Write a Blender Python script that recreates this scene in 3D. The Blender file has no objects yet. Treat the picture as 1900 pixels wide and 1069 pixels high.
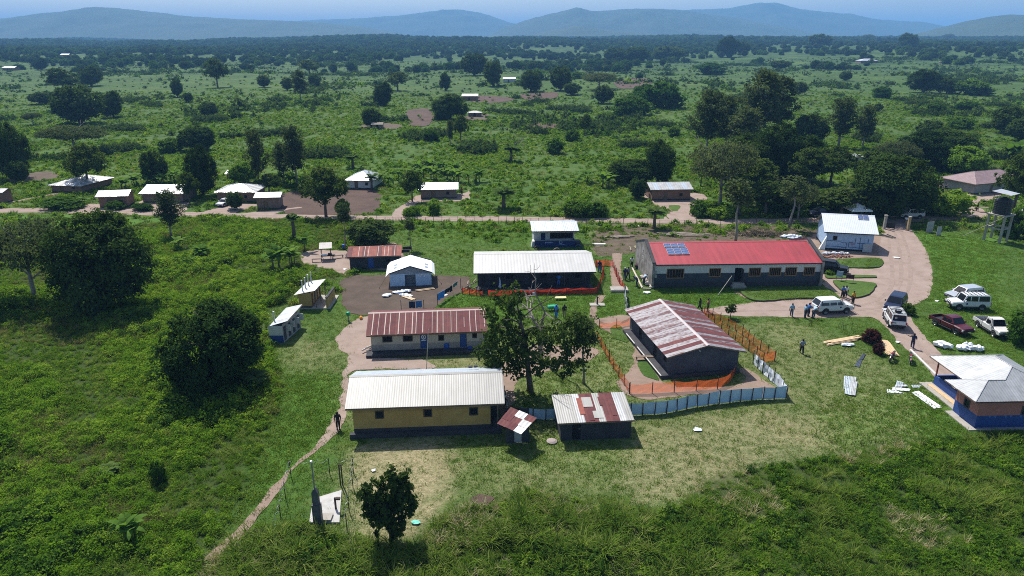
import bpy, bmesh, math, random
import numpy as np
from mathutils import Vector, Matrix, noise as mnoise, geometry as mgeo

random.seed(11)
rng = np.random.default_rng(11)
R = math.radians
S = bpy.context.scene
COL = S.collection

# ------------------------------------------------------------------ camera
FPX, CX, CY, HOR, CAMH = 1300.0, 950.0, 534.5, 74.0, 33.0      # photo pixels (1900 x 1069), metres
PITCH = math.atan((CY - HOR) / FPX)
cam = bpy.data.cameras.new('camera')
cam.sensor_width = 36.0
cam.lens = 36.0 * FPX / 1900.0
cam.clip_start = 0.5
cam.clip_end = 60000
camo = bpy.data.objects.new('camera', cam)
camo.location = (0, 0, CAMH)
camo.rotation_euler = (math.pi / 2 - PITCH, 0, 0)
COL.objects.link(camo)
S.camera = camo

# ------------------------------------------------------------------ sky, sun, exposure
SUN_EL, SUN_AZ = R(54), R(-26)          # azimuth from +Y towards +X
world = bpy.data.worlds.new('World')
S.world = world
world.use_nodes = True
wn = world.node_tree
for n in list(wn.nodes):
    wn.nodes.remove(n)
sky = wn.nodes.new('ShaderNodeTexSky')
sky.sky_type = 'NISHITA'
sky.sun_disc = False
sky.sun_elevation = SUN_EL
sky.sun_rotation = SUN_AZ
sky.altitude = 600
sky.air_density = 1.0
sky.dust_density = 2.2
sky.ozone_density = 1.0
bg = wn.nodes.new('ShaderNodeBackground')
bg.inputs['Strength'].default_value = 0.1
wo = wn.nodes.new('ShaderNodeOutputWorld')
wn.links.new(sky.outputs[0], bg.inputs[0])
wn.links.new(bg.outputs[0], wo.inputs[0])
sl = bpy.data.lights.new('sun', 'SUN')
sl.energy = 4.6
sl.angle = R(0.53)
sl.color = (1.0, 0.955, 0.88)
so = bpy.data.objects.new('sun', sl)
sd = Vector((math.sin(SUN_AZ) * math.cos(SUN_EL), math.cos(SUN_AZ) * math.cos(SUN_EL), math.sin(SUN_EL)))
so.rotation_euler = sd.to_track_quat('Z', 'Y').to_euler()
so.location = (0, 60, 80)
COL.objects.link(so)
S.view_settings.view_transform = 'Standard'
S.view_settings.look = 'None'
S.view_settings.gamma = 1.0
S.view_settings.exposure = 0.64
S.view_settings.use_curve_mapping = False
S.cycles.max_bounces = 6
S.cycles.diffuse_bounces = 3
S.cycles.glossy_bounces = 2
S.cycles.transmission_bounces = 3
S.cycles.transparent_max_bounces = 10
S.cycles.volume_bounces = 0
S.cycles.use_adaptive_sampling = True
S.cycles.adaptive_threshold = 0.01
S.cycles.use_denoising = False
S.cycles.filter_width = 1.0
S.cycles.caustics_reflective = False
S.cycles.caustics_refractive = False

# ------------------------------------------------------------------ photo pixel -> place
_c, _s = math.cos(PITCH), math.sin(PITCH)

def sstep(a, b, x):
    t = np.clip((np.asarray(x, float) - a) / (b - a), 0, 1)
    return t * t * (3 - 2 * t)

def hgt(x, y):
    """height of the land: level round the compound, rolling and rising towards the hills"""
    x = np.asarray(x, float); y = np.asarray(y, float)
    h = 24 * sstep(280, 2600, y)
    h = h + 4.0 * np.sin(x / 300 + 1.3) * np.sin(y / 260 + .4) * sstep(240, 700, y)
    h = h + 8.0 * sstep(60, 900, x) * sstep(260, 1300, y)
    h = h + (7 * np.sin(x / 470 + 2) + 5 * np.sin(x / 190 + y / 600) + 3 * np.sin(x / 83 + 1)) * sstep(1200, 2800, y)
    h = h + 1.4 * np.sin(x / 47 + y / 90) * sstep(190, 320, y)
    return h

def ray(px, py):
    a = (px - CX) / FPX; b = (CY - py) / FPX
    return np.array([a, _c + b * _s, -_s + b * _c])

def P(px, py, z=0.0):
    d = ray(px, py); t = (z - CAMH) / d[2]
    return Vector((d[0] * t, d[1] * t, z))

def G(px, py):
    """the point of the ground seen at a photo pixel"""
    p = P(px, py) if py > HOR + 2 else None
    if p is not None and p.y < 185:
        return p
    d = ray(px, py); t = 100.0; last = t
    while t < 9000:
        if CAMH + d[2] * t < float(hgt(d[0] * t, d[1] * t)):
            break
        last = t; t *= 1.03
    lo, hi = last, t
    for _ in range(24):
        m = (lo + hi) / 2
        if CAMH + d[2] * m < float(hgt(d[0] * m, d[1] * m)): hi = m
        else: lo = m
    x, y = d[0] * hi, d[1] * hi
    return Vector((x, y, float(hgt(x, y))))

def proj(x, y, z):
    dep = y * _c - (z - CAMH) * _s; up = y * _s + (z - CAMH) * _c
    return CX + FPX * x / dep, CY - FPX * up / dep

def ppm(py):
    return (py - HOR) * _c / CAMH        # photo pixels per metre on the ground in a row

# ------------------------------------------------------------------ helpers: meshes and objects
class MB:
    """collects shapes and links them as ONE mesh object"""
    def __init__(s): s.v = []; s.f = []; s.m = []
    def poly(s, pts, m=0):
        k = len(s.v); s.v += [tuple(p) for p in pts]; s.f.append(tuple(range(k, k + len(pts)))); s.m.append(m)
    def box(s, a, b, m=0, M=None):
        x0, y0, z0 = a; x1, y1, z1 = b
        c = [(x0, y0, z0), (x1, y0, z0), (x1, y1, z0), (x0, y1, z0), (x0, y0, z1), (x1, y0, z1), (x1, y1, z1), (x0, y1, z1)]
        if M is not None: c = [tuple(M @ Vector(p)) for p in c]
        k = len(s.v); s.v += c
        for q in ((0, 3, 2, 1), (4, 5, 6, 7), (0, 1, 5, 4), (1, 2, 6, 5), (2, 3, 7, 6), (3, 0, 4, 7)):
            s.f.append(tuple(k + i for i in q)); s.m.append(m)
    def path(s, pts, rs, n=6, m=0, cap=True):
        pts = [Vector(p) for p in pts]
        if not hasattr(rs, '__len__'): rs = [rs] * len(pts)
        k0 = len(s.v); ref = None
        for i, p in enumerate(pts):
            d = (pts[min(i + 1, len(pts) - 1)] - pts[max(i - 1, 0)])
            d = d.normalized() if d.length > 1e-9 else Vector((0, 0, 1))
            if ref is None or abs(ref.dot(d)) > .95:
                ref = Vector((1, 0, 0)) if abs(d.x) < .9 else Vector((0, 1, 0))
            a = (ref - d * ref.dot(d)).normalized(); b = d.cross(a); ref = a
            for j in range(n):
                t = 2 * math.pi * j / n
                s.v.append(tuple(p + (a * math.cos(t) + b * math.sin(t)) * rs[i]))
        for i in range(len(pts) - 1):
            for j in range(n):
                q = k0 + i * n; j2 = (j + 1) % n
                s.f.append((q + j, q + j2, q + n + j2, q + n + j)); s.m.append(m)
        if cap:
            s.f.append(tuple(k0 + j for j in reversed(range(n)))); s.m.append(m)
            q = k0 + (len(pts) - 1) * n
            s.f.append(tuple(q + j for j in range(n))); s.m.append(m)
    def lathe(s, prof, n=16, m=0, M=None):
        """prof: (radius, z) from bottom to top round the z axis"""
        k0 = len(s.v)
        for r, z in prof:
            for j in range(n):
                t = 2 * math.pi * j / n; p = Vector((r * math.cos(t), r * math.sin(t), z))
                s.v.append(tuple(M @ p if M is not None else p))
        for i in range(len(prof) - 1):
            for j in range(n):
                q = k0 + i * n; j2 = (j + 1) % n
                s.f.append((q + j, q + j2, q + n + j2, q + n + j)); s.m.append(m)
    def prism(s, outline, y0, y1, m=0):
        """outline in (x, z), extruded along y"""
        n = len(outline); k = len(s.v)
        s.v += [(x, y0, z) for x, z in outline] + [(x, y1, z) for x, z in outline]
        s.f.append(tuple(range(k, k + n))); s.m.append(m)
        s.f.append(tuple(k + n + i for i in reversed(range(n)))); s.m.append(m)
        for i in range(n):
            j = (i + 1) % n
            s.f.append((k + j, k + i, k + n + i, k + n + j)); s.m.append(m)
    def mesh(s, name, mats, smooth=False):
        me = bpy.data.meshes.new(name)
        me.from_pydata(s.v, [], s.f)
        for mt in (mats if isinstance(mats, (list, tuple)) else [mats]): me.materials.append(mt)
        me.polygons.foreach_set('material_index', s.m)
        if smooth: me.polygons.foreach_set('use_smooth', [True] * len(s.f))
        me.update()
        return me
    def build(s, name, mats, parent=None, smooth=False):
        return put(name, s.mesh(name, mats, smooth), parent)

def put(name, me, parent=None, loc=None, rot=None, scale=None):
    o = bpy.data.objects.new(name, me)
    COL.objects.link(o)
    if parent is not None: o.parent = parent
    if loc is not None: o.location = loc
    if rot is not None: o.rotation_euler = rot
    if scale is not None: o.scale = scale
    return o

def tag(o, label=None, cat=None, group=None, kind=None):
    if label: o['label'] = label
    if cat: o['category'] = cat
    if group: o['group'] = group
    if kind: o['kind'] = kind
    return o

def thing(name, label, cat, loc=(0, 0, 0), rz=0.0, group=None):
    o = bpy.data.objects.new(name, None)
    o.empty_display_size = .3
    COL.objects.link(o)
    o.location = loc; o.rotation_euler = (0, 0, rz)
    return tag(o, label, cat, group)

def struct(o):
    o['kind'] = 'structure'
    return o

def dup(root, loc, rz, label, group=None, scale=None):
    r = root.copy(); COL.objects.link(r); r.location = loc; r.rotation_euler = (0, 0, rz)
    r['label'] = label
    if group: r['group'] = group
    if scale is not None: r.scale = scale
    for ch in list(root.children):
        c = ch.copy(); COL.objects.link(c); c.parent = r
        for g in ch.children:
            d = g.copy(); COL.objects.link(d); d.parent = c
    return r

# ------------------------------------------------------------------ helpers: materials
def nodes_of(name):
    m = bpy.data.materials.new(name); m.use_nodes = True
    nt = m.node_tree; nt.nodes.clear()
    out = nt.nodes.new('ShaderNodeOutputMaterial')
    return m, nt, out

def nnoise(nt, scale, detail=3, rough=.55, vec=None):
    n = nt.nodes.new('ShaderNodeTexNoise'); n.inputs['Scale'].default_value = scale
    n.inputs['Detail'].default_value = detail; n.inputs['Roughness'].default_value = rough
    if vec is not None: nt.links.new(vec, n.inputs['Vector'])
    return n.outputs['Fac']

def nramp(nt, fac, stops):
    r = nt.nodes.new('ShaderNodeValToRGB')
    e = r.color_ramp.elements
    while len(e) < len(stops): e.new(.5)
    for i, (p, c) in enumerate(stops):
        e[i].position = p; e[i].color = (c[0], c[1], c[2], 1) if hasattr(c, '__len__') else (c, c, c, 1)
    nt.links.new(fac, r.inputs[0])
    return r.outputs[0]

def nmix(nt, fac, a, b, mode='MIX'):
    n = nt.nodes.new('ShaderNodeMix'); n.data_type = 'RGBA'; n.blend_type = mode
    for v, k in ((fac, 0), (a, 6), (b, 7)):
        if hasattr(v, 'is_linked'): nt.links.new(v, n.inputs[k])
        elif k == 0: n.inputs[0].default_value = v
        else: n.inputs[k].default_value = (v[0], v[1], v[2], 1)
    return n.outputs[2]

def nmath(nt, op, a, b=None):
    n = nt.nodes.new('ShaderNodeMath'); n.operation = op
    for v, k in ((a, 0), (b, 1)):
        if v is None: continue
        if hasattr(v, 'is_linked'): nt.links.new(v, n.inputs[k])
        else: n.inputs[k].default_value = v
    return n.outputs[0]

def npos(nt):
    return nt.nodes.new('ShaderNodeNewGeometry').outputs['Position']

def nbump(nt, h, strength, dist=.05):
    b = nt.nodes.new('ShaderNodeBump'); b.inputs['Strength'].default_value = strength
    b.inputs['Distance'].default_value = dist
    nt.links.new(h, b.inputs['Height'])
    return b.outputs[0]

_mats = {}
def mat(name, col, col2=None, scale=3.0, rough=.75, metal=0.0, bump=0.0, spec=.35, lo=.35, hi=.65, bscale=None, coat=0.0, streak=None):
    """paint, plaster, wood or metal: two tones of the surface's own colour mixed by noise, with fine relief"""
    if name in _mats: return _mats[name]
    m, nt, out = nodes_of(name)
    b = nt.nodes.new('ShaderNodeBsdfPrincipled')
    b.inputs['Roughness'].default_value = rough; b.inputs['Metallic'].default_value = metal
    b.inputs['Specular IOR Level'].default_value = spec
    if coat: b.inputs['Coat Weight'].default_value = coat
    pos = npos(nt)
    if col2 is None:
        b.inputs['Base Color'].default_value = (*col, 1)
    else:
        f = nnoise(nt, scale, 4, .6, pos)
        if streak:                       # weathering runs down the slope: noise stretched along the sheet
            tc = nt.nodes.new('ShaderNodeTexCoord'); mp = nt.nodes.new('ShaderNodeMapping'); mp.inputs['Scale'].default_value = streak
            nt.links.new(tc.outputs['Object'], mp.inputs['Vector'])
            f2 = nnoise(nt, 1.0, 5, .65, mp.outputs[0])
            f = nmath(nt, 'ADD', nmath(nt, 'MULTIPLY', f, .4), nmath(nt, 'MULTIPLY', f2, .6))
        nt.links.new(nramp(nt, f, [(lo, col), (hi, col2)]), b.inputs['Base Color'])
    if bump:
        nt.links.new(nbump(nt, nnoise(nt, bscale or scale * 4, 3, .6, pos), bump, .04), b.inputs['Normal'])
    nt.links.new(b.outputs[0], out.inputs[0])
    _mats[name] = m
    return m
# ------------------------------------------------------------------ layout of the land (photo pixels -> ground)
def W2(pts): return np.array([[p.x, p.y] for p in (G(a, b) for a, b in pts)])

def catmull(pts, closed=True, step=.5):
    pts = [np.array(p, float) for p in pts]; n = len(pts); out = []
    for i in range(n if closed else n - 1):
        g = lambda k: pts[k % n] if closed else pts[min(max(k, 0), n - 1)]
        p0, p1, p2, p3 = g(i - 1), g(i), g(i + 1), g(i + 2)
        k = max(1, int(np.hypot(*(p2 - p1)) / step))
        for j in range(k):
            t = j / k
            out.append(.5 * ((2 * p1) + (p2 - p0) * t + (2 * p0 - 5 * p1 + 4 * p2 - p3) * t * t + (3 * p1 - p0 - 3 * p2 + p3) * t ** 3))
    if not closed: out.append(pts[-1])
    return np.array(out)

def rag(loop, amp, freq=.6, seed=0):
    """worn, uneven outline"""
    n = len(loop); out = loop.copy()
    t = np.roll(loop, -1, 0) - np.roll(loop, 1, 0)
    t /= np.maximum(np.hypot(t[:, 0], t[:, 1]), 1e-6)[:, None]
    for i in range(n):
        x, y = loop[i]
        d = mnoise.noise((x * freq, y * freq, seed)) * .7 + mnoise.noise((x * freq * 3.1, y * freq * 3.1, seed + 9)) * .3
        out[i] += np.array([-t[i, 1], t[i, 0]]) * d * amp * 2
    return out

def inside(poly, x, y):
    """even-odd test, vectorised"""
    res = np.zeros(x.shape, bool); j = len(poly) - 1
    bb = (x >= poly[:, 0].min()) & (x <= poly[:, 0].max()) & (y >= poly[:, 1].min()) & (y <= poly[:, 1].max())
    xs, ys = x[bb], y[bb]; r = np.zeros(xs.shape, bool)
    for i in range(len(poly)):
        xi, yi = poly[i]; xj, yj = poly[j]
        if yi != yj:
            c = ((yi > ys) != (yj > ys)) & (xs < (xj - xi) * (ys - yi) / (yj - yi) + xi)
            r ^= c
        j = i
    res[bb] = r
    return res

def ribbon(px, width):
    c = catmull(W2(px), False, 1.0)
    t = np.gradient(c, axis=0); t /= np.hypot(t[:, 0], t[:, 1])[:, None]
    nrm = np.stack([-t[:, 1], t[:, 0]], 1)
    w = np.interp(np.linspace(0, 1, len(c)), np.linspace(0, 1, len(width)), width) if hasattr(width, '__len__') else np.full(len(c), width)
    return np.concatenate([c + nrm * w[:, None] / 2, (c - nrm * w[:, None] / 2)[::-1]])

BARE = []        # loops where nothing grows
def sheet(name, loop, material, z, parent=None, bare=True, lift=None):
    tri = mgeo.tessellate_polygon([[Vector((p[0], p[1], 0)) for p in loop]])
    me = bpy.data.meshes.new(name)
    zz = [float(hgt(p[0], p[1])) + z for p in loop]
    fs = []
    for t in tri:
        a, b, c = (loop[i] for i in t)
        fs.append(tuple(t) if (b[0] - a[0]) * (c[1] - a[1]) - (b[1] - a[1]) * (c[0] - a[0]) > 0 else tuple(reversed(t)))
    me.from_pydata([(p[0], p[1], h) for p, h in zip(loop, zz)], [], fs)
    me.materials.append(material); me.update()
    if bare: BARE.append(np.array(loop))
    return struct(put(name, me, parent))

# ---- materials of the land
def dirt_mat(name, a, b, c, s1=.35, s2=6, bump=.5):
    m, nt, out = nodes_of(name); pos = npos(nt)
    bs = nt.nodes.new('ShaderNodeBsdfPrincipled'); bs.inputs['Roughness'].default_value = .95; bs.inputs['Specular IOR Level'].default_value = .15
    big = nnoise(nt, s1, 5, .6, pos); fine = nnoise(nt, s2, 6, .7, pos)
    col = nramp(nt, big, [(.3, a), (.55, b), (.75, c)])
    col = nmix(nt, nramp(nt, fine, [(.35, 0.), (.7, .55)]), col, c)
    nt.links.new(col, bs.inputs['Base Color'])
    nt.links.new(nbump(nt, fine, bump, .06), bs.inputs['Normal'])
    nt.links.new(bs.outputs[0], out.inputs[0]); _mats[name] = m
    return m

M_dirt = dirt_mat('pink_dirt', (.335, .262, .228), (.285, .218, .185), (.20, .148, .118), .5, 7)
M_path = dirt_mat('path_dirt', (.29, .215, .175), (.24, .175, .138), (.16, .118, .088), .6, 7)
M_soil = dirt_mat('dark_soil', (.115, .085, .068), (.088, .064, .052), (.062, .05, .036), .5, 9, .8)
M_farm = dirt_mat('ploughed_soil', (.12, .078, .062), (.088, .058, .047), (.06, .04, .033), .25, 3, 1.0)
M_litter = dirt_mat('cleared_plot_soil', (.15, .112, .085), (.10, .075, .055), (.075, .062, .04), .6, 8, .8)
M_conc = dirt_mat('worn_concrete', (.40, .375, .34), (.34, .32, .285), (.26, .24, .21), 1.2, 12, .25)

def grass_ground():
    m, nt, out = nodes_of('grassland'); pos = npos(nt)
    bs = nt.nodes.new('ShaderNodeBsdfPrincipled'); bs.inputs['Roughness'].default_value = .95; bs.inputs['Specular IOR Level'].default_value = .1
    at = lambda k: (lambda n: (setattr(n, 'attribute_name', k), n.outputs['Fac'])[1])(nt.nodes.new('ShaderNodeAttribute'))
    n1 = nnoise(nt, .035, 4, .6, pos); n2 = nnoise(nt, .22, 5, .65, pos); n3 = nnoise(nt, 2.2, 6, .7, pos); n4 = nnoise(nt, .009, 4, .6, pos)
    col = nramp(nt, n2, [(.28, (0.040, 0.088, 0.014)), (.5, (0.064, 0.130, 0.023)), (.72, (0.109, 0.159, 0.037))])
    col = nmix(nt, nramp(nt, n1, [(.42, 0.), (.62, .55)]), col, (0.124, 0.172, 0.043))
    col = nmix(nt, nramp(nt, n4, [(.42, 0.), (.6, .5)]), col, (0.061, 0.116, 0.026))
    # scrub that fills the far plain is darker than the open grass between it
    scr = nramp(nt, nnoise(nt, .028, 6, .68, pos), [(.42, 0.), (.54, .85)])
    col = nmix(nt, nmath(nt, 'MULTIPLY', scr, at('far')), col, (0.030, 0.065, 0.017))
    lush = nmath(nt, 'MULTIPLY', at('lush'), nramp(nt, n2, [(.2, .55), (.8, 1.)]))
    col = nmix(nt, lush, col, nramp(nt, n3, [(.3, (0.069, 0.172, 0.018)), (.7, (0.104, 0.213, 0.031))]))
    dry = nmath(nt, 'MULTIPLY', at('dry'), nramp(nt, nmath(nt, 'ADD', nmath(nt, 'MULTIPLY', n2, .6), nmath(nt, 'MULTIPLY', n3, .5)), [(.30, .25), (.56, 1.)]))
    col = nmix(nt, dry, col, nramp(nt, n3, [(.3, (0.259, 0.223, 0.118)), (.68, (0.404, 0.350, 0.211))]))
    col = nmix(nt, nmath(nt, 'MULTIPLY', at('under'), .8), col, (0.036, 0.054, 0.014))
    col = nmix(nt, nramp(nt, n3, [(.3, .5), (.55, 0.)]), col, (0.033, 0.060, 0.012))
    mot = nramp(nt, nnoise(nt, .13, 7, .78, pos), [(.36, 1.0), (.5, .25), (.62, 0.)])
    col = nmix(nt, nmath(nt, 'MULTIPLY', mot, nmath(nt, 'MULTIPLY', at('far0'), .8)), col, (.034, .058, .024))
    nt.links.new(col, bs.inputs['Base Color'])
    nt.links.new(nbump(nt, nmath(nt, 'ADD', n3, nmath(nt, 'MULTIPLY', nnoise(nt, 11, 3, .7, pos), .6)), .9, .22), bs.inputs['Normal'])
    nt.links.new(bs.outputs[0], out.inputs[0])
    return m
M_grass = grass_ground()

# ---- outlines
Z_DRY = [([(1110, 421), (1200, 418), (1445, 420), (1530, 428), (1530, 452), (1192, 452), (1190, 466), (1110, 472)], 1.0),
         ([(640, 600), (1500, 600), (1700, 700), (1700, 830), (1500, 860), (1000, 930), (860, 900), (860, 800), (640, 800)], .28),
         ([(652, 832), (760, 812), (842, 812), (846, 880), (832, 935), (800, 985), (700, 1010), (655, 1005)], 1.0),
         ([(1180, 795), (1300, 768), (1460, 755), (1570, 790), (1540, 835), (1420, 868), (1300, 925), (1200, 935), (1130, 895)], .62),
         ([(780, 668), (905, 650), (910, 680), (780, 686)], .7),
         ([(845, 840), (1180, 830), (1160, 900), (1000, 930), (860, 930)], .3),
         ([(1380, 600), (1480, 600), (1560, 650), (1500, 720), (1460, 690), (1420, 650)], .35),
         ([(1400, 718), (1560, 730), (1680, 695), (1690, 703), (1560, 745), (1400, 735)], .75),
         ([(520, 620), (640, 640), (640, 690), (540, 690)], .3),
         ([(1030, 690), (1150, 650), (1150, 735), (1040, 745)], .4),
         ([(1380, 690), (1455, 735), (1390, 740)], .8),
         ([(1240, 225), (1320, 210), (1360, 240), (1230, 262), (1120, 262)], .35)]
Z_LUSH = [([(1690, 430), (1860, 440), (1840, 540), (1900, 600), (1760, 580), (1735, 560), (1735, 500)], 1.0),
          ([(1380, 530), (1560, 535), (1560, 560), (1180, 575), (1180, 545)], .9),
          ([(740, 540), (1160, 545), (1160, 640), (900, 650), (820, 570)], .8),
          ([(520, 690), (640, 700), (640, 770), (560, 860), (420, 1010), (440, 900), (510, 780)], 1.0),
          ([(990, 650), (1140, 640), (1140, 760), (960, 765)], .7),
          ([(860, 800), (1200, 800), (1160, 880), (880, 880)], .5),
          ([(1560, 720), (1720, 700), (1780, 800), (1700, 860), (1480, 830)], .9),
          ([(-60, 398), (300, 400), (290, 430), (150, 420), (-60, 470)], .8),
          ([(780, 412), (990, 412), (990, 450), (780, 450)], .4),
          ([(1640, 600), (1900, 600), (1900, 660), (1760, 650)], .6)]
Z_BUSH = [(-150, 432), (0, 470), (120, 430), (300, 412), (420, 404), (640, 408), (640, 448), (600, 462), (555, 470), (575, 492), (618, 500), (632, 512), (600, 525),
          (545, 530), (525, 562), (492, 572), (505, 680), (520, 690), (520, 742), (500, 790), (470, 880), (440, 950), (395, 1012), (330, 1110), (-250, 1110)]
Z_REED = [(330, 1110), (395, 1016), (470, 985), (560, 972), (650, 1000), (700, 1012), (780, 1000), (830, 955), (900, 935), (960, 915), (1060, 925), (1160, 935), (1220, 960), (1280, 935),
          (1320, 885), (1420, 868), (1540, 850), (1640, 830), (1760, 815), (1960, 800), (1960, 1110)]
W_BUSH, W_REED = W2(Z_BUSH), W2(Z_REED)
W_DRY = [(W2(p), k) for p, k in Z_DRY]; W_LUSH = [(W2(p), k) for p, k in Z_LUSH]

def soft(poly_list, x, y, blur=1.2, n=7):
    acc = np.zeros(x.shape)
    r = np.random.default_rng(5)
    for poly, k in poly_list:
        a = np.zeros(x.shape)
        for _ in range(n):
            dx, dy = r.normal(0, blur, x.shape), r.normal(0, blur, x.shape)
            a += inside(poly, x + dx, y + dy)
        acc = np.maximum(acc, a / n * k)
    return acc

# ---- the ground sheet, out to the hills
def axis(core0, core1, step, grow, far):
    c = list(np.arange(core0, core1 + step, step)); d = step
    while c[-1] < far: d *= grow; c.append(c[-1] + d)
    return c
xp = axis(0, 118, 1.0, 1.13, 16000)
gx = np.array([-v for v in reversed(xp[1:])] + xp)
gy = np.array([-90, -70, -50, -30, -10, 5, 15, 22] + axis(27, 205, 1.0, 1.05, 17000))
XX, YY = np.meshgrid(gx, gy)
fx, fy = XX.ravel(), YY.ravel()
nearm = (np.abs(fx) < 120) & (fy < 210) & (fy > 20)
dry = np.zeros(fx.shape); lush = np.zeros(fx.shape); under = np.zeros(fx.shape)
dry[nearm] = soft(W_DRY, fx[nearm], fy[nearm]); lush[nearm] = soft(W_LUSH, fx[nearm], fy[nearm])
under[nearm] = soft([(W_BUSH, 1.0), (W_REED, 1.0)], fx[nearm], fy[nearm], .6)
far = sstep(240, 900, fy)
ZZ = hgt(fx, fy)
near_relief = np.array([mnoise.noise((a * .23, b * .23, 3)) * .10 + mnoise.noise((a * .07, b * .07, 8)) * .0 if n else 0 for a, b, n in zip(fx, fy, nearm)])
ZZ = ZZ - np.maximum(near_relief, 0) * .6 - .012
nx, ny = len(gx), len(gy)
idx = np.arange(nx * ny).reshape(ny, nx)
quads = np.stack([idx[:-1, :-1], idx[:-1, 1:], idx[1:, 1:], idx[1:, :-1]], -1).reshape(-1, 4)
gm = bpy.data.meshes.new('ground')
gm.vertices.add(nx * ny); gm.vertices.foreach_set('co', np.stack([fx, fy, ZZ], 1).ravel())
gm.loops.add(quads.size); gm.loops.foreach_set('vertex_index', quads.ravel())
gm.polygons.add(len(quads)); gm.polygons.foreach_set('loop_start', np.arange(0, quads.size, 4)); gm.polygons.foreach_set('loop_total', np.full(len(quads), 4))
gm.polygons.foreach_set('use_smooth', np.ones(len(quads), bool))
gm.update(calc_edges=True)
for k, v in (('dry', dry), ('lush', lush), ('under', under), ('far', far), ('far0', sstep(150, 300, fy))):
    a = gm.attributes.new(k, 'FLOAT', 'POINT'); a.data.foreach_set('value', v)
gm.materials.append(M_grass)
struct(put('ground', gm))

# ---- roads, paths and bare ground
sheet('dirt_road', rag(ribbon([(-90, 392), (0, 391), (100, 391), (220, 394), (330, 397), (430, 400), (560, 403), (700, 405), (900, 406), (1100, 409), (1300, 411),
      (1450, 410), (1560, 408), (1680, 408), (1760, 403), (1830, 399), (1960, 397)], 3.9), .35, .3), M_dirt, .014)
sheet('dirt_driveway', rag(catmull(W2([(1640, 412), (1676, 412), (1700, 438), (1720, 468), (1730, 508), (1726, 545), (1706, 562), (1688, 571), (1692, 592), (1714, 622), (1745, 655),
      (1775, 690), (1800, 712), (1738, 703), (1715, 672), (1672, 640), (1648, 612), (1625, 592), (1600, 588), (1520, 590), (1440, 588), (1380, 587), (1330, 584),
      (1285, 579), (1310, 573), (1400, 561), (1480, 556), (1556, 556), (1545, 540), (1528, 530), (1522, 512), (1522, 500), (1560, 498), (1632, 497), (1630, 470), (1635, 440)])), .12, .7), M_dirt, .018)
sheet('bare_yard', rag(catmull(W2([(622, 628), (646, 604), (668, 590), (700, 590), (692, 640), (700, 662), (760, 666), (800, 674), (798, 685), (690, 684), (652, 690), (648, 740), (642, 768),
      (628, 800), (604, 824), (588, 832), (596, 810), (614, 782), (632, 750), (634, 700), (646, 668), (634, 648)])), .3, .6), M_dirt, .014)
sheet('foot_path', rag(ribbon([(598, 822), (580, 838), (560, 853), (535, 878), (500, 922), (462, 970), (425, 1006), (385, 1040)], [.7, .35, .4, .7, .85, .8, .9, .7]), .16, 1.2), M_path, .016)
sheet('bare_soil', rag(catmull(W2([(640, 516), (720, 510), (810, 511), (872, 514), (864, 534), (842, 548), (806, 570), (760, 581), (660, 583), (636, 560)])), .45, .5), M_soil, .010)
sheet('cleared_plot', rag(catmull(W2([(1110, 421), (1200, 418), (1330, 419), (1445, 420), (1530, 428), (1530, 452), (1440, 450), (1192, 452), (1190, 466), (1110, 472)])), .5, .4), M_litter, .010, bare=False)
sheet('building_site_dirt', rag(catmull(W2([(1500, 446), (1530, 432), (1640, 440), (1642, 478), (1560, 482), (1530, 478), (1520, 466)])), .3, .6), M_path, .013)
sheet('stall_yard', rag(catmull(W2([(558, 472), (590, 463), (640, 466), (700, 455), (735, 452), (752, 478), (748, 500), (655, 500), (640, 510), (615, 500), (572, 492)])), .4, .5), M_dirt, .012)
sheet('compound_path', rag(catmull(W2([(1104, 594), (1160, 584), (1180, 605), (1190, 630), (1202, 655), (1216, 685), (1238, 712), (1350, 717), (1385, 702), (1372, 686), (1396, 689), (1452, 734), (1400, 735), (1300, 731), (1230, 738),
      (1178, 738), (1152, 723), (1142, 709), (1160, 696), (1173, 676), (1177, 652), (1171, 634), (1150, 623), (1128, 617), (1116, 606)])), .28, .6), M_path, .012)
sheet('grass_island', rag(catmull(W2([(1134, 608), (1150, 604), (1160, 622), (1164, 636), (1150, 632), (1136, 624)])), .15, .8), M_grass, .05, bare=False)
sheet('grass_island', rag(catmull(W2([(1184, 668), (1196, 668), (1216, 692), (1222, 706), (1200, 700), (1186, 688)])), .15, .8), M_grass, .05, bare=False)
sheet('shaded_yard', rag(catmull(W2([(924, 690), (955, 660), (1000, 640), (1105, 648), (1095, 668), (1010, 690), (962, 704), (952, 750), (928, 768)])), .35, .6), M_path, .010)
sheet('ploughed_field', rag(catmull(W2([(522, 362), (560, 354), (690, 351), (702, 390), (640, 399), (518, 393)])), .6, .3), M_farm, .012)
sheet('house_yard', rag(catmull(W2([(735, 404), (728, 396), (748, 380), (764, 371), (778, 362), (858, 359), (870, 352), (866, 372), (790, 374), (764, 384), (752, 404)])), .4, .3), M_dirt, .016)
sheet('house_yard', rag(catmull(W2([(1192, 362), (1205, 356), (1288, 358), (1312, 366), (1296, 378), (1290, 408), (1232, 410), (1240, 392), (1215, 380)])), .4, .3), M_dirt, .016)
sheet('grass_island', rag(catmull(W2([(1240, 382), (1262, 382), (1256, 392), (1248, 392)])), .2, .5), M_grass, .03, bare=False)
sheet('house_yard', rag(catmull(W2([(372, 402), (398, 386), (430, 378), (480, 380), (440, 396), (560, 384), (525, 392), (480, 404)])), .4, .3), M_dirt, .016)
sheet('house_yard', rag(catmull(W2([(158, 392), (172, 378), (240, 386), (268, 372), (345, 374), (330, 396), (250, 394)])), .4, .3), M_dirt, .016)
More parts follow.
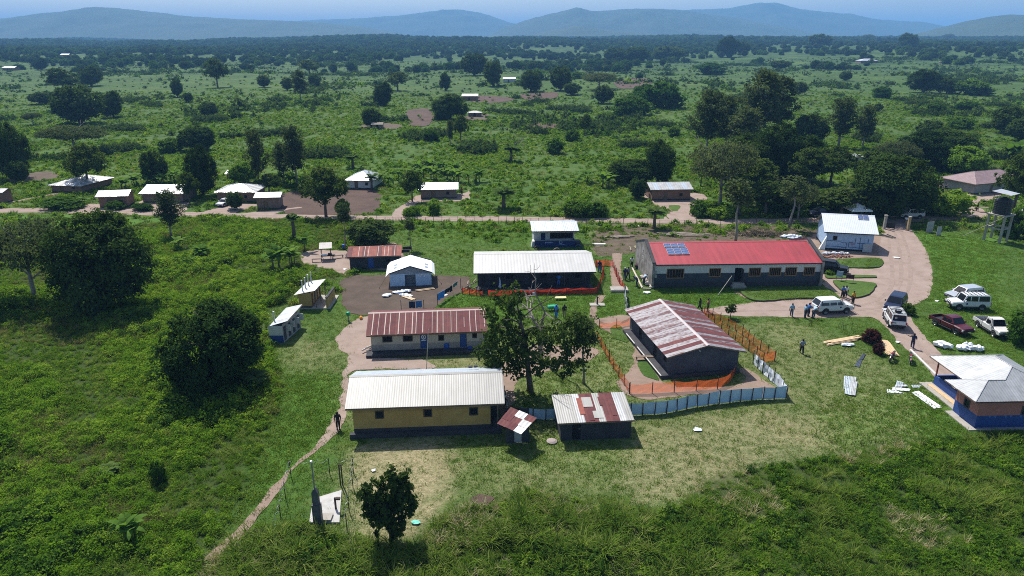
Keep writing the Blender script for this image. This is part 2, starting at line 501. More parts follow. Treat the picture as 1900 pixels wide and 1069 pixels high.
sheet('house_yard', rag(catmull(W2([(1770, 353), (1800, 358), (1860, 356), (1840, 372), (1810, 380), (1830, 398), (1775, 402), (1792, 384), (1800, 370)])), .4, .3), M_dirt, .016)
sheet('foot_path', rag(ribbon([(-30, 385), (40, 372), (90, 362), (130, 356)], 1.6), .3, .4), M_path, .012)
sheet('foot_path', rag(ribbon([(-40, 572), (20, 556), (62, 546)], 1.4), .3, .6), M_path, .012)
sheet('foot_path', rag(ribbon([(1118, 548), (1100, 575), (1102, 592)], .9), .2, .8), M_path, .012)
sheet('foot_path', rag(ribbon([(1364, 541), (1388, 553), (1412, 560)], .8), .15, .8), M_path, .012)
sheet('foot_path', rag(ribbon([(1146, 470), (1142, 500), (1150, 540)], 1.6), .3, .6), M_path, .012)
sheet('brush_soil', rag(catmull(W2([(870, 925), (890, 917), (918, 924), (905, 936), (880, 935)])), .15, 1), M_farm, .02)
for pts in ([(757, 206), (798, 203), (800, 230), (760, 232)], [(855, 182), (900, 178), (955, 184), (900, 192)], [(1145, 150), (1200, 146), (1205, 160), (1150, 164)],
            [(965, 176), (1030, 172), (1030, 182), (980, 186)], [(975, 234), (1000, 229), (1042, 232), (1036, 240)], [(668, 234), (700, 228), (740, 232), (735, 240), (690, 240)],
            [(862, 216), (905, 212), (900, 222), (870, 224)], [(20, 330), (90, 318), (110, 330), (40, 340)], [(1690, 345), (1740, 335), (1750, 352), (1700, 360)]):
    sheet('field_plot', rag(catmull(W2(pts), True, 2.0), 1.2, .1), M_litter if pts[0][0] in (668, 690, 862, 20) else M_farm, .03 + .1 * (pts[0][1] < 250))

M_rut = dirt_mat('wheel_rut_dirt', (.30, .232, .20), (.262, .20, .168), (.19, .14, .11), .8, 6)
_road = [(-90, 392), (0, 391), (100, 391), (220, 394), (330, 397), (430, 400), (560, 403), (700, 405), (900, 406), (1100, 409), (1300, 411), (1450, 410), (1560, 408), (1680, 408), (1760, 403), (1830, 399), (1960, 397)]
def offset_px(px, d):
    c = catmull(W2(px), False, 3.0); t = np.gradient(c, axis=0); t /= np.hypot(t[:, 0], t[:, 1])[:, None]
    c = c + np.stack([-t[:, 1], t[:, 0]], 1) * d
    w = .22; n_ = np.stack([-t[:, 1], t[:, 0]], 1)
    return np.concatenate([c + n_ * w, (c - n_ * w)[::-1]])
for d_ in (-.85, .75): sheet('wheel_rut', rag(offset_px(_road, d_), .12, .8), M_rut, .022, bare=False)
for px_, d_ in (([(1655, 415), (1665, 450), (1672, 500), (1664, 545), (1630, 572), (1560, 578), (1450, 576), (1330, 578)], .0), ([(1662, 415), (1680, 450), (1690, 505), (1682, 548), (1668, 575), (1680, 610), (1720, 655), (1760, 700)], .0), ([(1648, 415), (1650, 460), (1656, 510), (1645, 545), (1600, 566), (1480, 570)], .0)):
    sheet('wheel_rut', rag(offset_px(px_, d_), .2, .6), M_rut, .026, bare=False)

# raised lawns with a cut bank towards the driveway
def raised_lawn(px, h=.22):
    loop = rag(catmull(W2(px), True, .5), .08, .9)
    o = sheet('lawn_island', loop, M_grass, h, bare=False)
    mb = MB(); n = len(loop)
    for i in range(n):
        a, b = loop[i], loop[(i + 1) % n]
        mb.poly([(a[0], a[1], -.05), (b[0], b[1], -.05), (b[0], b[1], h), (a[0], a[1], h)])
    bank = mb.build('cut_bank', M_soil, o)
    return loop
LAWNS = [raised_lawn([(1545, 524), (1562, 522), (1620, 527), (1623, 536), (1610, 549), (1586, 554), (1572, 548), (1558, 538)]),
         raised_lawn([(1532, 510), (1560, 511), (1626, 513), (1627, 516), (1560, 517), (1534, 517)], .16),
         raised_lawn([(1376, 541), (1440, 536), (1522, 534), (1536, 540), (1550, 554), (1480, 555), (1404, 560)]),
         raised_lawn([(1540, 484), (1628, 480), (1631, 496), (1562, 497), (1542, 492)], .14)]

# ------------------------------------------------------------------ hills
def hills(name, prof, dist, depth, base, seed, mt):
    dist *= .95; depth *= .95
    xs = np.array([p[0] for p in prof], float); ys = np.array([p[1] for p in prof], float)
    n, k = 260, 44
    u = np.linspace(xs[0], xs[-1], n); top = np.interp(u, xs, ys)
    wx = (u - CX) / FPX * dist * 1.0
    hz = CAMH + (HOR - top) / FPX * dist / (_c * _c)
    mb = MB()
    for j in range(k):
        t = j / (k - 1)                       # 0 foot .. 1 behind the ridge
        s = math.sin(min(t / .62, 1) * math.pi / 2) if t < .62 else math.cos((t - .62) / .38 * math.pi / 2)
        for i in range(n):
            y = dist + (t - .62) * depth
            x = wx[i] * (1 + (t - .62) * depth / dist * .35)
            z = base + (hz[i] - base) * s
            amp = (hz[i] - base) * .13 * math.sin(math.pi * min(t / .62, 1)) * (1 - (t / .62) ** 4) if t < .62 else 0
            z += amp * mnoise.fractal((x / 300 + seed, y / 300, seed), .9, 2.1, 5)
            if .5 < t < .7: z += 5 * mnoise.noise((x / 70, y / 300, seed)) + 2.5 * mnoise.noise((x / 25, y / 200, seed))
            mb.v.append((x, y, z))
    for j in range(k - 1):
        for i in range(n - 1):
            mb.f.append((j * n + i, j * n + i + 1, (j + 1) * n + i + 1, (j + 1) * n + i)); mb.m.append(0)
    return struct(mb.build(name, mt, None, True))
M_hill = dirt_mat('wooded_hillside', (.030, .050, .018), (.045, .066, .022), (.07, .082, .032), .004, .03, 1.0)
hills('hills', [(-330, 70), (-100, 64), (0, 60), (55, 56), (100, 43), (150, 38), (200, 33), (245, 27), (300, 31), (340, 35), (400, 41), (500, 45), (600, 48), (700, 56), (800, 72)], 6200, 2600, 10, 1.0, M_hill)
hills('hills', [(430, 60), (520, 49), (600, 46), (700, 43), (770, 38), (835, 31), (865, 31), (905, 37), (945, 49), (1000, 60), (1060, 72)], 9500, 3500, 10, 4.0, M_hill)
hills('hills', [(900, 74), (935, 56), (990, 42), (1060, 28), (1090, 33), (1150, 30), (1190, 29), (1240, 32), (1300, 39), (1360, 48), (1420, 56), (1500, 66), (1580, 76)], 7000, 2600, 10, 7.0, M_hill)
hills('hills', [(1120, 60), (1200, 36), (1250, 31), (1320, 29), (1372, 21), (1395, 21), (1440, 30), (1520, 37), (1570, 45), (1640, 48), (1680, 57), (1740, 70)], 9000, 3000, 10, 11.0, M_hill)
hills('hills', [(1640, 72), (1700, 57), (1750, 45), (1805, 38), (1850, 42), (1900, 42), (1980, 46), (2100, 58), (2250, 70)], 4300, 1800, 14, 15.0, M_hill)
hills('hills', [(960, 72), (1010, 61), (1060, 54), (1100, 58), (1200, 66), (1260, 74)], 5200, 1500, 12, 19.0, M_hill)

# ------------------------------------------------------------------ haze
hm, hnt, hout = nodes_of('air_haze')
pv = hnt.nodes.new('ShaderNodeVolumePrincipled')
pv.inputs['Color'].default_value = (.24, .55, 1.0, 1)
pv.inputs['Density'].default_value = 1.6e-4
pv.inputs['Anisotropy'].default_value = 0.0
hnt.links.new(pv.outputs[0], hout.inputs['Volume'])
mb = MB(); mb.box((-24000, -900, -60), (24000, 24000, 440))
tag(mb.build('haze', hm), 'pale blue haze lying over the distant plain and hills', 'haze', kind='stuff')
# ------------------------------------------------------------------ foliage
def leaf_mat(name, c0, c1, c2, trans=.35, gloss=.0, rnd=.5, patch=.12, obj=True):
    """leaves: three tones of the leaf's own colour, varied per plant and by patches of ground; light passes through"""
    m, nt, out = nodes_of(name); pos = npos(nt)
    oi = nt.nodes.new('ShaderNodeObjectInfo').outputs['Random']
    f = nmath(nt, 'ADD', nmath(nt, 'MULTIPLY', oi, rnd), nmath(nt, 'MULTIPLY', nnoise(nt, patch, 3, .6, pos), 1 - rnd))
    f = nmath(nt, 'ADD', nmath(nt, 'MULTIPLY', f, .72), nmath(nt, 'MULTIPLY', nnoise(nt, 1.6, 2, .6, pos), .28))
    col = nramp(nt, f, [(.28, c0), (.5, c1), (.74, c2)])
    d = nt.nodes.new('ShaderNodeBsdfDiffuse'); t = nt.nodes.new('ShaderNodeBsdfTranslucent')
    nt.links.new(col, d.inputs[0])
    nt.links.new(nmix(nt, 1.0, col, (1.25, 1.3, .6), 'MULTIPLY'), t.inputs[0])
    mx = nt.nodes.new('ShaderNodeMixShader'); mx.inputs[0].default_value = trans
    nt.links.new(d.outputs[0], mx.inputs[1]); nt.links.new(t.outputs[0], mx.inputs[2])
    sh = mx.outputs[0]
    if gloss:
        g = nt.nodes.new('ShaderNodeBsdfGlossy'); g.inputs['Roughness'].default_value = .42; g.inputs['Color'].default_value = (.9, .95, .9, 1)
        m2 = nt.nodes.new('ShaderNodeMixShader'); m2.inputs[0].default_value = gloss
        nt.links.new(sh, m2.inputs[1]); nt.links.new(g.outputs[0], m2.inputs[2]); sh = m2.outputs[0]
    nt.links.new(sh, out.inputs[0]); _mats[name] = m
    return m

L_mango = leaf_mat('mango_leaf', (.024, .050, .012), (.035, .066, .014), (.060, .098, .022), 0.16, 0.0)
L_lime = leaf_mat('young_mango_leaf', (.10, .19, .02), (.14, .24, .03), (.18, .28, .04), 0.3, 0.0)
L_open = leaf_mat('tree_leaf', (.044, .076, .020), (.062, .100, .025), (.095, .135, .036), 0.36, 0.0)
L_grey = leaf_mat('feathery_leaf', (.065, .088, .042), (.085, .112, .052), (.11, .135, .065), 0.35, 0.0)
L_euc = leaf_mat('eucalyptus_leaf', (.055, .080, .038), (.072, .100, .045), (.095, .125, .055), 0.35, 0.0)
L_ban = leaf_mat('banana_leaf', (.075, .15, .026), (.105, .195, .036), (.15, .23, .055), .42, .0)
L_red = leaf_mat('red_croton_leaf', (.045, .018, .016), (.080, .024, .022), (.11, .045, .030), 0.25, 0.0)
L_palm = leaf_mat('palm_leaf', (.060, .115, .026), (.085, .145, .033), (.12, .175, .05), .38, .0)
L_shrub = leaf_mat('shrub_leaf', (.064, .138, .013), (.130, .235, .022), (.245, .325, .055), 0.5, 0.0, .45, .035)
L_dshrub = leaf_mat('dark_shrub_leaf', (.036, .085, .013), (.056, .118, .017), (.090, .16, .026), 0.42, 0.0, .6)
L_blade = leaf_mat('tall_grass_blade', (.070, .130, .016), (.120, .195, .028), (.205, .250, .062), 0.46, 0.0, .7, .1)
L_lawn = leaf_mat('lawn_blade', (.062, .140, .012), (.105, .190, .021), (.170, .222, .045), 0.44, 0.0, .5, .06)
L_olive = leaf_mat('olive_dry_grass', (.100, .130, .030), (.150, .165, .050), (.220, .200, .090), 0.42, 0.0, .6, .08)
L_straw = leaf_mat('dry_straw', (.27, .235, .125), (.38, .33, .19), (.46, .41, .26), 0.35, 0.0)
L_far = leaf_mat('bushland_leaf', (.038, .070, .020), (.054, .092, .025), (.080, .118, .034), 0.32, 0.0)
M_bark = mat('bark', (.095, .075, .055), (.15, .125, .10), 6, .9, bump=.6)
M_gbark = mat('grey_bark', (.20, .18, .16), (.30, .275, .25), 4, .9, bump=.5)

def quad_mesh(name, P4, materials, midx=None, smooth=False):
    """P4: (n,4,3) array of quads"""
    n = len(P4); me = bpy.data.meshes.new(name)
    me.vertices.add(n * 4); me.vertices.foreach_set('co', P4.reshape(-1))
    me.loops.add(n * 4); me.loops.foreach_set('vertex_index', np.arange(n * 4))
    me.polygons.add(n); me.polygons.foreach_set('loop_start', np.arange(0, n * 4, 4)); me.polygons.foreach_set('loop_total', np.full(n, 4))
    for m in (materials if isinstance(materials, list) else [materials]): me.materials.append(m)
    if midx is not None: me.polygons.foreach_set('material_index', midx)
    me.update(calc_edges=True)
    return me

def leaves(centers, size, r, aspect=.6, up=.35, outward=None):
    """one leaf (a bent diamond-like quad) at each point"""
    n = len(centers)
    nr = r.normal(0, 1, (n, 3))
    if outward is not None: nr = nr * .75 + outward * 1.0
    nr[:, 2] += up
    nr /= np.linalg.norm(nr, axis=1)[:, None]
    a = np.cross(nr, r.normal(0, 1, (n, 3))); a /= np.linalg.norm(a, axis=1)[:, None]
    b = np.cross(nr, a)
    s = size * r.uniform(.6, 1.35, n)[:, None]
    q = np.stack([centers - a * s, centers - b * s * aspect + nr * s * .18, centers + a * s, centers + b * s * aspect + nr * s * .18], 1)
    return q

def crown_pts(lobes, n_clump, per, r, clump_r, shell=.72):
    """points gathered in clumps through a crown made of several lobes (cx, cy, cz, rx, ry, rz)"""
    L = np.array(lobes); w = (L[:, 3] * L[:, 4] * L[:, 5]) ** .67; w = w / w.sum()
    k = r.choice(len(L), n_clump, p=w)
    d = r.normal(0, 1, (n_clump, 3)); d /= np.linalg.norm(d, axis=1)[:, None]
    rad = shell + (1 - shell) * r.random(n_clump) ** .5
    rad = np.where(r.random(n_clump) < .18, r.uniform(.3, .8, n_clump), rad)
    c = L[k, :3] + d * L[k, 3:] * rad[:, None]
    cr = clump_r * r.uniform(.6, 1.4, n_clump)
    o = r.normal(0, .5, (n_clump, per, 3)) * cr[:, None, None]; o[..., 2] *= .7
    pts = (c[:, None, :] + o).reshape(-1, 3)
    out = np.repeat(d, per, 0)
    return pts, out

def limbs(mb, top, base_r, H, spread, nb, r, lean=(0, 0), start=.35, rise=.6):
    """trunk with tapering limbs"""
    lean = Vector((lean[0], lean[1], 0))
    tr = [Vector((0, 0, -.15)), Vector((0, 0, H * .15)) + lean * .15, Vector((r.normal(0, .06) * H * .3, r.normal(0, .06) * H * .3, H * .45)) + lean * .5, Vector((0, 0, top)) + lean]
    mb.path(tr, [base_r * 1.25, base_r, base_r * .7, base_r * .25], 8)
    for i in range(nb):
        t = start + (.92 - start) * i / max(nb - 1, 1)
        p = tr[1].lerp(tr[3], t); a = i * 2.4 + r.uniform(-.4, .4)
        l = spread * r.uniform(.6, 1.0)
        e = p + Vector((math.cos(a) * l, math.sin(a) * l, l * rise * r.uniform(.5, 1.2)))
        m = p.lerp(e, .5) + Vector((0, 0, l * .08))
        rr = base_r * (.55 - .35 * t)
        mb.path([p, m, e], [rr, rr * .7, rr * .25], 5)
        for q in range(2):
            a2 = a + r.uniform(-.9, .9); s = m.lerp(e, r.uniform(.1, .7))
            mb.path([s, s + Vector((math.cos(a2), math.sin(a2), r.uniform(.2, .9))) * l * .4], [rr * .4, rr * .12], 4)

TREES = {}
def tree_kind(key, leafm, barkm, H, lobes, n_clump, per, clump_r, leaf, trunk_r, nb, spread, top=None, lean=(0, 0), shell=.72, aspect=.6, up=.35, start=.35, seed=1, rise=.6, outward=True):
    r = np.random.default_rng(seed)
    pts, outw = crown_pts(lobes, n_clump, per, r, clump_r, shell)
    pts[:, 2] = np.maximum(pts[:, 2], .15)
    crown = quad_mesh('crown_' + key, leaves(pts, leaf, r, aspect, up, outw if outward else None), leafm)
    mb = MB(); limbs(mb, top or H * .8, trunk_r, H, spread, nb, r, lean, start, rise)
    TREES[key] = (crown, mb.mesh('trunk_' + key, barkm, True), H)

# all kinds are modelled about 10 m high (unit trees), scaled when planted
tree_kind('mango', L_mango, M_bark, 10, [(0, 0, 5.6, 5.4, 5.2, 4.3), (-2.6, .6, 4.6, 3.6, 3.6, 3.6), (2.8, -.4, 4.8, 3.4, 3.6, 3.5), (.6, 1.0, 7.4, 3.2, 3.2, 2.6), (-.8, -2.4, 4.2, 3.6, 3.0, 3.4), (-1.6, 0, 7.6, 2.2, 2.2, 1.9)],
          300, 96, .95, .20, .42, 7, 3.6, seed=3, shell=.80, up=1.0)
tree_kind('mango_b', L_mango, M_bark, 10, [(0, 0, 5.0, 6.0, 5.6, 4.4), (-3.0, -.6, 4.2, 3.6, 3.4, 3.4), (3.2, .4, 4.6, 3.3, 3.4, 3.4), (0, -2.2, 5.4, 3.8, 3.2, 3.4), (1.5, .2, 7.0, 3.0, 3.0, 2.5)],
          310, 94, .90, .20, .42, 7, 3.8, seed=8, shell=.82, up=1.0)
tree_kind('lime', L_lime, M_bark, 10, [(0, 0, 5.4, 6.0, 5.0, 4.2), (-3.4, 0, 5.0, 3.6, 3.4, 3.2), (3.2, 0, 5.2, 3.6, 3.4, 3.2), (0, 0, 7.2, 3.4, 3.2, 2.5)], 330, 40, .8, .32, .4, 6, 3.6, seed=5, shell=.85)
tree_kind('round', L_far, M_bark, 10, [(0, 0, 5.4, 4.4, 4.4, 4.4), (-1.6, .4, 6.8, 2.6, 2.6, 2.4), (1.8, 0, 5.0, 3.0, 3.0, 3.2), (-1.9, -.5, 4.4, 2.8, 2.8, 2.8)], 260, 34, .8, .34, .38, 6, 3.0, seed=15, shell=.8)
tree_kind('open', L_open, M_bark, 10, [(0, 0, 6.4, 4.4, 4.2, 2.6), (-2.2, .6, 5.2, 2.6, 2.6, 1.9), (2.4, -.4, 5.6, 2.6, 2.6, 2.0), (.4, .4, 8.2, 2.3, 2.3, 1.5), (-.8, -1.8, 4.6, 2.4, 2.2, 1.5)],
          190, 34, .62, .24, .28, 8, 3.6, seed=21, shell=.55)
tree_kind('airy', L_open, M_bark, 10, [(-2.4, 0, 7.2, 1.7, 1.6, 2.4), (-2.2, .3, 4.6, 2.2, 1.8, 1.7), (.2, -.3, 5.0, 2.4, 2.0, 1.5), (2.6, .2, 5.2, 2.2, 2.0, 1.5), (3.6, -.2, 3.6, 1.3, 1.3, 1.7), (4.0, 0, 6.2, 1.2, 1.2, 1.3), (-3.4, 0, 3.2, 1.5, 1.4, 1.2), (.8, 0, 3.2, 2.4, 1.6, 1.0), (-1.5, 0, 9.0, .8, .8, .9), (-2.2, .2, 2.7, 1.9, 1.6, 1.2), (2.0, 0, 2.5, 1.7, 1.4, 1.0), (-.2, -.4, 2.2, 1.4, 1.2, .8)],
          250, 24, .50, .18, .24, 11, 3.8, seed=71, shell=.3, lean=(-1.2, 0))
tree_kind('open_b', L_open, M_bark, 10, [(-1.4, 0, 6.8, 3.0, 3.0, 2.2), (1.9, .5, 6.0, 2.8, 2.8, 2.3), (0, 0, 8.6, 1.8, 1.8, 1.3), (.4, -1.5, 4.8, 2.8, 2.2, 1.6)],
          170, 32, .66, .24, .26, 8, 3.2, seed=27, shell=.5)
tree_kind('lowtree', L_open, M_bark, 10, [(0, 0, 3.4, 2.8, 2.5, 2.6), (-2.6, 0, 6.6, 1.3, 1.3, 2.2), (.6, .2, 7.4, 1.7, 1.5, 2.2), (2.5, -.2, 6.8, 1.4, 1.3, 2.0), (1.6, 0, 4.6, 2.6, 2.2, 2.0), (-1.4, -.3, 5.0, 2.0, 1.8, 1.8)],
          190, 34, .55, .30, .24, 9, 2.6, seed=83, shell=.5, start=.15)
tree_kind('acacia', L_grey, M_gbark, 10, [(0, 0, 7.6, 6.6, 6.2, 1.5), (-4.0, .8, 6.6, 3.8, 3.8, 1.2), (4.2, -.6, 6.8, 3.8, 3.6, 1.2), (0, -2, 5.8, 4.6, 3.4, 1.1), (1, 2, 8.6, 4.0, 3.6, .9)],
          330, 30, .75, .20, .30, 9, 5.6, seed=33, shell=.5, top=7.0, start=.2)
tree_kind('eucalyptus', L_euc, M_gbark, 10, [(0, 0, 7.4, 1.7, 1.7, 2.4), (.8, .2, 5.4, 1.7, 1.6, 1.9), (-.9, -.2, 5.6, 1.6, 1.6, 1.8), (.1, .1, 9.0, 1.1, 1.1, 1.2), (-.2, .2, 3.8, 1.4, 1.4, 1.2)],
          150, 34, .55, .19, .16, 9, 1.6, seed=41, shell=.45, up=-.2, aspect=.45, rise=1.0)
tree_kind('slender', L_euc, M_gbark, 10, [(0, 0, 8.6, 1.3, 1.3, 1.5), (.5, 0, 7.2, 1.2, 1.1, .9), (-.5, .2, 6.4, .9, .9, .8)], 60, 28, .5, .18, .13, 7, 1.1, seed=47, shell=.4, start=.6, rise=.9)
tree_kind('bush', L_dshrub, M_bark, 10, [(0, 0, 4.4, 5.6, 5.4, 4.6), (-3.4, .4, 3.4, 4.0, 3.8, 3.6), (3.4, -.4, 3.6, 3.8, 3.8, 3.6), (.6, -.6, 6.8, 3.2, 3.0, 2.8)], 150, 30, 1.1, .5, .3, 7, 3.0, seed=51, shell=.72)
tree_kind('bush_b', L_shrub, M_bark, 10, [(0, 0, 3.8, 5.8, 5.4, 4.4), (-3.0, .4, 3.0, 4.4, 3.8, 3.4), (3.6, -.4, 4.4, 3.0, 3.0, 3.6)], 140, 28, 1.1, .5, .3, 7, 3.0, seed=57, shell=.7)

def blade_fan(mb_quads, base, ang, length, width, droop, r, lift=.6, seg=4):
    """one long arching leaf as a strip of quads"""
    d = np.array([math.cos(ang), math.sin(ang), 0.]); sd = np.array([-d[1], d[0], 0.])
    pts = []
    for i in range(seg + 1):
        t = i / seg
        p = base + d * length * t * math.cos(lift * (1 - t * droop)) + np.array([0, 0, length * (math.sin(lift) * t - droop * t * t)])
        w = width * (1 - (2 * t - .75) ** 2 * .45) * (1 if t < .9 else .35)
        pts.append((p - sd * w / 2, p + sd * w / 2))
    for i in range(seg):
        mb_quads.append([pts[i][0], pts[i][1], pts[i + 1][1], pts[i + 1][0]])

def banana_kind(key, n, seed, H=10.):
    r = np.random.default_rng(seed); q = []; mb = MB()
    for s in range(n):
        bx, by = (r.uniform(-2.6, 2.6), r.uniform(-2.2, 2.2)) if n > 1 else (0, 0)
        h = H * r.uniform(.34, .48)
        mb.path([(bx, by, -.2), (bx + r.uniform(-.2, .2), by, h * .5), (bx, by, h)], [.4, .34, .22], 7)
        for k in range(9):
            blade_fan(q, np.array([bx, by, h - .2 * (k % 3)]), k * 2.4 + r.uniform(-.3, .3), H * r.uniform(.46, .64), 2.4, r.uniform(.3, .8), r, r.uniform(.35, 1.2), 5)
    TREES[key] = (quad_mesh('crown_' + key, np.array(q), L_ban), mb.mesh('trunk_' + key, mat('banana_stem', (.10, .12, .04), (.15, .17, .06), 3, .8), True), H)
banana_kind('banana', 1, 5); banana_kind('banana_b', 3, 6)

def palm_kind(key, seed, leafm=L_palm, H=10., th=.45, nf=22, flen=.42):
    r = np.random.default_rng(seed); q = []; mb = MB()
    mb.path([(0, 0, -.2), (.05, .1, H * th * .5), (0, 0, H * th)], [.62, .5, .45], 8)
    for k in range(nf):
        a = k * 2.4; lift = r.uniform(.15, 1.35); L = H * flen * r.uniform(.85, 1.15); dr = r.uniform(.25, .6)
        base = np.array([0, 0, H * th])
        d = np.array([math.cos(a), math.sin(a), 0.]); sd = np.array([-d[1], d[0], 0.])
        for i in range(1, 14):
            t = i / 13
            p = base + d * L * t * math.cos(lift) + np.array([0, 0, L * (math.sin(lift) * t - dr * t * t)])
            for s in (-1, 1):
                l = 1.25 * (1 - abs(t - .5)) * H * .1
                e = p + sd * s * l + d * l * .45 + np.array([0, 0, -.25 * l])
                w = d * .24
                q.append([p - w, p + w, e + w * .4, e - w * .4])
    TREES[key] = (quad_mesh('crown_' + key, np.array(q), leafm), mb.mesh('trunk_' + key, M_bark, True), H)
palm_kind('palm', 7); palm_kind('papaya', 9, L_palm, 10, .72, 18, .26)

def bare_kind(key, seed):
    r = np.random.default_rng(seed); mb = MB(); tw = MB()
    def grow(p, d, l, rad, depth, host):
        e = p + d * l; m = p.lerp(e, .5) + Vector(r.normal(0, .06, 3)) * l
        host.path([p, m, e], [rad, rad * .82, rad * .62], 6 if depth < 2 else 4, cap=False)
        if depth >= 5: return
        for k in range(2 if depth else 3):
            nd = (d + Vector(r.normal(0, .55, 3)) + Vector((0, 0, .12))).normalized()
            grow(e, nd, l * r.uniform(.62, .85), rad * .6, depth + 1, mb if depth < 1 else tw)
    grow(Vector((0, 0, -.2)), Vector((.05, 0, 1)), 3.0, .27, 0, mb)
    mt = mat('dead_wood', (.17, .14, .12), (.26, .23, .21), 5, .9)
    TREES[key] = (tw.mesh('branches_' + key, mt), mb.mesh('trunk_' + key, mt, True), 10)
bare_kind('bare', 12)

def plant_tree(key, px, py, h, w=None, label='', name='tree', cat='tree', group=None, rz=None, at=None):
    """a tree rooted at a ground pixel; h, w in metres"""
    p = at if at is not None else G(px, py)
    crown, trunk, H = TREES[key]
    k = h / H; kw = (w or h) / 10.0
    o = thing(name, label, cat, p, random.uniform(0, 6.28) if rz is None else rz, group)
    o.scale = (kw, kw, k)
    put('trunk', trunk, o)
    c = put('branches' if key == 'bare' else 'crown', crown, o)
    if key == 'bare': c['kind'] = 'stuff'
    return o

# ------------------------------------------------------------------ ground cover (nobody could count it)
def tuft(name, n, L, W, spread, material, r, lift=(.7, 1.5), droop=(.1, .5), seg=2):
    q = []
    for i in range(n):
        a = r.uniform(0, 6.283); rad = spread * math.sqrt(r.random()); b = r.uniform(0, 6.283)
        blade_fan(q, np.array([rad * math.cos(b), rad * math.sin(b), -.02]), a, L * r.uniform(.6, 1.2), W, r.uniform(*droop), r, r.uniform(*lift), seg)
    return quad_mesh(name, np.array(q), material)

def shrub(name, n, rx, rz, leaf, material, r, clumps=14):
    pts, o = crown_pts([(0, 0, rz * .35, rx, rx, rz * .75), (rx * .4, rx * .2, rz * .5, rx * .6, rx * .6, rz * .6), (-rx * .4, -rx * .1, rz * .3, rx * .6, rx * .7, rz * .5)], clumps, n // clumps, r, rx * .34, .6)
    pts[:, 2] = np.abs(pts[:, 2])
    return quad_mesh(name, leaves(pts, leaf, r, .6, .5, o), material)

def kit(name, meshes):
    c = bpy.data.collections.new(name)
    for i, me in enumerate(meshes):
        c.objects.link(bpy.data.objects.new('%s_%02d' % (name, i), me))
    return c

rr = np.random.default_rng(77)
KIT_LAWN = kit('lawn_tufts', [tuft('lawn_a', 16, .17, .03, .30, L_lawn, rr), tuft('lawn_b', 16, .24, .03, .32, L_lawn, rr), tuft('lawn_c', 14, .30, .035, .30, L_blade, rr), tuft('straw_a', 16, .2, .03, .34, L_straw, rr, (.1, .7)), tuft('straw_b', 12, .3, .03, .34, L_straw, rr, (.05, .5))])
KIT_SHRUB = kit('weeds', [shrub('weed_a', 224, .5, .5, .060, L_shrub, rr), shrub('weed_b', 266, .7, .85, .068, L_shrub, rr), shrub('weed_c', 238, .6, .75, .065, L_dshrub, rr), tuft('weed_d', 52, .85, .036, .38, L_blade, rr, (.8, 1.5), (.15, .6), 3), shrub('weed_e', 152, .4, .38, .055, L_shrub, rr, 8), tuft('weed_f', 44, .8, .034, .42, L_olive, rr, (.85, 1.5), (.1, .5), 3), tuft('weed_g', 44, .6, .034, .42, L_lawn, rr, (.7, 1.5), (.1, .5), 3)])
KIT_REED = kit('tall_grass', [tuft('reed_a', 40, 1.5, .050, .42, L_blade, rr, (1.05, 1.52), (.10, .45), 5), tuft('reed_b', 36, 1.1, .045, .40, L_blade, rr, (.9, 1.5), (.12, .55), 4), shrub('reed_weed', 168, .6, .6, .10, L_shrub, rr), tuft('reed_dry', 24, 1.05, .04, .35, L_straw, rr, (.9, 1.5), (.05, .4), 3), tuft('reed_c', 40, .8, .045, .45, L_lawn, rr, (.8, 1.5), (.1, .5), 3), shrub('reed_dark', 168, .7, .7, .10, L_dshrub, rr), tuft('reed_arch', 20, 1.6, .075, .25, L_blade, rr, (.7, 1.4), (.3, .8), 5)])
KIT_FAR = kit('bushland', [shrub('far_a', 140, 1.0, 1.1, .22, L_far, rr), shrub('far_b', 140, 1.0, .8, .18, L_shrub, rr), shrub('far_c', 154, 1.0, 1.6, .20, L_far, rr), tuft('far_d', 40, 1.0, .075, .8, L_blade, rr, (.8, 1.5), (.15, .5), 2), shrub('far_e', 126, 1.0, .6, .19, L_dshrub, rr), tuft('far_f', 40, .9, .07, .8, L_lawn, rr, (.8, 1.5), (.15, .5), 2), tuft('far_g', 34, .9, .07, .8, L_olive, rr, (.8, 1.5), (.1, .4), 2)])
KIT_WOOD = kit('far_wood_trees', [TREES[k][0] for k in ('round', 'bush', 'open', 'acacia', 'mango_b')])

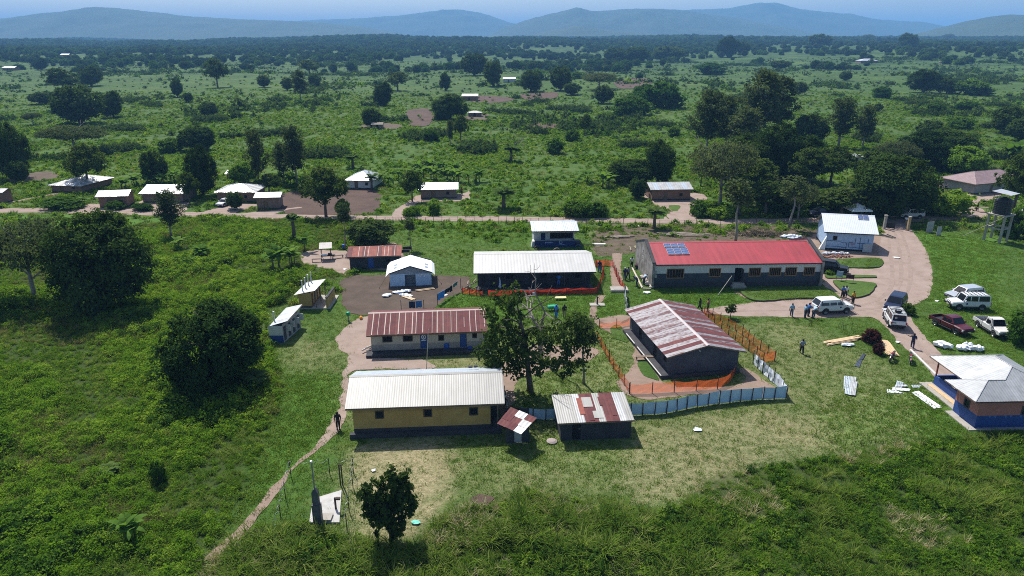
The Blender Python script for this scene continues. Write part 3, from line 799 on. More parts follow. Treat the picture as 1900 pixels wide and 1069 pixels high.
def scatter(name, label, cat, pts, idx, scl, rotz, col, zscale=None):
    """one object: plants of a kit set out on points"""
    n = len(pts); me = bpy.data.meshes.new(name)
    me.vertices.add(n); me.vertices.foreach_set('co', np.asarray(pts, float).ravel())
    a = me.attributes.new('idx', 'INT', 'POINT'); a.data.foreach_set('value', np.asarray(idx, np.int32))
    a = me.attributes.new('rot', 'FLOAT_VECTOR', 'POINT'); v = np.zeros((n, 3)); v[:, 2] = rotz; a.data.foreach_set('vector', v.ravel())
    a = me.attributes.new('scl', 'FLOAT_VECTOR', 'POINT'); v = np.repeat(np.asarray(scl, float)[:, None], 3, 1)
    if zscale is not None: v[:, 2] *= zscale
    a.data.foreach_set('vector', v.ravel())
    me.update()
    o = put(name, me)
    ng = bpy.data.node_groups.new(name, 'GeometryNodeTree')
    ng.interface.new_socket('Geometry', in_out='INPUT', socket_type='NodeSocketGeometry')
    ng.interface.new_socket('Geometry', in_out='OUTPUT', socket_type='NodeSocketGeometry')
    gi = ng.nodes.new('NodeGroupInput'); go = ng.nodes.new('NodeGroupOutput')
    ip = ng.nodes.new('GeometryNodeInstanceOnPoints'); ci = ng.nodes.new('GeometryNodeCollectionInfo')
    ci.inputs[0].default_value = col; ci.inputs['Separate Children'].default_value = True; ci.inputs['Reset Children'].default_value = True
    def na(k, t):
        q = ng.nodes.new('GeometryNodeInputNamedAttribute'); q.data_type = t; q.inputs[0].default_value = k
        return q.outputs[0]
    ip.inputs['Pick Instance'].default_value = True
    L = ng.links.new
    L(gi.outputs[0], ip.inputs['Points']); L(ci.outputs[0], ip.inputs['Instance'])
    L(na('idx', 'INT'), ip.inputs['Instance Index']); L(na('rot', 'FLOAT_VECTOR'), ip.inputs['Rotation']); L(na('scl', 'FLOAT_VECTOR'), ip.inputs['Scale'])
    L(ip.outputs[0], go.inputs[0])
    md = o.modifiers.new('plants', 'NODES'); md.node_group = ng
    return tag(o, label, cat, kind='stuff')
# ------------------------------------------------------------------ builders for houses
def V(*a): return Vector(a)

class Frame:
    def __init__(s, A, B):
        s.o = Vector((A.x, A.y, 0)); d = B - A; s.L = math.hypot(d.x, d.y); s.ang = math.atan2(d.y, d.x)
        s.u = Vector((math.cos(s.ang), math.sin(s.ang), 0)); s.v = Vector((-s.u.y, s.u.x, 0))
    def loc(s, w):
        d = Vector(w) - s.o; return Vector((d.dot(s.u), d.dot(s.v), w[2]))
    def world(s, x, y, z=0): return s.o + s.u * x + s.v * y + Vector((0, 0, z))
    def pix(s, x, y, z): w = s.world(x, y, z); return proj(w.x, w.y, w.z)
    def foot(s, x0, x1, y0, y1): BARE.append(np.array([[w.x, w.y] for w in (s.world(x0, y0), s.world(x1, y0), s.world(x1, y1), s.world(x0, y1))]))

def fit(bl, br, ye, yr, ov=.5, slope=15):
    """walls from the base line, eave and ridge heights from the rows where they appear"""
    f = Frame(P(*bl), P(*br)); m = f.L / 2
    ze = min(np.linspace(1, 6, 501), key=lambda z: abs(f.pix(m, -ov, z)[1] - ye))
    t = math.tan(R(slope))
    half = min(np.linspace(.3, 12, 1171), key=lambda w: abs(f.pix(m, w, ze + (w + ov) * t)[1] - yr))
    return f, float(ze), float(half), float(ze + (half + ov) * t)

def clip(poly, u0, u1):
    """2D polygon [(u, v)] cut to u0 <= u <= u1"""
    for lim, sgn in ((u0, 1), (u1, -1)):
        out = []
        for i in range(len(poly)):
            a, b = poly[i], poly[(i + 1) % len(poly)]
            ia, ib = (a[0] - lim) * sgn >= -1e-9, (b[0] - lim) * sgn >= -1e-9
            if ia: out.append(a)
            if ia != ib:
                t = (lim - a[0]) / (b[0] - a[0]); out.append((lim, a[1] + (b[1] - a[1]) * t))
        poly = out
        if not poly: break
    return poly

def roof_face(parent, poly, pick, width=.85, sub=6, amp=.016, name='roof_sheet', jit=.012, bend=0, gap=.0):
    """a roof slope laid with single corrugated sheets, each an object of its own"""
    poly = [Vector(p) for p in poly]
    n = (poly[1] - poly[0]).cross(poly[2] - poly[0]).normalized()
    if n.z < 0: n = -n
    h = Vector((0, 0, 1)).cross(n); h = h.normalized() if h.length > 1e-4 else Vector((1, 0, 0))
    s = n.cross(h).normalized(); o = poly[0]
    uv = [((p - o).dot(h), (p - o).dot(s)) for p in poly]
    u0, u1 = min(a for a, _ in uv), max(a for a, _ in uv)
    k = max(1, round((u1 - u0) / width)); w = (u1 - u0) / k
    for i in range(k):
        mb = MB(); lift = random.uniform(0, jit); cut = random.uniform(-.05, .05) if jit else 0
        a0, a1 = u0 + w * i + gap / 2, u0 + w * (i + 1) - gap / 2
        if len(clip(uv, a0, a1)) < 3: continue
        for j in range(sub):
            b0, b1 = a0 + (a1 - a0) * j / sub, a0 + (a1 - a0) * (j + 1) / sub
            q = clip(uv, b0, b1)
            if len(q) < 3: continue
            mid = (b0 + b1) / 2
            mb.poly([o + h * u + s * v + n * (.012 + lift + (amp if ((j + (u > mid)) % 2) else 0)) for u, v in q])
        if mb.f:
            mb.build(name, pick(i, k), parent)

def wall(mb, o, u, L, z0, z1, ops=(), bands=((99, 0),), depth=.16, apex=None, ax=.5):
    """outer face with real openings; o bottom left seen from outside, u to the right"""
    o = Vector(o); u = Vector(u).normalized(); n = u.cross(Vector((0, 0, 1)))
    pt = lambda x, z, d=0: o + u * x + Vector((0, 0, z)) - n * d
    band = lambda z: next(m for t, m in bands if z < t)
    xs = sorted({0, L} | {x for a in ops for x in a[:2]})
    zs = sorted({z0, z1} | {z for a in ops for z in a[2:4]} | {t for t, _ in bands if z0 < t < z1})
    for i in range(len(xs) - 1):
        for j in range(len(zs) - 1):
            cx, cz = (xs[i] + xs[i + 1]) / 2, (zs[j] + zs[j + 1]) / 2
            if any(a[0] < cx < a[1] and a[2] < cz < a[3] for a in ops): continue
            mb.poly([pt(xs[i], zs[j]), pt(xs[i + 1], zs[j]), pt(xs[i + 1], zs[j + 1]), pt(xs[i], zs[j + 1])], band(cz))
    for a in ops:
        x0, x1, a0, a1 = a[:4]
        for p, q in (((x0, a0), (x1, a0)), ((x1, a0), (x1, a1)), ((x1, a1), (x0, a1)), ((x0, a1), (x0, a0))):
            mb.poly([pt(*p), pt(*p, depth), pt(*q, depth), pt(*q)], band((a0 + a1) / 2))
    if apex:
        mb.poly([pt(0, z1), pt(L, z1), pt(L * ax, apex)], band(z1 - .01))

M_glass = mat('window_glass', (.012, .014, .018), rough=.12, spec=.5)
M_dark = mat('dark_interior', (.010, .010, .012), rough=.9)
M_steel = mat('grey_steel', (.22, .23, .24), (.30, .31, .32), 6, .5, .4)
M_wood = mat('weathered_wood', (.13, .095, .065), (.20, .15, .11), 5, .85, bump=.4)
M_post = mat('dark_wooden_post', (.045, .032, .025), (.08, .06, .045), 6, .9)
M_timber = mat('sawn_timber', (.46, .33, .19), (.56, .42, .26), 4, .8, bump=.2)

def window(root, o, u, op, frame, pane=M_glass, bars=0, depth=.14, label=None):
    o = Vector(o); u = Vector(u).normalized(); n = u.cross(Vector((0, 0, 1)))
    x0, x1, z0, z1 = op[:4]
    M = Matrix.Translation(o) @ Matrix((u.to_4d(), (-n).to_4d(), Vector((0, 0, 1, 0)), Vector((0, 0, 0, 1)))).transposed()
    M = Matrix(((u.x, -n.x, 0, o.x), (u.y, -n.y, 0, o.y), (0, 0, 1, o.z), (0, 0, 0, 1)))
    mb = MB(); t = .06; d = depth
    for a, b in (((x0 - .05, -.02, z0 - .05), (x0 + t, d, z1 + .05)), ((x1 - t, -.02, z0 - .05), (x1 + .05, d, z1 + .05)), ((x0 + t, -.018, z1 - t), (x1 - t, d, z1 + .048)), ((x0 + t, -.03, z0 - .06), (x1 - t, d, z0 + t))):
        mb.box(a, b, 0, M)
    for i in range(bars):
        x = x0 + (x1 - x0) * (i + 1) / (bars + 1); mb.box((x - .02, d * .4, z0 + t), (x + .02, d * .6, z1 - t), 0, M)
    f = mb.build('window', frame, root)
    mb = MB(); mb.box((x0 + t, d - .05, z0 + t), (x1 - t, d - .03, z1 - t), 0, M); mb.build('pane', pane, f)
    return f

def door(root, o, u, op, m, depth=.12, ajar=0):
    o = Vector(o); u = Vector(u).normalized(); n = u.cross(Vector((0, 0, 1)))
    x0, x1, z0, z1 = op[:4]
    M = Matrix(((u.x, -n.x, 0, o.x), (u.y, -n.y, 0, o.y), (0, 0, 1, o.z), (0, 0, 0, 1)))
    mb = MB(); mb.box((x0 + .02, depth - .05, z0), (x1 - .02, depth, z1 - .02), 0, M)
    for k in (.12, .55):
        h = (z1 - z0); mb.box((x0 + .14, depth - .07, z0 + h * k), (x1 - .14, depth - .05, z0 + h * (k + .33)), 0, M)
    d = mb.build('door', m, root)
    mb = MB(); mb.box((x1 - .16, depth - .12, z0 + 1.0), (x1 - .10, depth - .07, z0 + 1.12), 0, M); mb.build('handle', M_steel, d)
    return d

def gable(root, L, half, ze, zr, pick, ovx=.4, ovf=.5, ridge=None, fascia=None, width=.85, along='x', amp=.010, jit=.012, sub=6, back=True, gap=0):
    """ridge along local x (half = depth to the ridge) or along local y (L = width, half = half the length)"""
    mb = MB()
    if along == 'x':
        x0, x1, y0, ym, y1 = -ovx, L + ovx, -ovf, half, 2 * half + ovf
        F = [(x0, y0, ze), (x1, y0, ze), (x1, ym, zr), (x0, ym, zr)]; Bk = [(x1, y1, ze), (x0, y1, ze), (x0, ym, zr), (x1, ym, zr)]
        mb.box((x0 + .03, y0 + .03, ze - .17), (x1 - .03, y0 + .07, ze - .03))
        for x in (x0 + .03, x1 - .07):
            mb.poly([(x, y0 + .05, ze - .16), (x, y0 + .05, ze - .02), (x, ym, zr - .02), (x, ym, zr - .16)])
            mb.poly([(x, y1 - .05, ze - .16), (x, y1 - .05, ze - .02), (x, ym, zr - .02), (x, ym, zr - .16)])
        cap = [((x0 - .02, ym - .2, zr - .2 * (zr - ze) / (half + ovf) + .035), (x0 - .02, ym, zr + .055), (x0 - .02, ym + .2, zr - .2 * (zr - ze) / (half + ovf) + .035)),
               ((x1 + .02, ym - .2, zr - .2 * (zr - ze) / (half + ovf) + .035), (x1 + .02, ym, zr + .055), (x1 + .02, ym + .2, zr - .2 * (zr - ze) / (half + ovf) + .035))]
    else:
        x0, x1, xm, y0, y1 = -ovx, L + ovx, L / 2, -ovf, 2 * half + ovf
        F = [(x0, y1, ze), (x0, y0, ze), (xm, y0, zr), (xm, y1, zr)]; Bk = [(x1, y0, ze), (x1, y1, ze), (xm, y1, zr), (xm, y0, zr)]
        for y in (y0 + .03, y1 - .03):
            for xa in (x0, x1): mb.poly([(xa, y, ze - .14), (xa, y, ze - .01), (xm, y, zr - .01), (xm, y, zr - .14)])
        sl = (zr - ze) / (L / 2 + ovx)
        cap = [((xm - .2, y0 - .02, zr - .2 * sl + .035), (xm, y0 - .02, zr + .055), (xm + .2, y0 - .02, zr - .2 * sl + .035)), ((xm - .2, y1 + .02, zr - .2 * sl + .035), (xm, y1 + .02, zr + .055), (xm + .2, y1 + .02, zr - .2 * sl + .035))]
    rf = mb.build('roof', fascia or M_wood, root)
    roof_face(rf, F, lambda i, k: pick(i, k, 0), width, sub, amp, jit=jit, gap=gap)
    if back: roof_face(rf, Bk, lambda i, k: pick(i, k, 1), width, sub, amp, jit=jit, gap=gap)
    mb = MB(); a, b = cap
    mb.poly([a[0], b[0], b[1], a[1]]); mb.poly([a[1], b[1], b[2], a[2]])
    mb.build('ridge_cap', ridge or pick(0, 1, 0), rf)
    return rf

def box_walls(root, L, D, H, ops, bands, mats, zr=None, along='x', side_ops=(), z0=0.0, right_ops=(), ridge_y=.5):
    mb = MB()
    wall(mb, (0, 0, 0), (1, 0, 0), L, z0, H, ops, bands, apex=zr if along == 'y' else None)
    wall(mb, (0, D, 0), (0, -1, 0), D, z0, H, side_ops, bands, apex=zr if along == 'x' else None, ax=1 - ridge_y)
    wall(mb, (L, 0, 0), (0, 1, 0), D, z0, H, right_ops, bands, apex=zr if along == 'x' else None, ax=ridge_y)
    wall(mb, (L, D, 0), (-1, 0, 0), L, z0, H, (), bands, apex=zr if along == 'y' else None)
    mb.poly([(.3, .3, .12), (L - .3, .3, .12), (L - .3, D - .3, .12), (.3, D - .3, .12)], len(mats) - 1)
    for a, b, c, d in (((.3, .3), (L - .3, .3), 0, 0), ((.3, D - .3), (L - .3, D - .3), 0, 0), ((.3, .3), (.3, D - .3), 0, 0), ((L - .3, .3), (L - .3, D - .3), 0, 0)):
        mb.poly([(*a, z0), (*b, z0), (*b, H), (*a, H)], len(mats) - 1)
    return mb.build('wall', mats, root)

# roofing metals
Z_new = mat('new_zinc', (.43, .45, .47), (.53, .55, .57), 1.2, .42, .35, spec=.5)
Z_white = mat('white_sheet_metal', (.235, .23, .215), (.335, .33, .315), .6, .5, .1, spec=.5, streak=(3.5, .25, .25))
Z_pale = mat('pale_zinc', (.27, .28, .285), (.42, .43, .44), .8, .55, .25, streak=(1.5, 1.5, .5))
Z_dull = mat('dull_zinc', (.30, .30, .31), (.42, .42, .43), 1.5, .6, .25)
Z_white_b = mat('white_sheet_metal_b', (.26, .255, .24), (.37, .365, .35), .6, .52, .1, spec=.5, streak=(3.5, .25, .25))
Z_blue = mat('bluish_zinc', (.36, .41, .46), (.45, .50, .55), 1.5, .45, .3)
Z_rust = mat('rusty_sheet', (.075, .022, .024), (.165, .045, .042), 1.6, .8, bump=.2, streak=(3, .4, .4))
Z_rust2 = mat('dark_rusty_sheet', (.085, .024, .027), (.13, .036, .036), 1.6, .85, bump=.2)
Z_orust = mat('orange_rusty_sheet', (.20, .055, .040), (.28, .085, .060), 1.4, .8, bump=.2)
Z_streak = mat('rust_streaked_zinc', (.24, .23, .245), (.085, .032, .036), 2.2, .65, .15, lo=.40, hi=.54, streak=(.5, 5.0, .5))
Z_streak2 = mat('zinc_with_rust_specks', (.25, .245, .26), (.10, .045, .045), 3.0, .6, .2, lo=.47, hi=.60, streak=(.5, 5.0, .5))
Z_red = mat('red_painted_metal', (.255, .030, .038), (.38, .044, .054), .3, .5, spec=.4, streak=(2.0, .2, .2))
Z_seam = mat('pale_seam', (.42, .32, .28), (.50, .40, .36), 3, .7)
Z_plum = mat('plum_roofing', (.20, .135, .14), (.255, .18, .185), 1.0, .6)
# ================================================================== buildings of the compound
PL = dict(yellow=mat('yellow_plaster', (.36, .235, .075), (.43, .29, .10), .9, .9), plinth=mat('dark_plinth', (.034, .034, .040), (.055, .055, .062), 1.5, .9),
          cream=mat('cream_plaster', (.42, .40, .33), (.50, .47, .40), .8, .9), grey=mat('grey_plaster', (.26, .25, .24), (.33, .32, .30), .8, .9),
          white=mat('white_plaster', (.50, .51, .50), (.58, .58, .57), 1, .85), slate=mat('slate_paint', (.036, .046, .062), (.052, .062, .08), 1.2, .8),
          blue=mat('blue_paint', (.018, .055, .21), (.024, .07, .25), 1.2, .6), navy=mat('navy_paint', (.010, .026, .12), (.014, .034, .15), 1.5, .6), pink=mat('terracotta_paint', (.36, .145, .115), (.42, .18, .145), 1.1, .85),
          tarblack=mat('blackened_wall', (.028, .03, .038), (.05, .05, .058), .8, .9), mud=mat('mud_brick_wall', (.20, .115, .08), (.27, .165, .12), 1.5, .95, bump=.5),
          mudd=mat('brown_mud_wall', (.17, .125, .10), (.23, .175, .145), 1.5, .95, bump=.4), slab=M_conc, brown=mat('stained_grey_wall', (.16, .145, .13), (.30, .285, .27), 1.0, .9, lo=.4, hi=.6))
D_blue = mat('blue_door', (.02, .07, .26), (.03, .09, .30), 2, .6)
W_frame = mat('dark_window_frame', (.05, .045, .045), rough=.7)
W_orange = mat('brown_window_frame', (.22, .12, .045), (.28, .16, .07), 3, .7)

# ---- 1 yellow house with the pale roof
f, ze, half, zr = fit((658, 810), (925, 800), 754, 693.5, .5, 20)
h = thing('yellow_house', 'long yellow-walled house with pale corrugated roof and three small square windows', 'house', f.o, f.ang)
L, D = f.L, 2 * half; f.foot(-.4, L + .3, -.6, D + .3)
ops = [((a) * L, (b) * L, 1.75, 2.45) for a, b in ((.155, .208), (.485, .538), (.80, .855))]
mb = MB(); porch = .945 * L
wall(mb, (0, 0, 0), (1, 0, 0), porch, 0, ze, ops, ((.75, 1), (2.35, 0), (99, 2)))
wall(mb, (0, D, 0), (0, -1, 0), D, 0, ze, (), ((.75, 1), (99, 0)), apex=zr - .1)
wall(mb, (L, 1.6, 0), (0, 1, 0), D - 1.6, 0, ze, (), ((.75, 1), (99, 0)))
wall(mb, (porch, 0, 0), (0, 1, 0), 1.6, 0, ze, (), ((.75, 1), (99, 0)))
wall(mb, (porch, 1.6, 0), (1, 0, 0), L - porch, 0, ze, (), ((.75, 1), (99, 1)))
wall(mb, (L, D, 0), (-1, 0, 0), L, 0, ze, (), ((.75, 1), (99, 0)))
mb.build('wall', [PL['yellow'], PL['plinth'], mat('dull_yellow_plaster', (.29, .20, .08), (.34, .24, .10), .9, .9)], h)
mb = MB(); mb.box((-.35, -.42, -.1), (L + .25, -.002, .42)); mb.box((porch, .002, -.1), (L + .25, 1.59, .42)); mb.build('plinth', PL['plinth'], h)
mb = MB(); mb.box((L - .12, .1, .42), (L, .22, ze)); mb.build('post', M_wood, h)
for o in ops: window(h, (0, 0, 0), (1, 0, 0), o, W_frame, M_dark)
gable(h, L, half, ze, zr, lambda i, k, s: (Z_white, Z_white, Z_white, Z_white)[(i * 7 + i // 3) % 4] if s == 0 else Z_blue, .55, .5, width=.62, sub=6, ridge=Z_white, amp=.005, jit=.006)
mb = MB(); mb.box((L * .80, D * .78, zr - .42), (L * .83, D * .82, zr - .30)); mb.box((L * .84, D * .79, zr - .42), (L * .868, D * .83, zr - .30)); mb.build('vent_block', PL['plinth'], h)

# ---- 2 little hut with the patched tilted roof
f = Frame(P(938, 822), P(982, 822))
h = thing('tin_hut', 'tiny hut under a tilted patchwork roof of rusty and silver sheets', 'hut', f.o, f.ang)
L, D = f.L, 1.8; f.foot(-.2, L + .2, -.2, D)
mb = MB(); wall(mb, (0, 0, 0), (1, 0, 0), L, 0, 1.75, ((.75, 1.4, 0, 1.6),), ((99, 0),)); wall(mb, (0, D, 0), (0, -1, 0), D, 0, 2.2); wall(mb, (L, 0, 0), (0, 1, 0), D, 0, 2.0); wall(mb, (L, D, 0), (-1, 0, 0), L, 0, 2.4)
mb.build('wall', PL['tarblack'], h)
door(h, (0, 0, 0), (1, 0, 0), (.75, 1.4, .05, 1.6), Z_dull, .06)
mb = MB(); mb.path([(.0, -.05, 1.8), (L, -.05, 1.85)], .05); fr = mb.build('roof', M_wood, h)
q = [f.loc(P(922, 786, 2.0)), f.loc(P(966, 806, 1.95)), f.loc(P(995, 776, 2.35)), f.loc(P(947, 756, 2.6))]
mids = lambda a, b, t: a.lerp(b, t)
pal = [[Z_rust, Z_dull, Z_rust2], [Z_rust2, Z_rust, Z_pale], [Z_rust, Z_pale, Z_new]]
for i in range(3):
    for j in range(3):
        c = lambda a, b: mids(mids(q[0], q[1], a), mids(q[3], q[2], a), b) + V(0, 0, .02 * ((i + j) % 2) + .006 * i)
        a0, a1, b0, b1 = i / 3, (i + 1) / 3 + .02, j / 3, (j + 1) / 3 + .02
        mb = MB(); k = 5
        for t in range(k):
            s0, s1 = a0 + (a1 - a0) * t / k, a0 + (a1 - a0) * (t + 1) / k
            z0, z1 = V(0, 0, .02 * (t % 2)), V(0, 0, .02 * ((t + 1) % 2))
            mb.poly([c(s0, b0) + z0, c(s1, b0) + z1, c(s1, b1) + z1, c(s0, b1) + z0])
        mb.build('roof_sheet', [[Z_rust, Z_rust2, Z_rust], [Z_rust2, Z_rust, Z_dull], [Z_pale, Z_pale, Z_rust]][i][j], fr)

# ---- 3 shed with the patched rusty roof
f, ze, half, zr = fit((1040, 818), (1170, 812), 783, 733, .45, 9)
h = thing('patched_shed', 'dark block shed with silver roof patched in rusty red sheets', 'shed', f.o, f.ang)
L, D = f.L, half + .4; f.foot(-.2, L + .2, -.3, D + .3)
op = ((.16 * L, .28 * L, .05, ze - .25),)
mb = MB(); wall(mb, (0, 0, 0), (1, 0, 0), L, 0, ze, op); wall(mb, (0, D, 0), (0, -1, 0), D, 0, ze + .1); wall(mb, (L, 0, 0), (0, 1, 0), D, 0, ze + .1); wall(mb, (L, D, 0), (-1, 0, 0), L, 0, zr - .1)
mb.build('wall', PL['tarblack'], h); door(h, (0, 0, 0), (1, 0, 0), op[0], M_dark)
mb = MB(); mb.box((-.2, -.4, ze - .16), (L + .2, -.36, ze - .03)); rf = mb.build('roof', M_wood, h)
RB = [(-.35, -.45, ze), (L + .12, -.45, ze), (L + .12, half + .3, zr), (-.35, half + .3, zr)]
def shed_pick(i, k): return [Z_white, Z_white, Z_pale, Z_rust, Z_rust2, Z_white, Z_rust, Z_rust2, Z_pale, Z_white][min(9, int(i / k * 10))]
roof_face(rf, RB, shed_pick, .62, 6, .008)
dz = (zr - ze) / (half + .75)
for x0, x1, y0, y1, m in ((.285, .36, .55, 2.9, Z_orust), (.36, .50, 1.6, 3.0, Z_white), (.47, .60, 0.0, 1.0, Z_white), (.40, .47, -.3, 1.2, Z_rust2), (.74, .80, .3, 2.6, Z_rust), (.60, .64, 1.7, 3.0, Z_rust2)):
    mb = MB(); zz = lambda y: ze + (y + .45) * dz + .062
    mb.poly([(x0 * L, y0, zz(y0)), (x1 * L, y0, zz(y0)), (x1 * L, y1, zz(y1)), (x0 * L, y1, zz(y1))]); mb.build('roof_patch', m, rf)

# ---- 4 long house with the dark red roof
f, ze, half, zr = fit((690, 656), (897, 648), 619, 577, .5, 18)
h = thing('red_brown_roof_house', 'low cream house with maroon sheet roof, pale seams and two blue doors', 'house', f.o, f.ang)
L, D = f.L, 2 * half; f.foot(-.6, L + .3, -1.6, D + .3)
H = max(ze, 2.3)
ops = [(a * L, b * L, c, d) for a, b, c, d in ((.105, .185, 1.35, 2.0), (.285, .365, 1.35, 2.0), (.435, .50, .35, 2.15), (.60, .645, 1.3, 1.9), (.79, .85, .35, 2.15), (.905, .94, 1.45, 1.95))]
box_walls(h, L, D, ze, ops, ((.3, 1), (1.05, 2), (99, 0)), [PL['cream'], PL['plinth'], PL['grey'], M_dark], zr - .1)
mb = MB(); mb.box((-.5, -1.25, -.1), (L + .2, -.002, .32)); mb.build('veranda_floor', PL['plinth'], h)
for i, o in enumerate(ops):
    if i in (2, 4): door(h, (0, 0, 0), (1, 0, 0), o, D_blue)
    else: window(h, (0, 0, 0), (1, 0, 0), o, W_frame, M_dark)
rf = gable(h, L, half, ze, zr, lambda i, k, s: (Z_rust, Z_rust2)[(i * 5 // 3) % 2], .45, .5, width=.78, ridge=Z_seam, sub=6)
sl = (zr - ze) / (half + .5)
for k in range(18):
    x = -.4 + (L + .8) * (k + .5 + random.uniform(-.25, .25)) / 18
    y0, y1 = (-.48, half) if random.random() < .75 else (-.48 + random.uniform(0, 1), half * random.uniform(.5, 1))
    mb = MB(); w = random.choice((.05, .07, .10)); zz = lambda y: ze + (y + .5) * sl + .052
    mb.poly([(x, y0, zz(y0)), (x + w, y0, zz(y0)), (x + w + .03, y1, zz(y1)), (x + .03, y1, zz(y1))]); mb.build('seam_strip', Z_seam, rf)
# the emblem on the first blue door
mb = MB(); w_ = mat('white_emblem', (.75, .77, .8), rough=.6)
cx, cz = ops[2][0] + .38, 1.75
for t in range(12):
    a, b = 2 * math.pi * t / 12, 2 * math.pi * (t + 1) / 12
    mb.poly([(cx + .17 * math.cos(a), .04, cz + .2 * math.sin(a)), (cx + .17 * math.cos(b), .04, cz + .2 * math.sin(b)), (cx + .26 * math.cos(b), .04, cz + .3 * math.sin(b)), (cx + .26 * math.cos(a), .04, cz + .3 * math.sin(a))])
mb.poly([(cx - .07, .04, cz - .1), (cx + .07, .04, cz - .1), (cx + .05, .04, cz + .12), (cx - .05, .04, cz + .12)]); mb.poly([(cx - .26, .04, cz - .45), (cx + .26, .04, cz - .45), (cx + .26, .04, cz - .36), (cx - .26, .04, cz - .36)])
mb.build('emblem', w_, h)

# ---- 6 small house with the orange-red roof
f, ze, half, zr = fit((650, 500), (742, 497), 476, 457, .5, 15)
h = thing('rust_roof_house', 'small dark house with rust-red roof beside the market stall', 'house', f.o, f.ang)
L, D = f.L, 2 * half; f.foot(-.2, L + .2, -.2, D + .2)
ops = [(.36 * L, .48 * L, .1, 1.8), (.72 * L, .82 * L, .9, 1.5)]
box_walls(h, L, D, ze, ops, ((99, 0),), [PL['tarblack'], M_dark], zr - .1)
door(h, (0, 0, 0), (1, 0, 0), ops[0], D_blue); window(h, (0, 0, 0), (1, 0, 0), ops[1], W_frame, M_dark)
rf = gable(h, L, half, ze, zr, lambda i, k, s: Z_orust if (i % 3) else Z_rust, .35, .5, width=.75, ridge=Z_orust)
sl = (zr - ze) / (half + .5)
for k in (.2, .31, .38, .56, .68, .75, .87):
    x = -.3 + (L + .6) * k; mb = MB(); mb.poly([(x, -.48, ze + .05), (x + .09, -.48, ze + .05), (x + .12, half, zr + .05), (x + .05, half, zr + .05)]); mb.build('seam_strip', Z_seam, rf)

# ---- 5 relief tent
f = Frame(P(724, 532), P(801, 529))
h = thing('relief_tent', 'white-roofed relief tent with pale blue walls and open doorway', 'tent', f.o, f.ang)
L, D = f.L, 5.0; f.foot(-.3, L + .3, -.4, D)
T_wall = mat('pale_blue_canvas', (.36, .50, .68), (.42, .56, .74), 1.2, .8); T_roof = mat('white_canvas', (.72, .75, .78), (.78, .80, .82), 2, .7); T_edge = mat('dark_canvas_edge', (.03, .04, .07), rough=.8); T_band = mat('grey_canvas', (.20, .24, .29), (.26, .30, .35), 2, .8)
zk = 1.95; zt = 3.05; x0, x1, dl, dr = .36 * L, .62 * L, 0, 0
mb = MB(); wall(mb, (0, 0, 0), (1, 0, 0), L, 0, zk - .15, ((x0, x1, 0, zk - .25),), ((99, 0),), depth=.05)
mb.build('front_wall', T_wall, h)
mb = MB(); mb.poly([(0, .01, zk - .15), (L, .01, zk - .15), (L, .01, zk), (L / 2, .01, zt - .05), (0, .01, zk)]); mb.build('gable_panel', T_band, h)
mb = MB(); wall(mb, (0, D, 0), (0, -1, 0), D, 0, zk); wall(mb, (L, 0, 0), (0, 1, 0), D, 0, zk); wall(mb, (L, D, 0), (-1, 0, 0), L, 0, zk); mb.build('side_wall', T_wall, h)
mb = MB(); mb.poly([(x0 - .3, 1.2, 0), (x1 + .3, 1.2, 0), (x1 + .3, 1.2, zk), (x0 - .3, 1.2, zk)]); mb.poly([(x0, 0.1, .02), (x1, .1, .02), (x1, 1.2, .02), (x0, 1.2, .02)]); mb.build('inner_curtain', T_band, h)
mb = MB()
prof = [(-.55, 1.55), (-.1, zk + .1), (L / 2, zt), (L + .1, zk + .1), (L + .5, 1.6)]
for (a, az), (b, bz) in zip(prof, prof[1:]):
    mb.poly([(a, -.25, az), (b, -.25, bz), (b, D + .2, bz), (a, D + .2, az)]); mb.poly([(a, -.25, az - .05), (b, -.25, bz - .05), (b, D + .2, bz - .05), (a, D + .2, az - .05)])
rf = mb.build('roof', T_roof, h)
mb = MB()
for (a, az), (b, bz) in list(zip(prof, prof[1:]))[1:3]: mb.poly([(a, -.28, az - .14), (b, -.28, bz - .14), (b, -.28, bz + .02), (a, -.28, az + .02)])
mb.build('roof_edge', T_edge, rf); mb = MB()
for (a, az), (b, bz) in list(zip(prof, prof[1:]))[2:4]: mb.poly([(a, D + .21, az - .06), (b, D + .21, bz - .06), (b, D + .21, bz + .10), (a, D + .21, az + .10)])
mb.build('roof_edge', T_edge, rf)
for sx in (.10, .86):
    for y in (.9, 2.2):
        xx = sx * L; t = lambda x: (zk + .1 + (zt - zk - .1) * (x + .1) / (L / 2 + .1) if x < L / 2 else zk + .1 + (zt - zk - .1) * (L + .1 - x) / (L / 2 + .1)) + .012
        mb = MB(); mb.poly([(xx - .02, y, t(xx - .02)), (xx + .42, y, t(xx + .42)), (xx + .42, y + .8, t(xx + .42)), (xx - .02, y + .8, t(xx - .02))]); mb.build('roof_vent', T_band, rf)
mb = MB(); mb.box((.68 * L, -.012, 1.45), (.86 * L, -.004, 1.66)); lb = mb.build('wall_label', mat('label_white', (.6, .66, .74)), h)
mb = MB()
for k in range(6): mb.box((.70 * L + k * .13, -.018, 1.52), (.70 * L + k * .13 + .09, -.013, 1.60))
mb.build('label_lettering', PL['navy'], lb)
for a, b in (((-.5, -.2, 1.5), (-1.5, -.7, .02)), ((L + .5, .2, 1.5), (L + 1.4, .1, .02)), ((-.5, D, 1.5), (-1.6, D + .4, .02)), ((L + .5, D, 1.5), (L + 1.5, D + .4, .02))):
    mb = MB(); mb.path([a, b], .015, 4); mb.path([b, (b[0], b[1], .25)], .03, 5); mb.build('guy_rope', M_post, h)

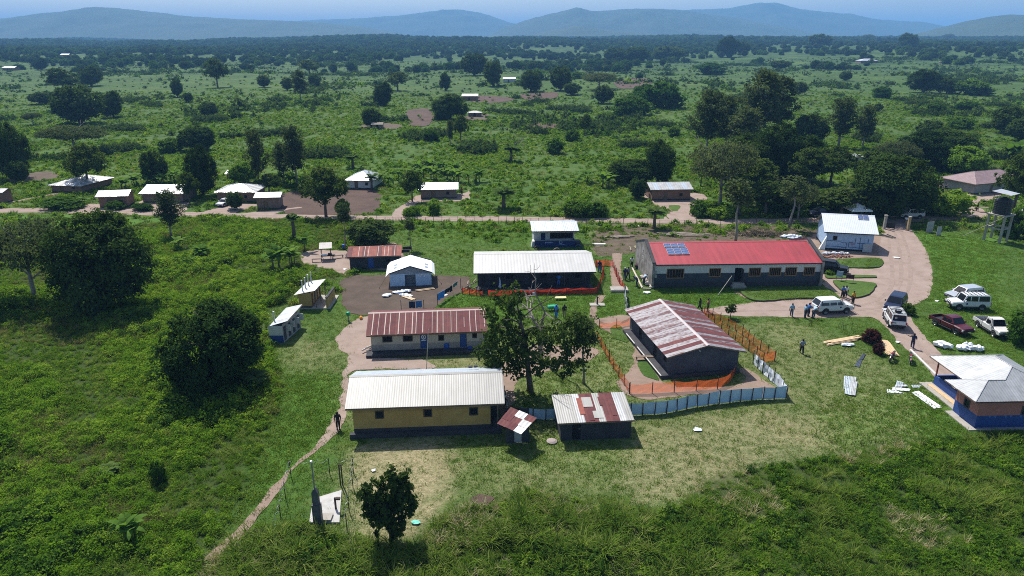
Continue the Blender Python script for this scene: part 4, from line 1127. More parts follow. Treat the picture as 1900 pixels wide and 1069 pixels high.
# ---- 7 latrine with four vent pipes
f = Frame(P(556, 573), P(579, 573))
h = thing('latrine_block', 'yellow latrine with sloping silver roof, four vent pipes and a screen wall', 'latrine', f.o, f.ang)
q = [f.loc(P(545, 548, 2.0)), f.loc(P(584, 540, 2.55)), f.loc(P(604.5, 518, 2.55)), f.loc(P(571, 523, 2.0))]
L = f.L; D = max(q[2].y, q[3].y) - .3; f.foot(-1, L + 3, -.4, D + .5)
mb = MB(); wall(mb, (0, 0, 0), (1, 0, 0), L, 0, 2.15, (), ((.35, 1), (99, 0))); wall(mb, (0, D, 0), (0, -1, 0), D, 0, 2.1, (), ((.35, 1), (99, 0)))
dops = [(k * D / 4 + .25, k * D / 4 + .95, .2, 1.95) for k in range(4)]
wall(mb, (L, 0, 0), (0, 1, 0), D, 0, 2.3, dops, ((.35, 1), (99, 0))); wall(mb, (L, D, 0), (-1, 0, 0), L, 0, 2.2)
mb.build('wall', [PL['yellow'], PL['plinth']], h)
for o in dops: door(h, (L, 0, 0), (0, 1, 0), o, W_frame)
mb = MB(); mb.box((-.15, -.15, -.1), (L + 2.4, D + .2, .14)); mb.build('floor_slab', M_conc, h)
mb = MB(); mb.box((L + 1.9, -.1, .14), (L + 2.1, D * .85, 1.5)); sw = mb.build('screen_wall', PL['yellow'], h)
mb = MB(); mb.box((L + 1.85, -.15, 1.5), (L + 2.15, D * .85 + .05, 1.62)); mb.build('coping', PL['plinth'], sw)
mb = MB()
for y in (.05, D * .5, D - .05): mb.path([(L + .6, y, .1), (L + .6, y, 2.4)], .06, 6)
rf = mb.build('roof', M_wood, h)
roof_face(rf, q, lambda i, k: Z_blue if i % 2 else Z_pale, .8, 6)
for k in range(4):
    b = q[0].lerp(q[3], .22 + .22 * k).lerp(q[1].lerp(q[2], .22 + .22 * k), .28)
    mb = MB(); mb.path([b - V(0, 0, .3), b + V(0, 0, 1.35)], .075, 8); mb.path([b + V(0, 0, 1.35), b + V(0, 0, 1.5)], .105, 8); mb.build('vent_pipe', PL['white'], h)

# ---- 8 lower latrine, blue and white
f = Frame(P(501, 636), P(527, 636))
h = thing('latrine_block', 'white and blue latrine with sloping roof beside the round mango tree', 'latrine', f.o, f.ang)
sh = f.loc(P(559, 608))
q = [f.loc(P(499, 606, 1.95)), f.loc(P(533, 596, 2.5)), f.loc(P(561, 565, 2.5)), f.loc(P(531, 571, 1.95))]
L = f.L; D = sh.y; f.foot(-.3, L + 2.2, -.4, D + .4); sk = sh.x - L      # its plan is a little skewed to the lot
mb = MB(); wall(mb, (0, 0, 0), (1, 0, 0), L, 0, 2.1, (), ((.9, 1), (99, 0)))
uu = Vector((sk, D, 0)); DL = uu.length
dops = [(k * DL / 4 + .2, k * DL / 4 + .85, .15, 1.9) for k in range(4)]
wall(mb, (L, 0, 0), uu, DL, 0, 2.25, dops, ((.9, 2), (99, 2))); wall(mb, (sk, D, 0), -uu, DL, 0, 2.0, (), ((.9, 1), (99, 0))); wall(mb, (L + sk, D, 0), (-1, 0, 0), L, 0, 2.1)
mb.build('wall', [PL['white'], PL['blue'], PL['grey']], h)
un = uu.normalized(); nn = un.cross(V(0, 0, 1))
for i, o in enumerate(dops):
    door(h, (L, 0, 0), uu, o, PL['slate'])
    p = V(L, 0, 0) + un * (o[1] + .12); mb = MB(); mb.path([p + nn * .02, p + nn * .75], .0, 3) if False else mb.box((-.03, 0, 1.1), (.03, .5, 1.9), 0, Matrix(((un.x, nn.x, 0, p.x), (un.y, nn.y, 0, p.y), (0, 0, 1, 0), (0, 0, 0, 1)))); mb.build('screen_panel', PL['white'], h)
mb = MB(); mb.path([q[1] - V(0, 0, .08), q[2] - V(0, 0, .08)], .05, 5); rf = mb.build('roof', M_wood, h)
roof_face(rf, q, lambda i, k: Z_blue if i % 3 else Z_pale, .8, 6)
b = q[0].lerp(q[3], .25).lerp(q[1], .08); mb = MB(); mb.path([b - V(0, 0, .2), b + V(0, 0, 1.1)], .075, 8); mb.path([b + V(0, 0, 1.1), b + V(0, 0, 1.25)], .11, 8); mb.build('vent_pipe', PL['white'], h)

# ---- 9 long ward with the white roof
f, ze, half, zr = fit((886, 540), (1098, 537), 506, 470, .5, 13)
h = thing('white_roof_ward', 'long dark-walled ward with a broad plain white roof and front posts', 'building', f.o, f.ang)
L, D = f.L, 2 * half; f.foot(-.3, L + .3, -.5, D + .3); st = 1.7
ops = [(a * L, b * L, c, d) for a, b, c, d in ((.06, .12, .3, 2.1), (.25, .32, 1.1, 1.9), (.40, .46, .3, 2.1), (.55, .62, 1.1, 1.9), (.70, .76, .3, 2.1), (.86, .93, 1.1, 1.9))]
mb = MB(); wall(mb, (0, st, 0), (1, 0, 0), L, 0, ze + .35, ops); wall(mb, (0, D, 0), (0, -1, 0), D - st, 0, ze, apex=None); wall(mb, (L, st, 0), (0, 1, 0), D - st, 0, ze); wall(mb, (L, D, 0), (-1, 0, 0), L, 0, ze)
mb.poly([(0, st, ze), (0, D, ze), (0, half, zr - .1)]); mb.poly([(L, st, ze), (L, D, ze), (L, half, zr - .1)])
mb.build('wall', PL['tarblack'], h)
mb = MB(); mb.box((-.2, -.1, -.1), (L + .2, st - .002, .22)); mb.build('veranda_floor', PL['plinth'], h)
for o in ops: (door(h, (0, st, 0), (1, 0, 0), o, PL['slate']) if o[2] < .5 else window(h, (0, st, 0), (1, 0, 0), o, W_frame, M_dark))
for x in (.02, .24, .5, .76, .94): mb = MB(); mb.box((x * L - .06, .05, .22), (x * L + .06, .17, ze + .05)); mb.build('post', PL['plinth'], h)
gable(h, L, half, ze, zr, lambda i, k, s: mat('white_coated_sheet', (.37, .365, .35), (.46, .455, .44), .5, .5, spec=.5, streak=(1.5, .2, .2)), .5, .5, width=.9, amp=.008, jit=.003, sub=4, fascia=PL['plinth'])
mb = MB(); mb.path([(3.1, .1, 1.9), (3.15, .0, 1.2), (3.12, .05, .5)], [.05, .12, .22], 7); mb.build('hanging_sheet', T_wall, h)

# ---- 10 blue kiosk with half-buried tyres
f, ze, half, zr = fit((992, 459), (1067, 458), 429, 411, .5, 12)
h = thing('blue_kiosk', 'small white building with navy low front wall, painted marks and silver roof', 'kiosk', f.o, f.ang)
L, D = f.L, 2 * half; f.foot(-.8, L + 1.2, -2.0, D); st = 1.4
ops = [(.17 * L, .28 * L, .1, 2.1), (.40 * L, .96 * L, 1.15, 2.1)]
mb = MB(); wall(mb, (0, st, 0), (1, 0, 0), L, 0, ze + .2, ops, depth=.3); wall(mb, (0, D, 0), (0, -1, 0), D - st, 0, ze); wall(mb, (L, st, 0), (0, 1, 0), D - st, 0, ze); wall(mb, (L, D, 0), (-1, 0, 0), L, 0, ze); mb.build('wall', PL['white'], h)
door(h, (0, st, 0), (1, 0, 0), ops[0], PL['navy']); window(h, (0, st, 0), (1, 0, 0), ops[1], W_frame, M_dark, 2)
mb = MB(); mb.box((0, -.08, 0), (L, .08, 1.15)); mb.box((L - .16, .082, 0), (L, st, 1.15)); lw = mb.build('low_wall', PL['navy'], h)
mb = MB(); mb.box((-.02, -.1, 1.15), (L + .02, .1, 1.21)); mb.build('coping', PL['grey'], lw)
mk = mat('pale_blue_paint', (.22, .32, .52), (.34, .45, .66), 6, .7)
mb = MB()
for k in range(6): mb.box((.255 * L + k * .22, -.092, .70 + .05 * (k % 2)), (.255 * L + k * .22 + .15, -.085, .93))
mb.build('painted_lettering', mk, lw)
mb = MB(); cx, cz = .64 * L, .86
for t in range(14):
    a, b = 2 * math.pi * t / 14, 2 * math.pi * (t + 1) / 14
    mb.poly([(cx + .2 * math.cos(a), -.09, cz + .2 * math.sin(a)), (cx + .2 * math.cos(b), -.09, cz + .2 * math.sin(b)), (cx + .31 * math.cos(b), -.09, cz + .27 * math.sin(b)), (cx + .31 * math.cos(a), -.09, cz + .27 * math.sin(a))])
for k in range(6): mb.box((cx - .2 + k * .17, -.092, .47 - .02 * k), (cx - .2 + k * .17 + .11, -.085, .58 - .02 * k))
mb.build('painted_emblem', mk, lw)
mb = MB(); mb.prism([(-.55, 0), (0, 0), (0, 1.0), (-.35, 1.0)], .1, st); mb.build('side_ramp', PL['white'], h)
mb = MB(); mb.box((L, .3, 0), (L + .9, st, .85)); mb.build('side_block', PL['slate'], h)
for x in (.05, L - .05): mb = MB(); mb.path([(x, .0, 1.21), (x, 0, ze)], .04, 6); mb.build('post', PL['white'], h)
gable(h, L, half, ze, zr, lambda i, k, s: (Z_blue, Z_new)[i % 2], .55, .5, width=.85)
def tyre(px, py, m, label, rz, R0=.52):
    mb = MB(); r0, w = R0, .13
    prof = [(r0 - .17, -w), (r0 - .04, -w), (r0, -w * .6), (r0, w * .6), (r0 - .04, w), (r0 - .17, w), (r0 - .17, -w)]
    mb.lathe(prof, 20, 0, Matrix.Rotation(math.pi / 2, 4, 'X'))
    t = thing('half_buried_tyre', label, 'tyre', P(px, py), rz, 'old tyres set upright in front of the kiosk')
    o = mb.build('tread', m, t, True); o.location = (0, 0, .08)
Tb = mat('tyre_rubber', (.018, .018, .019), (.03, .03, .03), 5, .85); Tu = mat('blue_painted_tyre', (.05, .16, .25), (.07, .21, .30), 4, .8); Tt = mat('tan_painted_tyre', (.16, .12, .08), (.22, .17, .12), 4, .85)
tyre(997, 462, mat('maroon_tyre', (.06, .03, .03), (.09, .05, .05), 4, .85), 'dark maroon tyre half buried by the left end of the kiosk', .1)
tyre(1031, 456, Tu, 'blue painted tyre leaning on the navy kiosk wall', 0, .6); tyre(1033, 467, Tt, 'tan and black tyre half buried in front of the blue one', .05, .58); tyre(1073, 461, mat('navy_tyre', (.02, .04, .10), (.03, .06, .13), 4, .8), 'navy tyre half buried at the right corner of the kiosk', -.2, .6)

# ---- 11 red-roofed hall with solar panels
f, ze, half, zr = fit((1212, 534), (1518, 530), 489.5, 449, .3, 15)
h = thing('red_roof_hall', 'long hall with bright red roof, raised end walls and grilled windows', 'building', f.o, f.ang)
L, D = f.L, 2 * half; f.foot(-.6, L + .5, -.5, D + .4)
fr = ((.076, .177, 1.4, 2.75), (.33, .397, 1.55, 2.75), (.483, .523, .75, 2.8), (.569, .6375, 1.55, 2.75), (.691, .760, 1.55, 2.75), (.788, .855, 1.55, 2.75), (.90, .965, 1.6, 2.75))
ops = [(a * L, b * L, c, d) for a, b, c, d in fr]
bd = ((.72, 2), (2.08, 1), (99, 0))
so_ = [(D * .30, D * .40, .3, 2.4), (D * .66, D * .72, .5, 2.7)]
mb = MB(); wall(mb, (0, 0, 0), (1, 0, 0), L, 0, ze, ops, bd)
wall(mb, (0, D, 0), (0, -1, 0), D, 0, ze, so_, ((99, 3),), apex=zr); wall(mb, (L, 0, 0), (0, 1, 0), D, 0, ze, (), ((99, 3),), apex=zr); wall(mb, (L, D, 0), (-1, 0, 0), L, 0, ze, (), bd)
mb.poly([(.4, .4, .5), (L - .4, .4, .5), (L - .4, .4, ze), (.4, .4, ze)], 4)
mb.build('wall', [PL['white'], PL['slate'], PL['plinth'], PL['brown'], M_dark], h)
for i, o in enumerate(ops):
    if i == 2:
        mb = MB(); mb.box((o[1] + .02, -.72, .8), (o[1] + .07, -.02, 2.75)); mb.build('door', W_frame, h)
    else: window(h, (0, 0, 0), (1, 0, 0), o, W_orange, M_dark, 5)
for o in so_: door(h, (0, D, 0), (0, -1, 0), o, PL['slate'])
for x, w in ((-.35, .35), (L, .35)):
    mb = MB(); mb.prism([(-.25, 0), (D + .25, 0), (D + .25, ze + .15), (half, zr + .42), (-.25, ze + .15)], 0, w)
    mb.v = [(x + y, xx, z) for xx, y, z in mb.v]
    mb.build('end_wall', PL['brown'], h)
    mb = MB()
    for a, b in (((-.3, ze + .16), (half, zr + .43)), ((half, zr + .43), (D + .3, ze + .16))):
        for s in (0, ): mb.poly([(x - .06, a[0], a[1]), (x + w + .06, a[0], a[1]), (x + w + .06, b[0], b[1] + .0), (x - .06, b[0], b[1])]); mb.poly([(x - .06, a[0], a[1] + .16), (x + w + .06, a[0], a[1] + .16), (x + w + .06, b[0], b[1] + .16), (x - .06, b[0], b[1] + .16)]); mb.poly([(x - .06, a[0], a[1]), (x - .06, b[0], b[1]), (x - .06, b[0], b[1] + .16), (x - .06, a[0], a[1] + .16)]); mb.poly([(x + w + .06, a[0], a[1]), (x + w + .06, b[0], b[1]), (x + w + .06, b[0], b[1] + .16), (x + w + .06, a[0], a[1] + .16)])
    mb.poly([(x - .06, -.3, ze + .16), (x + w + .06, -.3, ze + .16), (x + w + .06, -.3, ze + .32), (x - .06, -.3, ze + .32)])
    mb.build('end_wall_coping', PL['plinth'], h)
rf = gable(h, L, half, ze, zr, lambda i, k, s: Z_red, -.02, .35, width=1.0, amp=.006, jit=.0, sub=2, fascia=PL['slate'], ridge=Z_red)
mb = MB(); mb.box((ops[2][0] - .4, -.9, 0), (ops[2][1] + .6, -.002, .35)); mb.box((ops[2][0] - .2, -.55, .35), (ops[2][1] + .4, -.002, .7)); mb.build('door_step', M_conc, h)
mb = MB(); mb.box((.05, -.16, 1.5), (.35, -.002, 2.0)); mb.box((.05, -.16, 2.1), (.35, -.002, 2.5)); mb.build('meter_box', PL['grey'], h)
mb = MB()
for k in range(7): mb.path([(-.36, D * .55, 2.2 + .3 * k), (-.365, D * (.55 + .015 * (-1) ** k), 2.35 + .3 * k)], .03, 4)
mb.build('wall_stain', PL['white'], h)
SOL = mat('solar_cells', (.015, .05, .17), (.025, .075, .23), 3, .22, spec=.5); SF = mat('solar_frame', (.62, .63, .65), rough=.4, metal=.5)
def panel(px4, z0, zs, label, group, base=None):
    """a framed solar panel lying on a roof slope; corners from the photograph on the slope plane"""
    c = [Vector(p) for p in px4]; t = thing('solar_panel', label, 'solar panel', c[0], 0, group)
    c = [p - px4[0] for p in c]; n = (c[1] - c[0]).cross(c[3] - c[0]).normalized()
    n = n if n.z > 0 else -n
    mb = MB(); d = n * .05
    mb.poly([p + d for p in c]); 
    for i in range(4): mb.poly([c[i], c[(i + 1) % 4], c[(i + 1) % 4] + d, c[i] + d])
    mb.build('frame', SF, t)
    mb = MB(); m = sum(c, V(0, 0, 0)) / 4; ins = [m + (p - m) * .94 + d * 1.12 for p in c]
    mb.poly(ins); mb.build('cell_sheet', SOL, t)
    mb = MB()
    for k in (1, 2, 3, 4, 5):
        a, b = ins[0].lerp(ins[1], k / 6), ins[3].lerp(ins[2], k / 6); s = (ins[1] - ins[0]).normalized() * .012
        mb.poly([a - s + n * .006, a + s + n * .006, b + s + n * .006, b - s + n * .006])
    mb.build('cell_line', SF, t)
sl = (zr - ze) / (half + .35); Fh = f
def onroof(x, y, zr_=None): return Fh.world(x, y, ze + (y + .35) * sl + .1)
for r_, (y0, y1, xa) in enumerate(((2.05, 3.75, 2.35), (3.95, 5.0, 2.25))):
    for k in range(3):
        a0 = xa + k * 1.04; a1 = a0 + .98
        panel([onroof(a0, y0), onroof(a1, y0), onroof(a1, y1), onroof(a0, y1)], 0, 0, '%s solar panel in the %s row on the red roof' % (('left', 'middle', 'right')[k], ('lower', 'upper')[r_]), 'solar panels on the red roof')

# ---- 12 fenced dark house with the streaked roof
f = Frame(P(1242, 700), P(1367, 690)); Lb = f.loc(P(1170, 612)).y
L = f.L; D = Lb
ze = min(np.linspace(1.2, 5, 400), key=lambda z: abs(f.pix(-.6, -.5, z)[1] - 664)); zr = min(np.linspace(2, 7, 500), key=lambda z: abs(f.pix(L / 2, -.5, z)[1] - 641))
h = thing('streaked_roof_house', 'dark house with rust-streaked gable roof inside the orange mesh fence', 'house', f.o, f.ang)
f.foot(-.9, L + .2, -.4, D + .2)
so_ = [(D * .25, D * .33, .35, 2.1), (D * .62, D * .70, .35, 2.1), (D * .85, D * .92, 1.1, 1.8)]
box_walls(h, L, D, ze, (), ((.35, 1), (99, 0)), [mat('charcoal_wall', (.04, .045, .06), (.065, .07, .085), .9, .9), PL['plinth'], M_dark], zr - .08, 'y', side_ops=so_)
for o in so_: (door(h, (0, D, 0), (0, -1, 0), o, M_dark) if o[2] < .5 else window(h, (0, D, 0), (0, -1, 0), o, W_frame, M_dark))
mb = MB(); mb.box((-1.05, -.3, -.1), (-.002, D * .96, .38)); mb.box((-.002, -.35, -.1), (L + .15, -.002, .38)); mb.build('veranda_floor', PL['plinth'], h)
mb = MB(); mb.box((-1.12, -.3, .381), (-1.0, D * .55, .43)); mb.box((-1.12, D * .62, .381), (-1.0, D * .85, .43)); mb.build('veranda_kerb', mat('pale_concrete', (.5, .48, .46), rough=.9), h)
seqL = [Z_streak2, Z_rust2, Z_streak2, Z_rust, Z_streak2, Z_streak2, Z_streak, Z_streak2, Z_streak, Z_streak2, Z_streak, Z_streak2, Z_streak2, Z_streak, Z_streak2, Z_streak2]
seqR = [Z_streak2, Z_rust, Z_streak, Z_rust2, Z_streak2, Z_rust2, Z_rust, Z_streak, Z_rust2, Z_streak2, Z_rust, Z_streak, Z_rust2, Z_rust, Z_streak, Z_rust2]
def pk12(i, k, s):
    j = (k - 1 - i) if s == 0 else i
    return (seqL if s == 0 else seqR)[j % 16]
rf = gable(h, L, D / 2, ze, zr, pk12, .65, .5, width=.74, along='y', amp=.02, ridge=mat('ridge_grey', (.38, .33, .33), (.45, .40, .40), 2, .6))
mb = MB(); mb.path([(L * .38, -.6, zr - .55), (L * .38, -.45, zr - .5)], .06, 6); mb.build('end_lamp', PL['white'], h)

# ---- 13 tarpaulin-clad site building
f, ze, half, zr = fit((1530, 463), (1617, 468), 433, 398, .45, 27)
h = thing('tarp_clad_building', 'square building clad in pale blue tarpaulin under a bright white roof', 'building', f.o, f.ang)
L, D = f.L, 2 * half; f.foot(-.6, L + 1.2, -.5, D)
ops = [(.145 * L, .225 * L, 1.75, 2.4)]
box_walls(h, L, D, ze, ops, ((.3, 1), (99, 0)), [mat('blue_tarp', (.30, .42, .60), (.38, .50, .68), 1.2, .6), M_dark, M_dark], zr - .1)
window(h, (0, 0, 0), (1, 0, 0), ops[0], W_frame, M_dark)
bm_ = mat('dark_batten', (.05, .07, .12), rough=.8)
for a, b, c in ((0, .34, 1.55), (.33, .48, 1.3), (.5, .58, 1.42), (.66, .83, 1.35), (0, .33, .62), (.34, .46, .52), (.48, .66, .62), (.66, .80, .55)):
    mb = MB(); mb.box((a * L, -.035, c), (b * L, -.003, c + .07)); mb.build('batten', bm_, h)
for x, a, b in ((.49, .6, 1.5), (.62, 1.1, 2.3), (.72, .35, 2.35), (.89, .9, 2.2), (.44, .3, 1.3)):
    mb = MB(); mb.box((x * L, -.05, a), (x * L + .06, -.036, b)); mb.build('batten', bm_, h)
mb = MB(); mb.box((.53 * L, -.06, 1.12), (.63 * L, -.052, 1.17)); mb.box((.52 * L, -.06, 1.26), (.62 * L, -.052, 1.30)); mb.build('red_marking', mat('red_mark', (.5, .07, .09)), h)
gable(h, L, half, ze, zr, lambda i, k, s: mat('painted_glare_zinc', (.72, .75, .78), (.80, .82, .84), 1.0, .35, .2) if s == 0 else Z_white, .55, .45, width=.85, fascia=PL['plinth'])  # front slope: sun glare painted in as a brighter base colour
mb = MB(); mb.box((.79 * L, -.5, .0), (.98 * L, -.44, 1.35), 0, Matrix.Rotation(R(-8), 4, 'X')); bo = mb.build('leaning_board', mat('grey_board', (.36, .37, .38), (.42, .43, .44), 2, .8), h)
mb = MB(); mb.poly([(-.9, -.2, 0), (-.002, -.2, 0), (-.002, -.2, 2.3)]); mb.poly([(-.9, .3, 0), (-.002, .3, 0), (-.002, .3, 2.3)]); mb.poly([(-.9, -.2, 0), (-.9, .3, 0), (-.002, .3, 2.3), (-.002, -.2, 2.3)]); mb.build('tarp_flap', T_roof, h)
sl = (zr - ze) / (half + .45); Fh = f
zx = lambda y: ze + (y + .45) * sl + .08
for k in range(2):
    a0 = .70 * L + k * .86; c = [f.world(x, y, zx(y)) for x, y in ((a0, half * .70), (a0 + .8, half * .70), (a0 + .8, half * .98), (a0, half * .98))]
    panel(c, 0, 0, '%s of two small solar panels on the bright white roof' % ('left', 'right')[k], 'solar panels on the white roof')

# ---- 14 blue and pink building at the right
C_ = P(1807, 795); f = Frame(C_, C_ + V(1, .035, 0))
h = thing('blue_pink_building', 'pink building with deep blue base, hipped silver roof and a side veranda', 'building', f.o, f.ang)
L, y1, y2, xv, ez = 8.2, 3.1, 8.6, 1.5, 2.9
f.foot(-1.0, L, -.3, y1); f.foot(.4, L, y1, y2 + .4)
ops = [(4.0, 4.75, 1.35, 2.15)]
lops = [(y1 * .38, y1 * .62, 1.3, 2.1)]
mb = MB(); bd = ((1.28, 1), (99, 0))
wall(mb, (0, 0, 0), (1, 0, 0), L, 0, ez, ops, bd); wall(mb, (0, y1, 0), (0, -1, 0), y1, 0, ez, lops, bd); wall(mb, (xv + 2.2, y1, 0), (-1, 0, 0), xv + 2.2, 0, ez, (), bd)
wall(mb, (xv + 2.2, y2, 0), (0, -1, 0), y2 - y1, 0, ez, (), bd); wall(mb, (L, y2, 0), (-1, 0, 0), L - xv - 2.2, 0, ez, (), bd); wall(mb, (L, 0, 0), (0, 1, 0), y2, 0, ez, (), bd)
mb.build('wall', [PL['pink'], PL['blue']], h)
mb = MB()
for k in range(5):
    x = .9 + k * .75 + random.uniform(-.2, .2); mb.poly([(x, -.006, 1.27), (x + random.uniform(.2, .5), -.006, 1.27), (x + random.uniform(.1, .3), -.006, 1.27 - random.uniform(.1, .4))])
mb.build('peeling_paint', mat('faded_blue', (.07, .16, .36), rough=.8), h)
window(h, (0, 0, 0), (1, 0, 0), ops[0], W_frame, M_glass); window(h, (0, y1, 0), (0, -1, 0), lops[0], W_frame, M_glass)
mb = MB(); mb.box((xv, y1 + .002, 0), (xv + .16, y2, 1.0)); mb.box((xv + .16, y2 - .16, 0), (xv + 2.19, y2, 1.0)); mb.build('veranda_wall', PL['blue'], h)
mb = MB(); mb.box((xv + .02, y2 - .14, 1.0), (xv + .14, y2 - .02, ez + .1)); mb.build('veranda_post', mat('red_post', (.25, .07, .05)), h)
mb = MB(); mb.box((-.75, -.4, -.1), (-.002, y1, .08)); mb.box((-.002, -.4, -.1), (L, -.004, .07)); mb.box((.2, y1 + .01, -.1), (xv - .002, y2 + .3, .09)); mb.box((xv + .17, y1 + .02, -.1), (xv + 2.18, y2 - .17, .09)); mb.build('apron_slab', M_conc, h)
mb = MB(); mb.box((.75, y1 + .3, .09), (1.25, y2 - .2, .15)); mb.build('timber_plank', M_timber, h)
b0, b1, ap, br_, vl = V(-.85, 3.9, ez), V(-.75, -.4, ez), V(1.6, 1.75, 3.87), V(3.2, 1.75, 3.87), V(.9, 3.9, ez)
a0, a2, a3, fr_, rr_ = V(.9, 9.1, ez), V(4.7, 5.5, 4.5), V(4.7, 3.15, 4.5), V(8.5, -.4, ez), V(8.5, 9.1, ez)
mb = MB()
for a, b in ((b0, b1), (b1, fr_), (vl, a0), (a0, rr_), (fr_, rr_)): mb.path([a - V(0, 0, .07), b - V(0, 0, .07)], .045, 4)
rf = mb.build('roof', M_post, h)
Z_aged = mat('aged_zinc', (.26, .272, .28), (.36, .372, .38), .8, .5, .2, streak=(1.5, 1.5, .5)); pk = lambda i, k: (Z_aged, Z_pale, Z_aged, Z_aged)[(i * 3 + i // 2) % 4]
for poly in ([b0, b1, ap], [b1, fr_, a3, br_, ap], [b0, ap, br_, vl], [a0, vl, br_, a3, a2], [a0, a2, rr_], [fr_, rr_, a2, a3]): roof_face(rf, poly, pk, .78, 6, .016)
mb = MB()
for a, b in ((b1, ap), (ap, br_), (br_, a3), (a3, a2), (a2, a0), (a3, fr_), (a2, rr_)): mb.path([a + V(0, 0, .03), b + V(0, 0, .03)], .05, 5)
mb.build('ridge_cap', Z_dull, rf)
# ================================================================== houses of the village
def village_house(label, bl, br, ye, yr, wallm, roofm, slope=15, ov=.5, D=None, door_at=(.3,), hip=False, name='village_house', ovx=.5, posts=False, minze=1.9, right_side=True):
    f, ze, half, zr = fit(bl, br, ye, yr, ov, slope)
    if D: half = D / 2; zr = ze + (half + ov) * math.tan(R(slope))
    h = thing(name, label, 'house', f.o, f.ang, 'houses of the village')
    L, DD = f.L, 2 * half; f.foot(-.5, L + .5, -.6, DD + .4)
    ops = [(a * L, a * L + .85, .05, min(1.85, ze - .1)) for a in door_at] + ([(.72 * L, .72 * L + .6, .9, 1.5)] if L > 5 else [])
    box_walls(h, L, DD, ze, ops, ((.25, 1), (99, 0)), [wallm, PL['plinth'], M_dark], None if hip else zr - .08)
    for o in ops: (door(h, (0, 0, 0), (1, 0, 0), o, M_wood) if o[2] < .5 else window(h, (0, 0, 0), (1, 0, 0), o, W_frame, M_dark))
    if not hip:
        gable(h, L, half, ze, zr, lambda i, k, s: roofm[i % len(roofm)], ovx, ov, width=1.0, sub=4)
    else:
        mb = MB(); e = ov
        c = [V(-e, -e, ze), V(L + e, -e, ze), V(L + e, DD + e, ze), V(-e, DD + e, ze)]
        for i in range(4): mb.path([c[i] - V(0, 0, .06), c[(i + 1) % 4] - V(0, 0, .06)], .05, 4)
        rf = mb.build('roof', M_wood, h)
        k = min(L, DD) / 2 + e; t = math.tan(R(slope)); zt = ze + k * t
        r0, r1 = (V(-e + k, DD / 2, zt), V(L + e - k, DD / 2, zt)) if L >= DD else (V(L / 2, -e + k, zt), V(L / 2, DD + e - k, zt))
        if L >= DD: faces = ([c[0], c[1], r1, r0], [c[1], c[2], r1], [c[2], c[3], r0, r1], [c[3], c[0], r0])
        else: faces = ([c[0], c[1], r0], [c[1], c[2], r1, r0], [c[2], c[3], r1], [c[3], c[0], r0, r1])
        for p in faces: roof_face(rf, p, lambda i, k: roofm[i % len(roofm)], 1.0, 4)
        mb = MB()
        for a, b in ((c[0], r0), (c[3], r0), (c[1], r1 if L >= DD else r0), (c[2], r1), (r0, r1)):
            if (a - b).length > .05: mb.path([a + V(0, 0, .03), b + V(0, 0, .03)], .06, 4)
        mb.build('ridge_cap', roofm[0], rf)
    return h, f, ze, half

village_house('mud house with bright silver roof nearest the left edge of the row', (97, 356), (152, 358), 345, 323, PL['mud'], [Z_new, Z_white], 17, hip=True)
village_house('small brick-red mud house with silver roof right beside the road bend', (186, 386), (238, 384), 365, 353, PL['mud'], [Z_pale, Z_new], 17)
village_house('long mud house with wide silver roof behind the roadside bushes', (266, 376), (340, 376), 360, 343, PL['mudd'], [Z_new, Z_pale], 16)
village_house('broad house with hipped silver roof behind the parked white car', (404, 375), (474, 375), 357, 338, PL['mud'], [Z_new, Z_white], 17, hip=True, D=6.5)
village_house('narrow grey-brown hut with patchy silver roof beside the ploughed field', (478, 389), (519, 388), 367, 357, PL['mudd'], [Z_pale, Z_dull], 14)
h, f, ze, half = village_house('white-walled house with steep hipped silver roof above the ploughed field', (644, 350), (692, 351), 335, 312, PL['white'], [Z_new, Z_blue], 24, hip=True, D=7.5)
village_house('brown mud house with clean silver roof in front of the banana grove', (781, 369), (847, 368), 352, 339, PL['mudd'], [Z_blue, Z_new], 16)
village_house('brown mud house with worn silver roof beside the big grey tree', (1209, 372), (1280, 371), 352, 338, PL['mud'], [Z_pale, Z_blue, Z_dull], 15)
village_house('grey house with plum-coloured hipped roof behind the water tower', (1806, 361), (1900, 352), 338, 309, PL['grey'], [Z_plum], 22, hip=True, D=8.0, ov=.7)
village_house('dark mud house cut by the left edge of the picture', (-40, 378), (8, 378), 358, 350, PL['mud'], [Z_dull], 15)
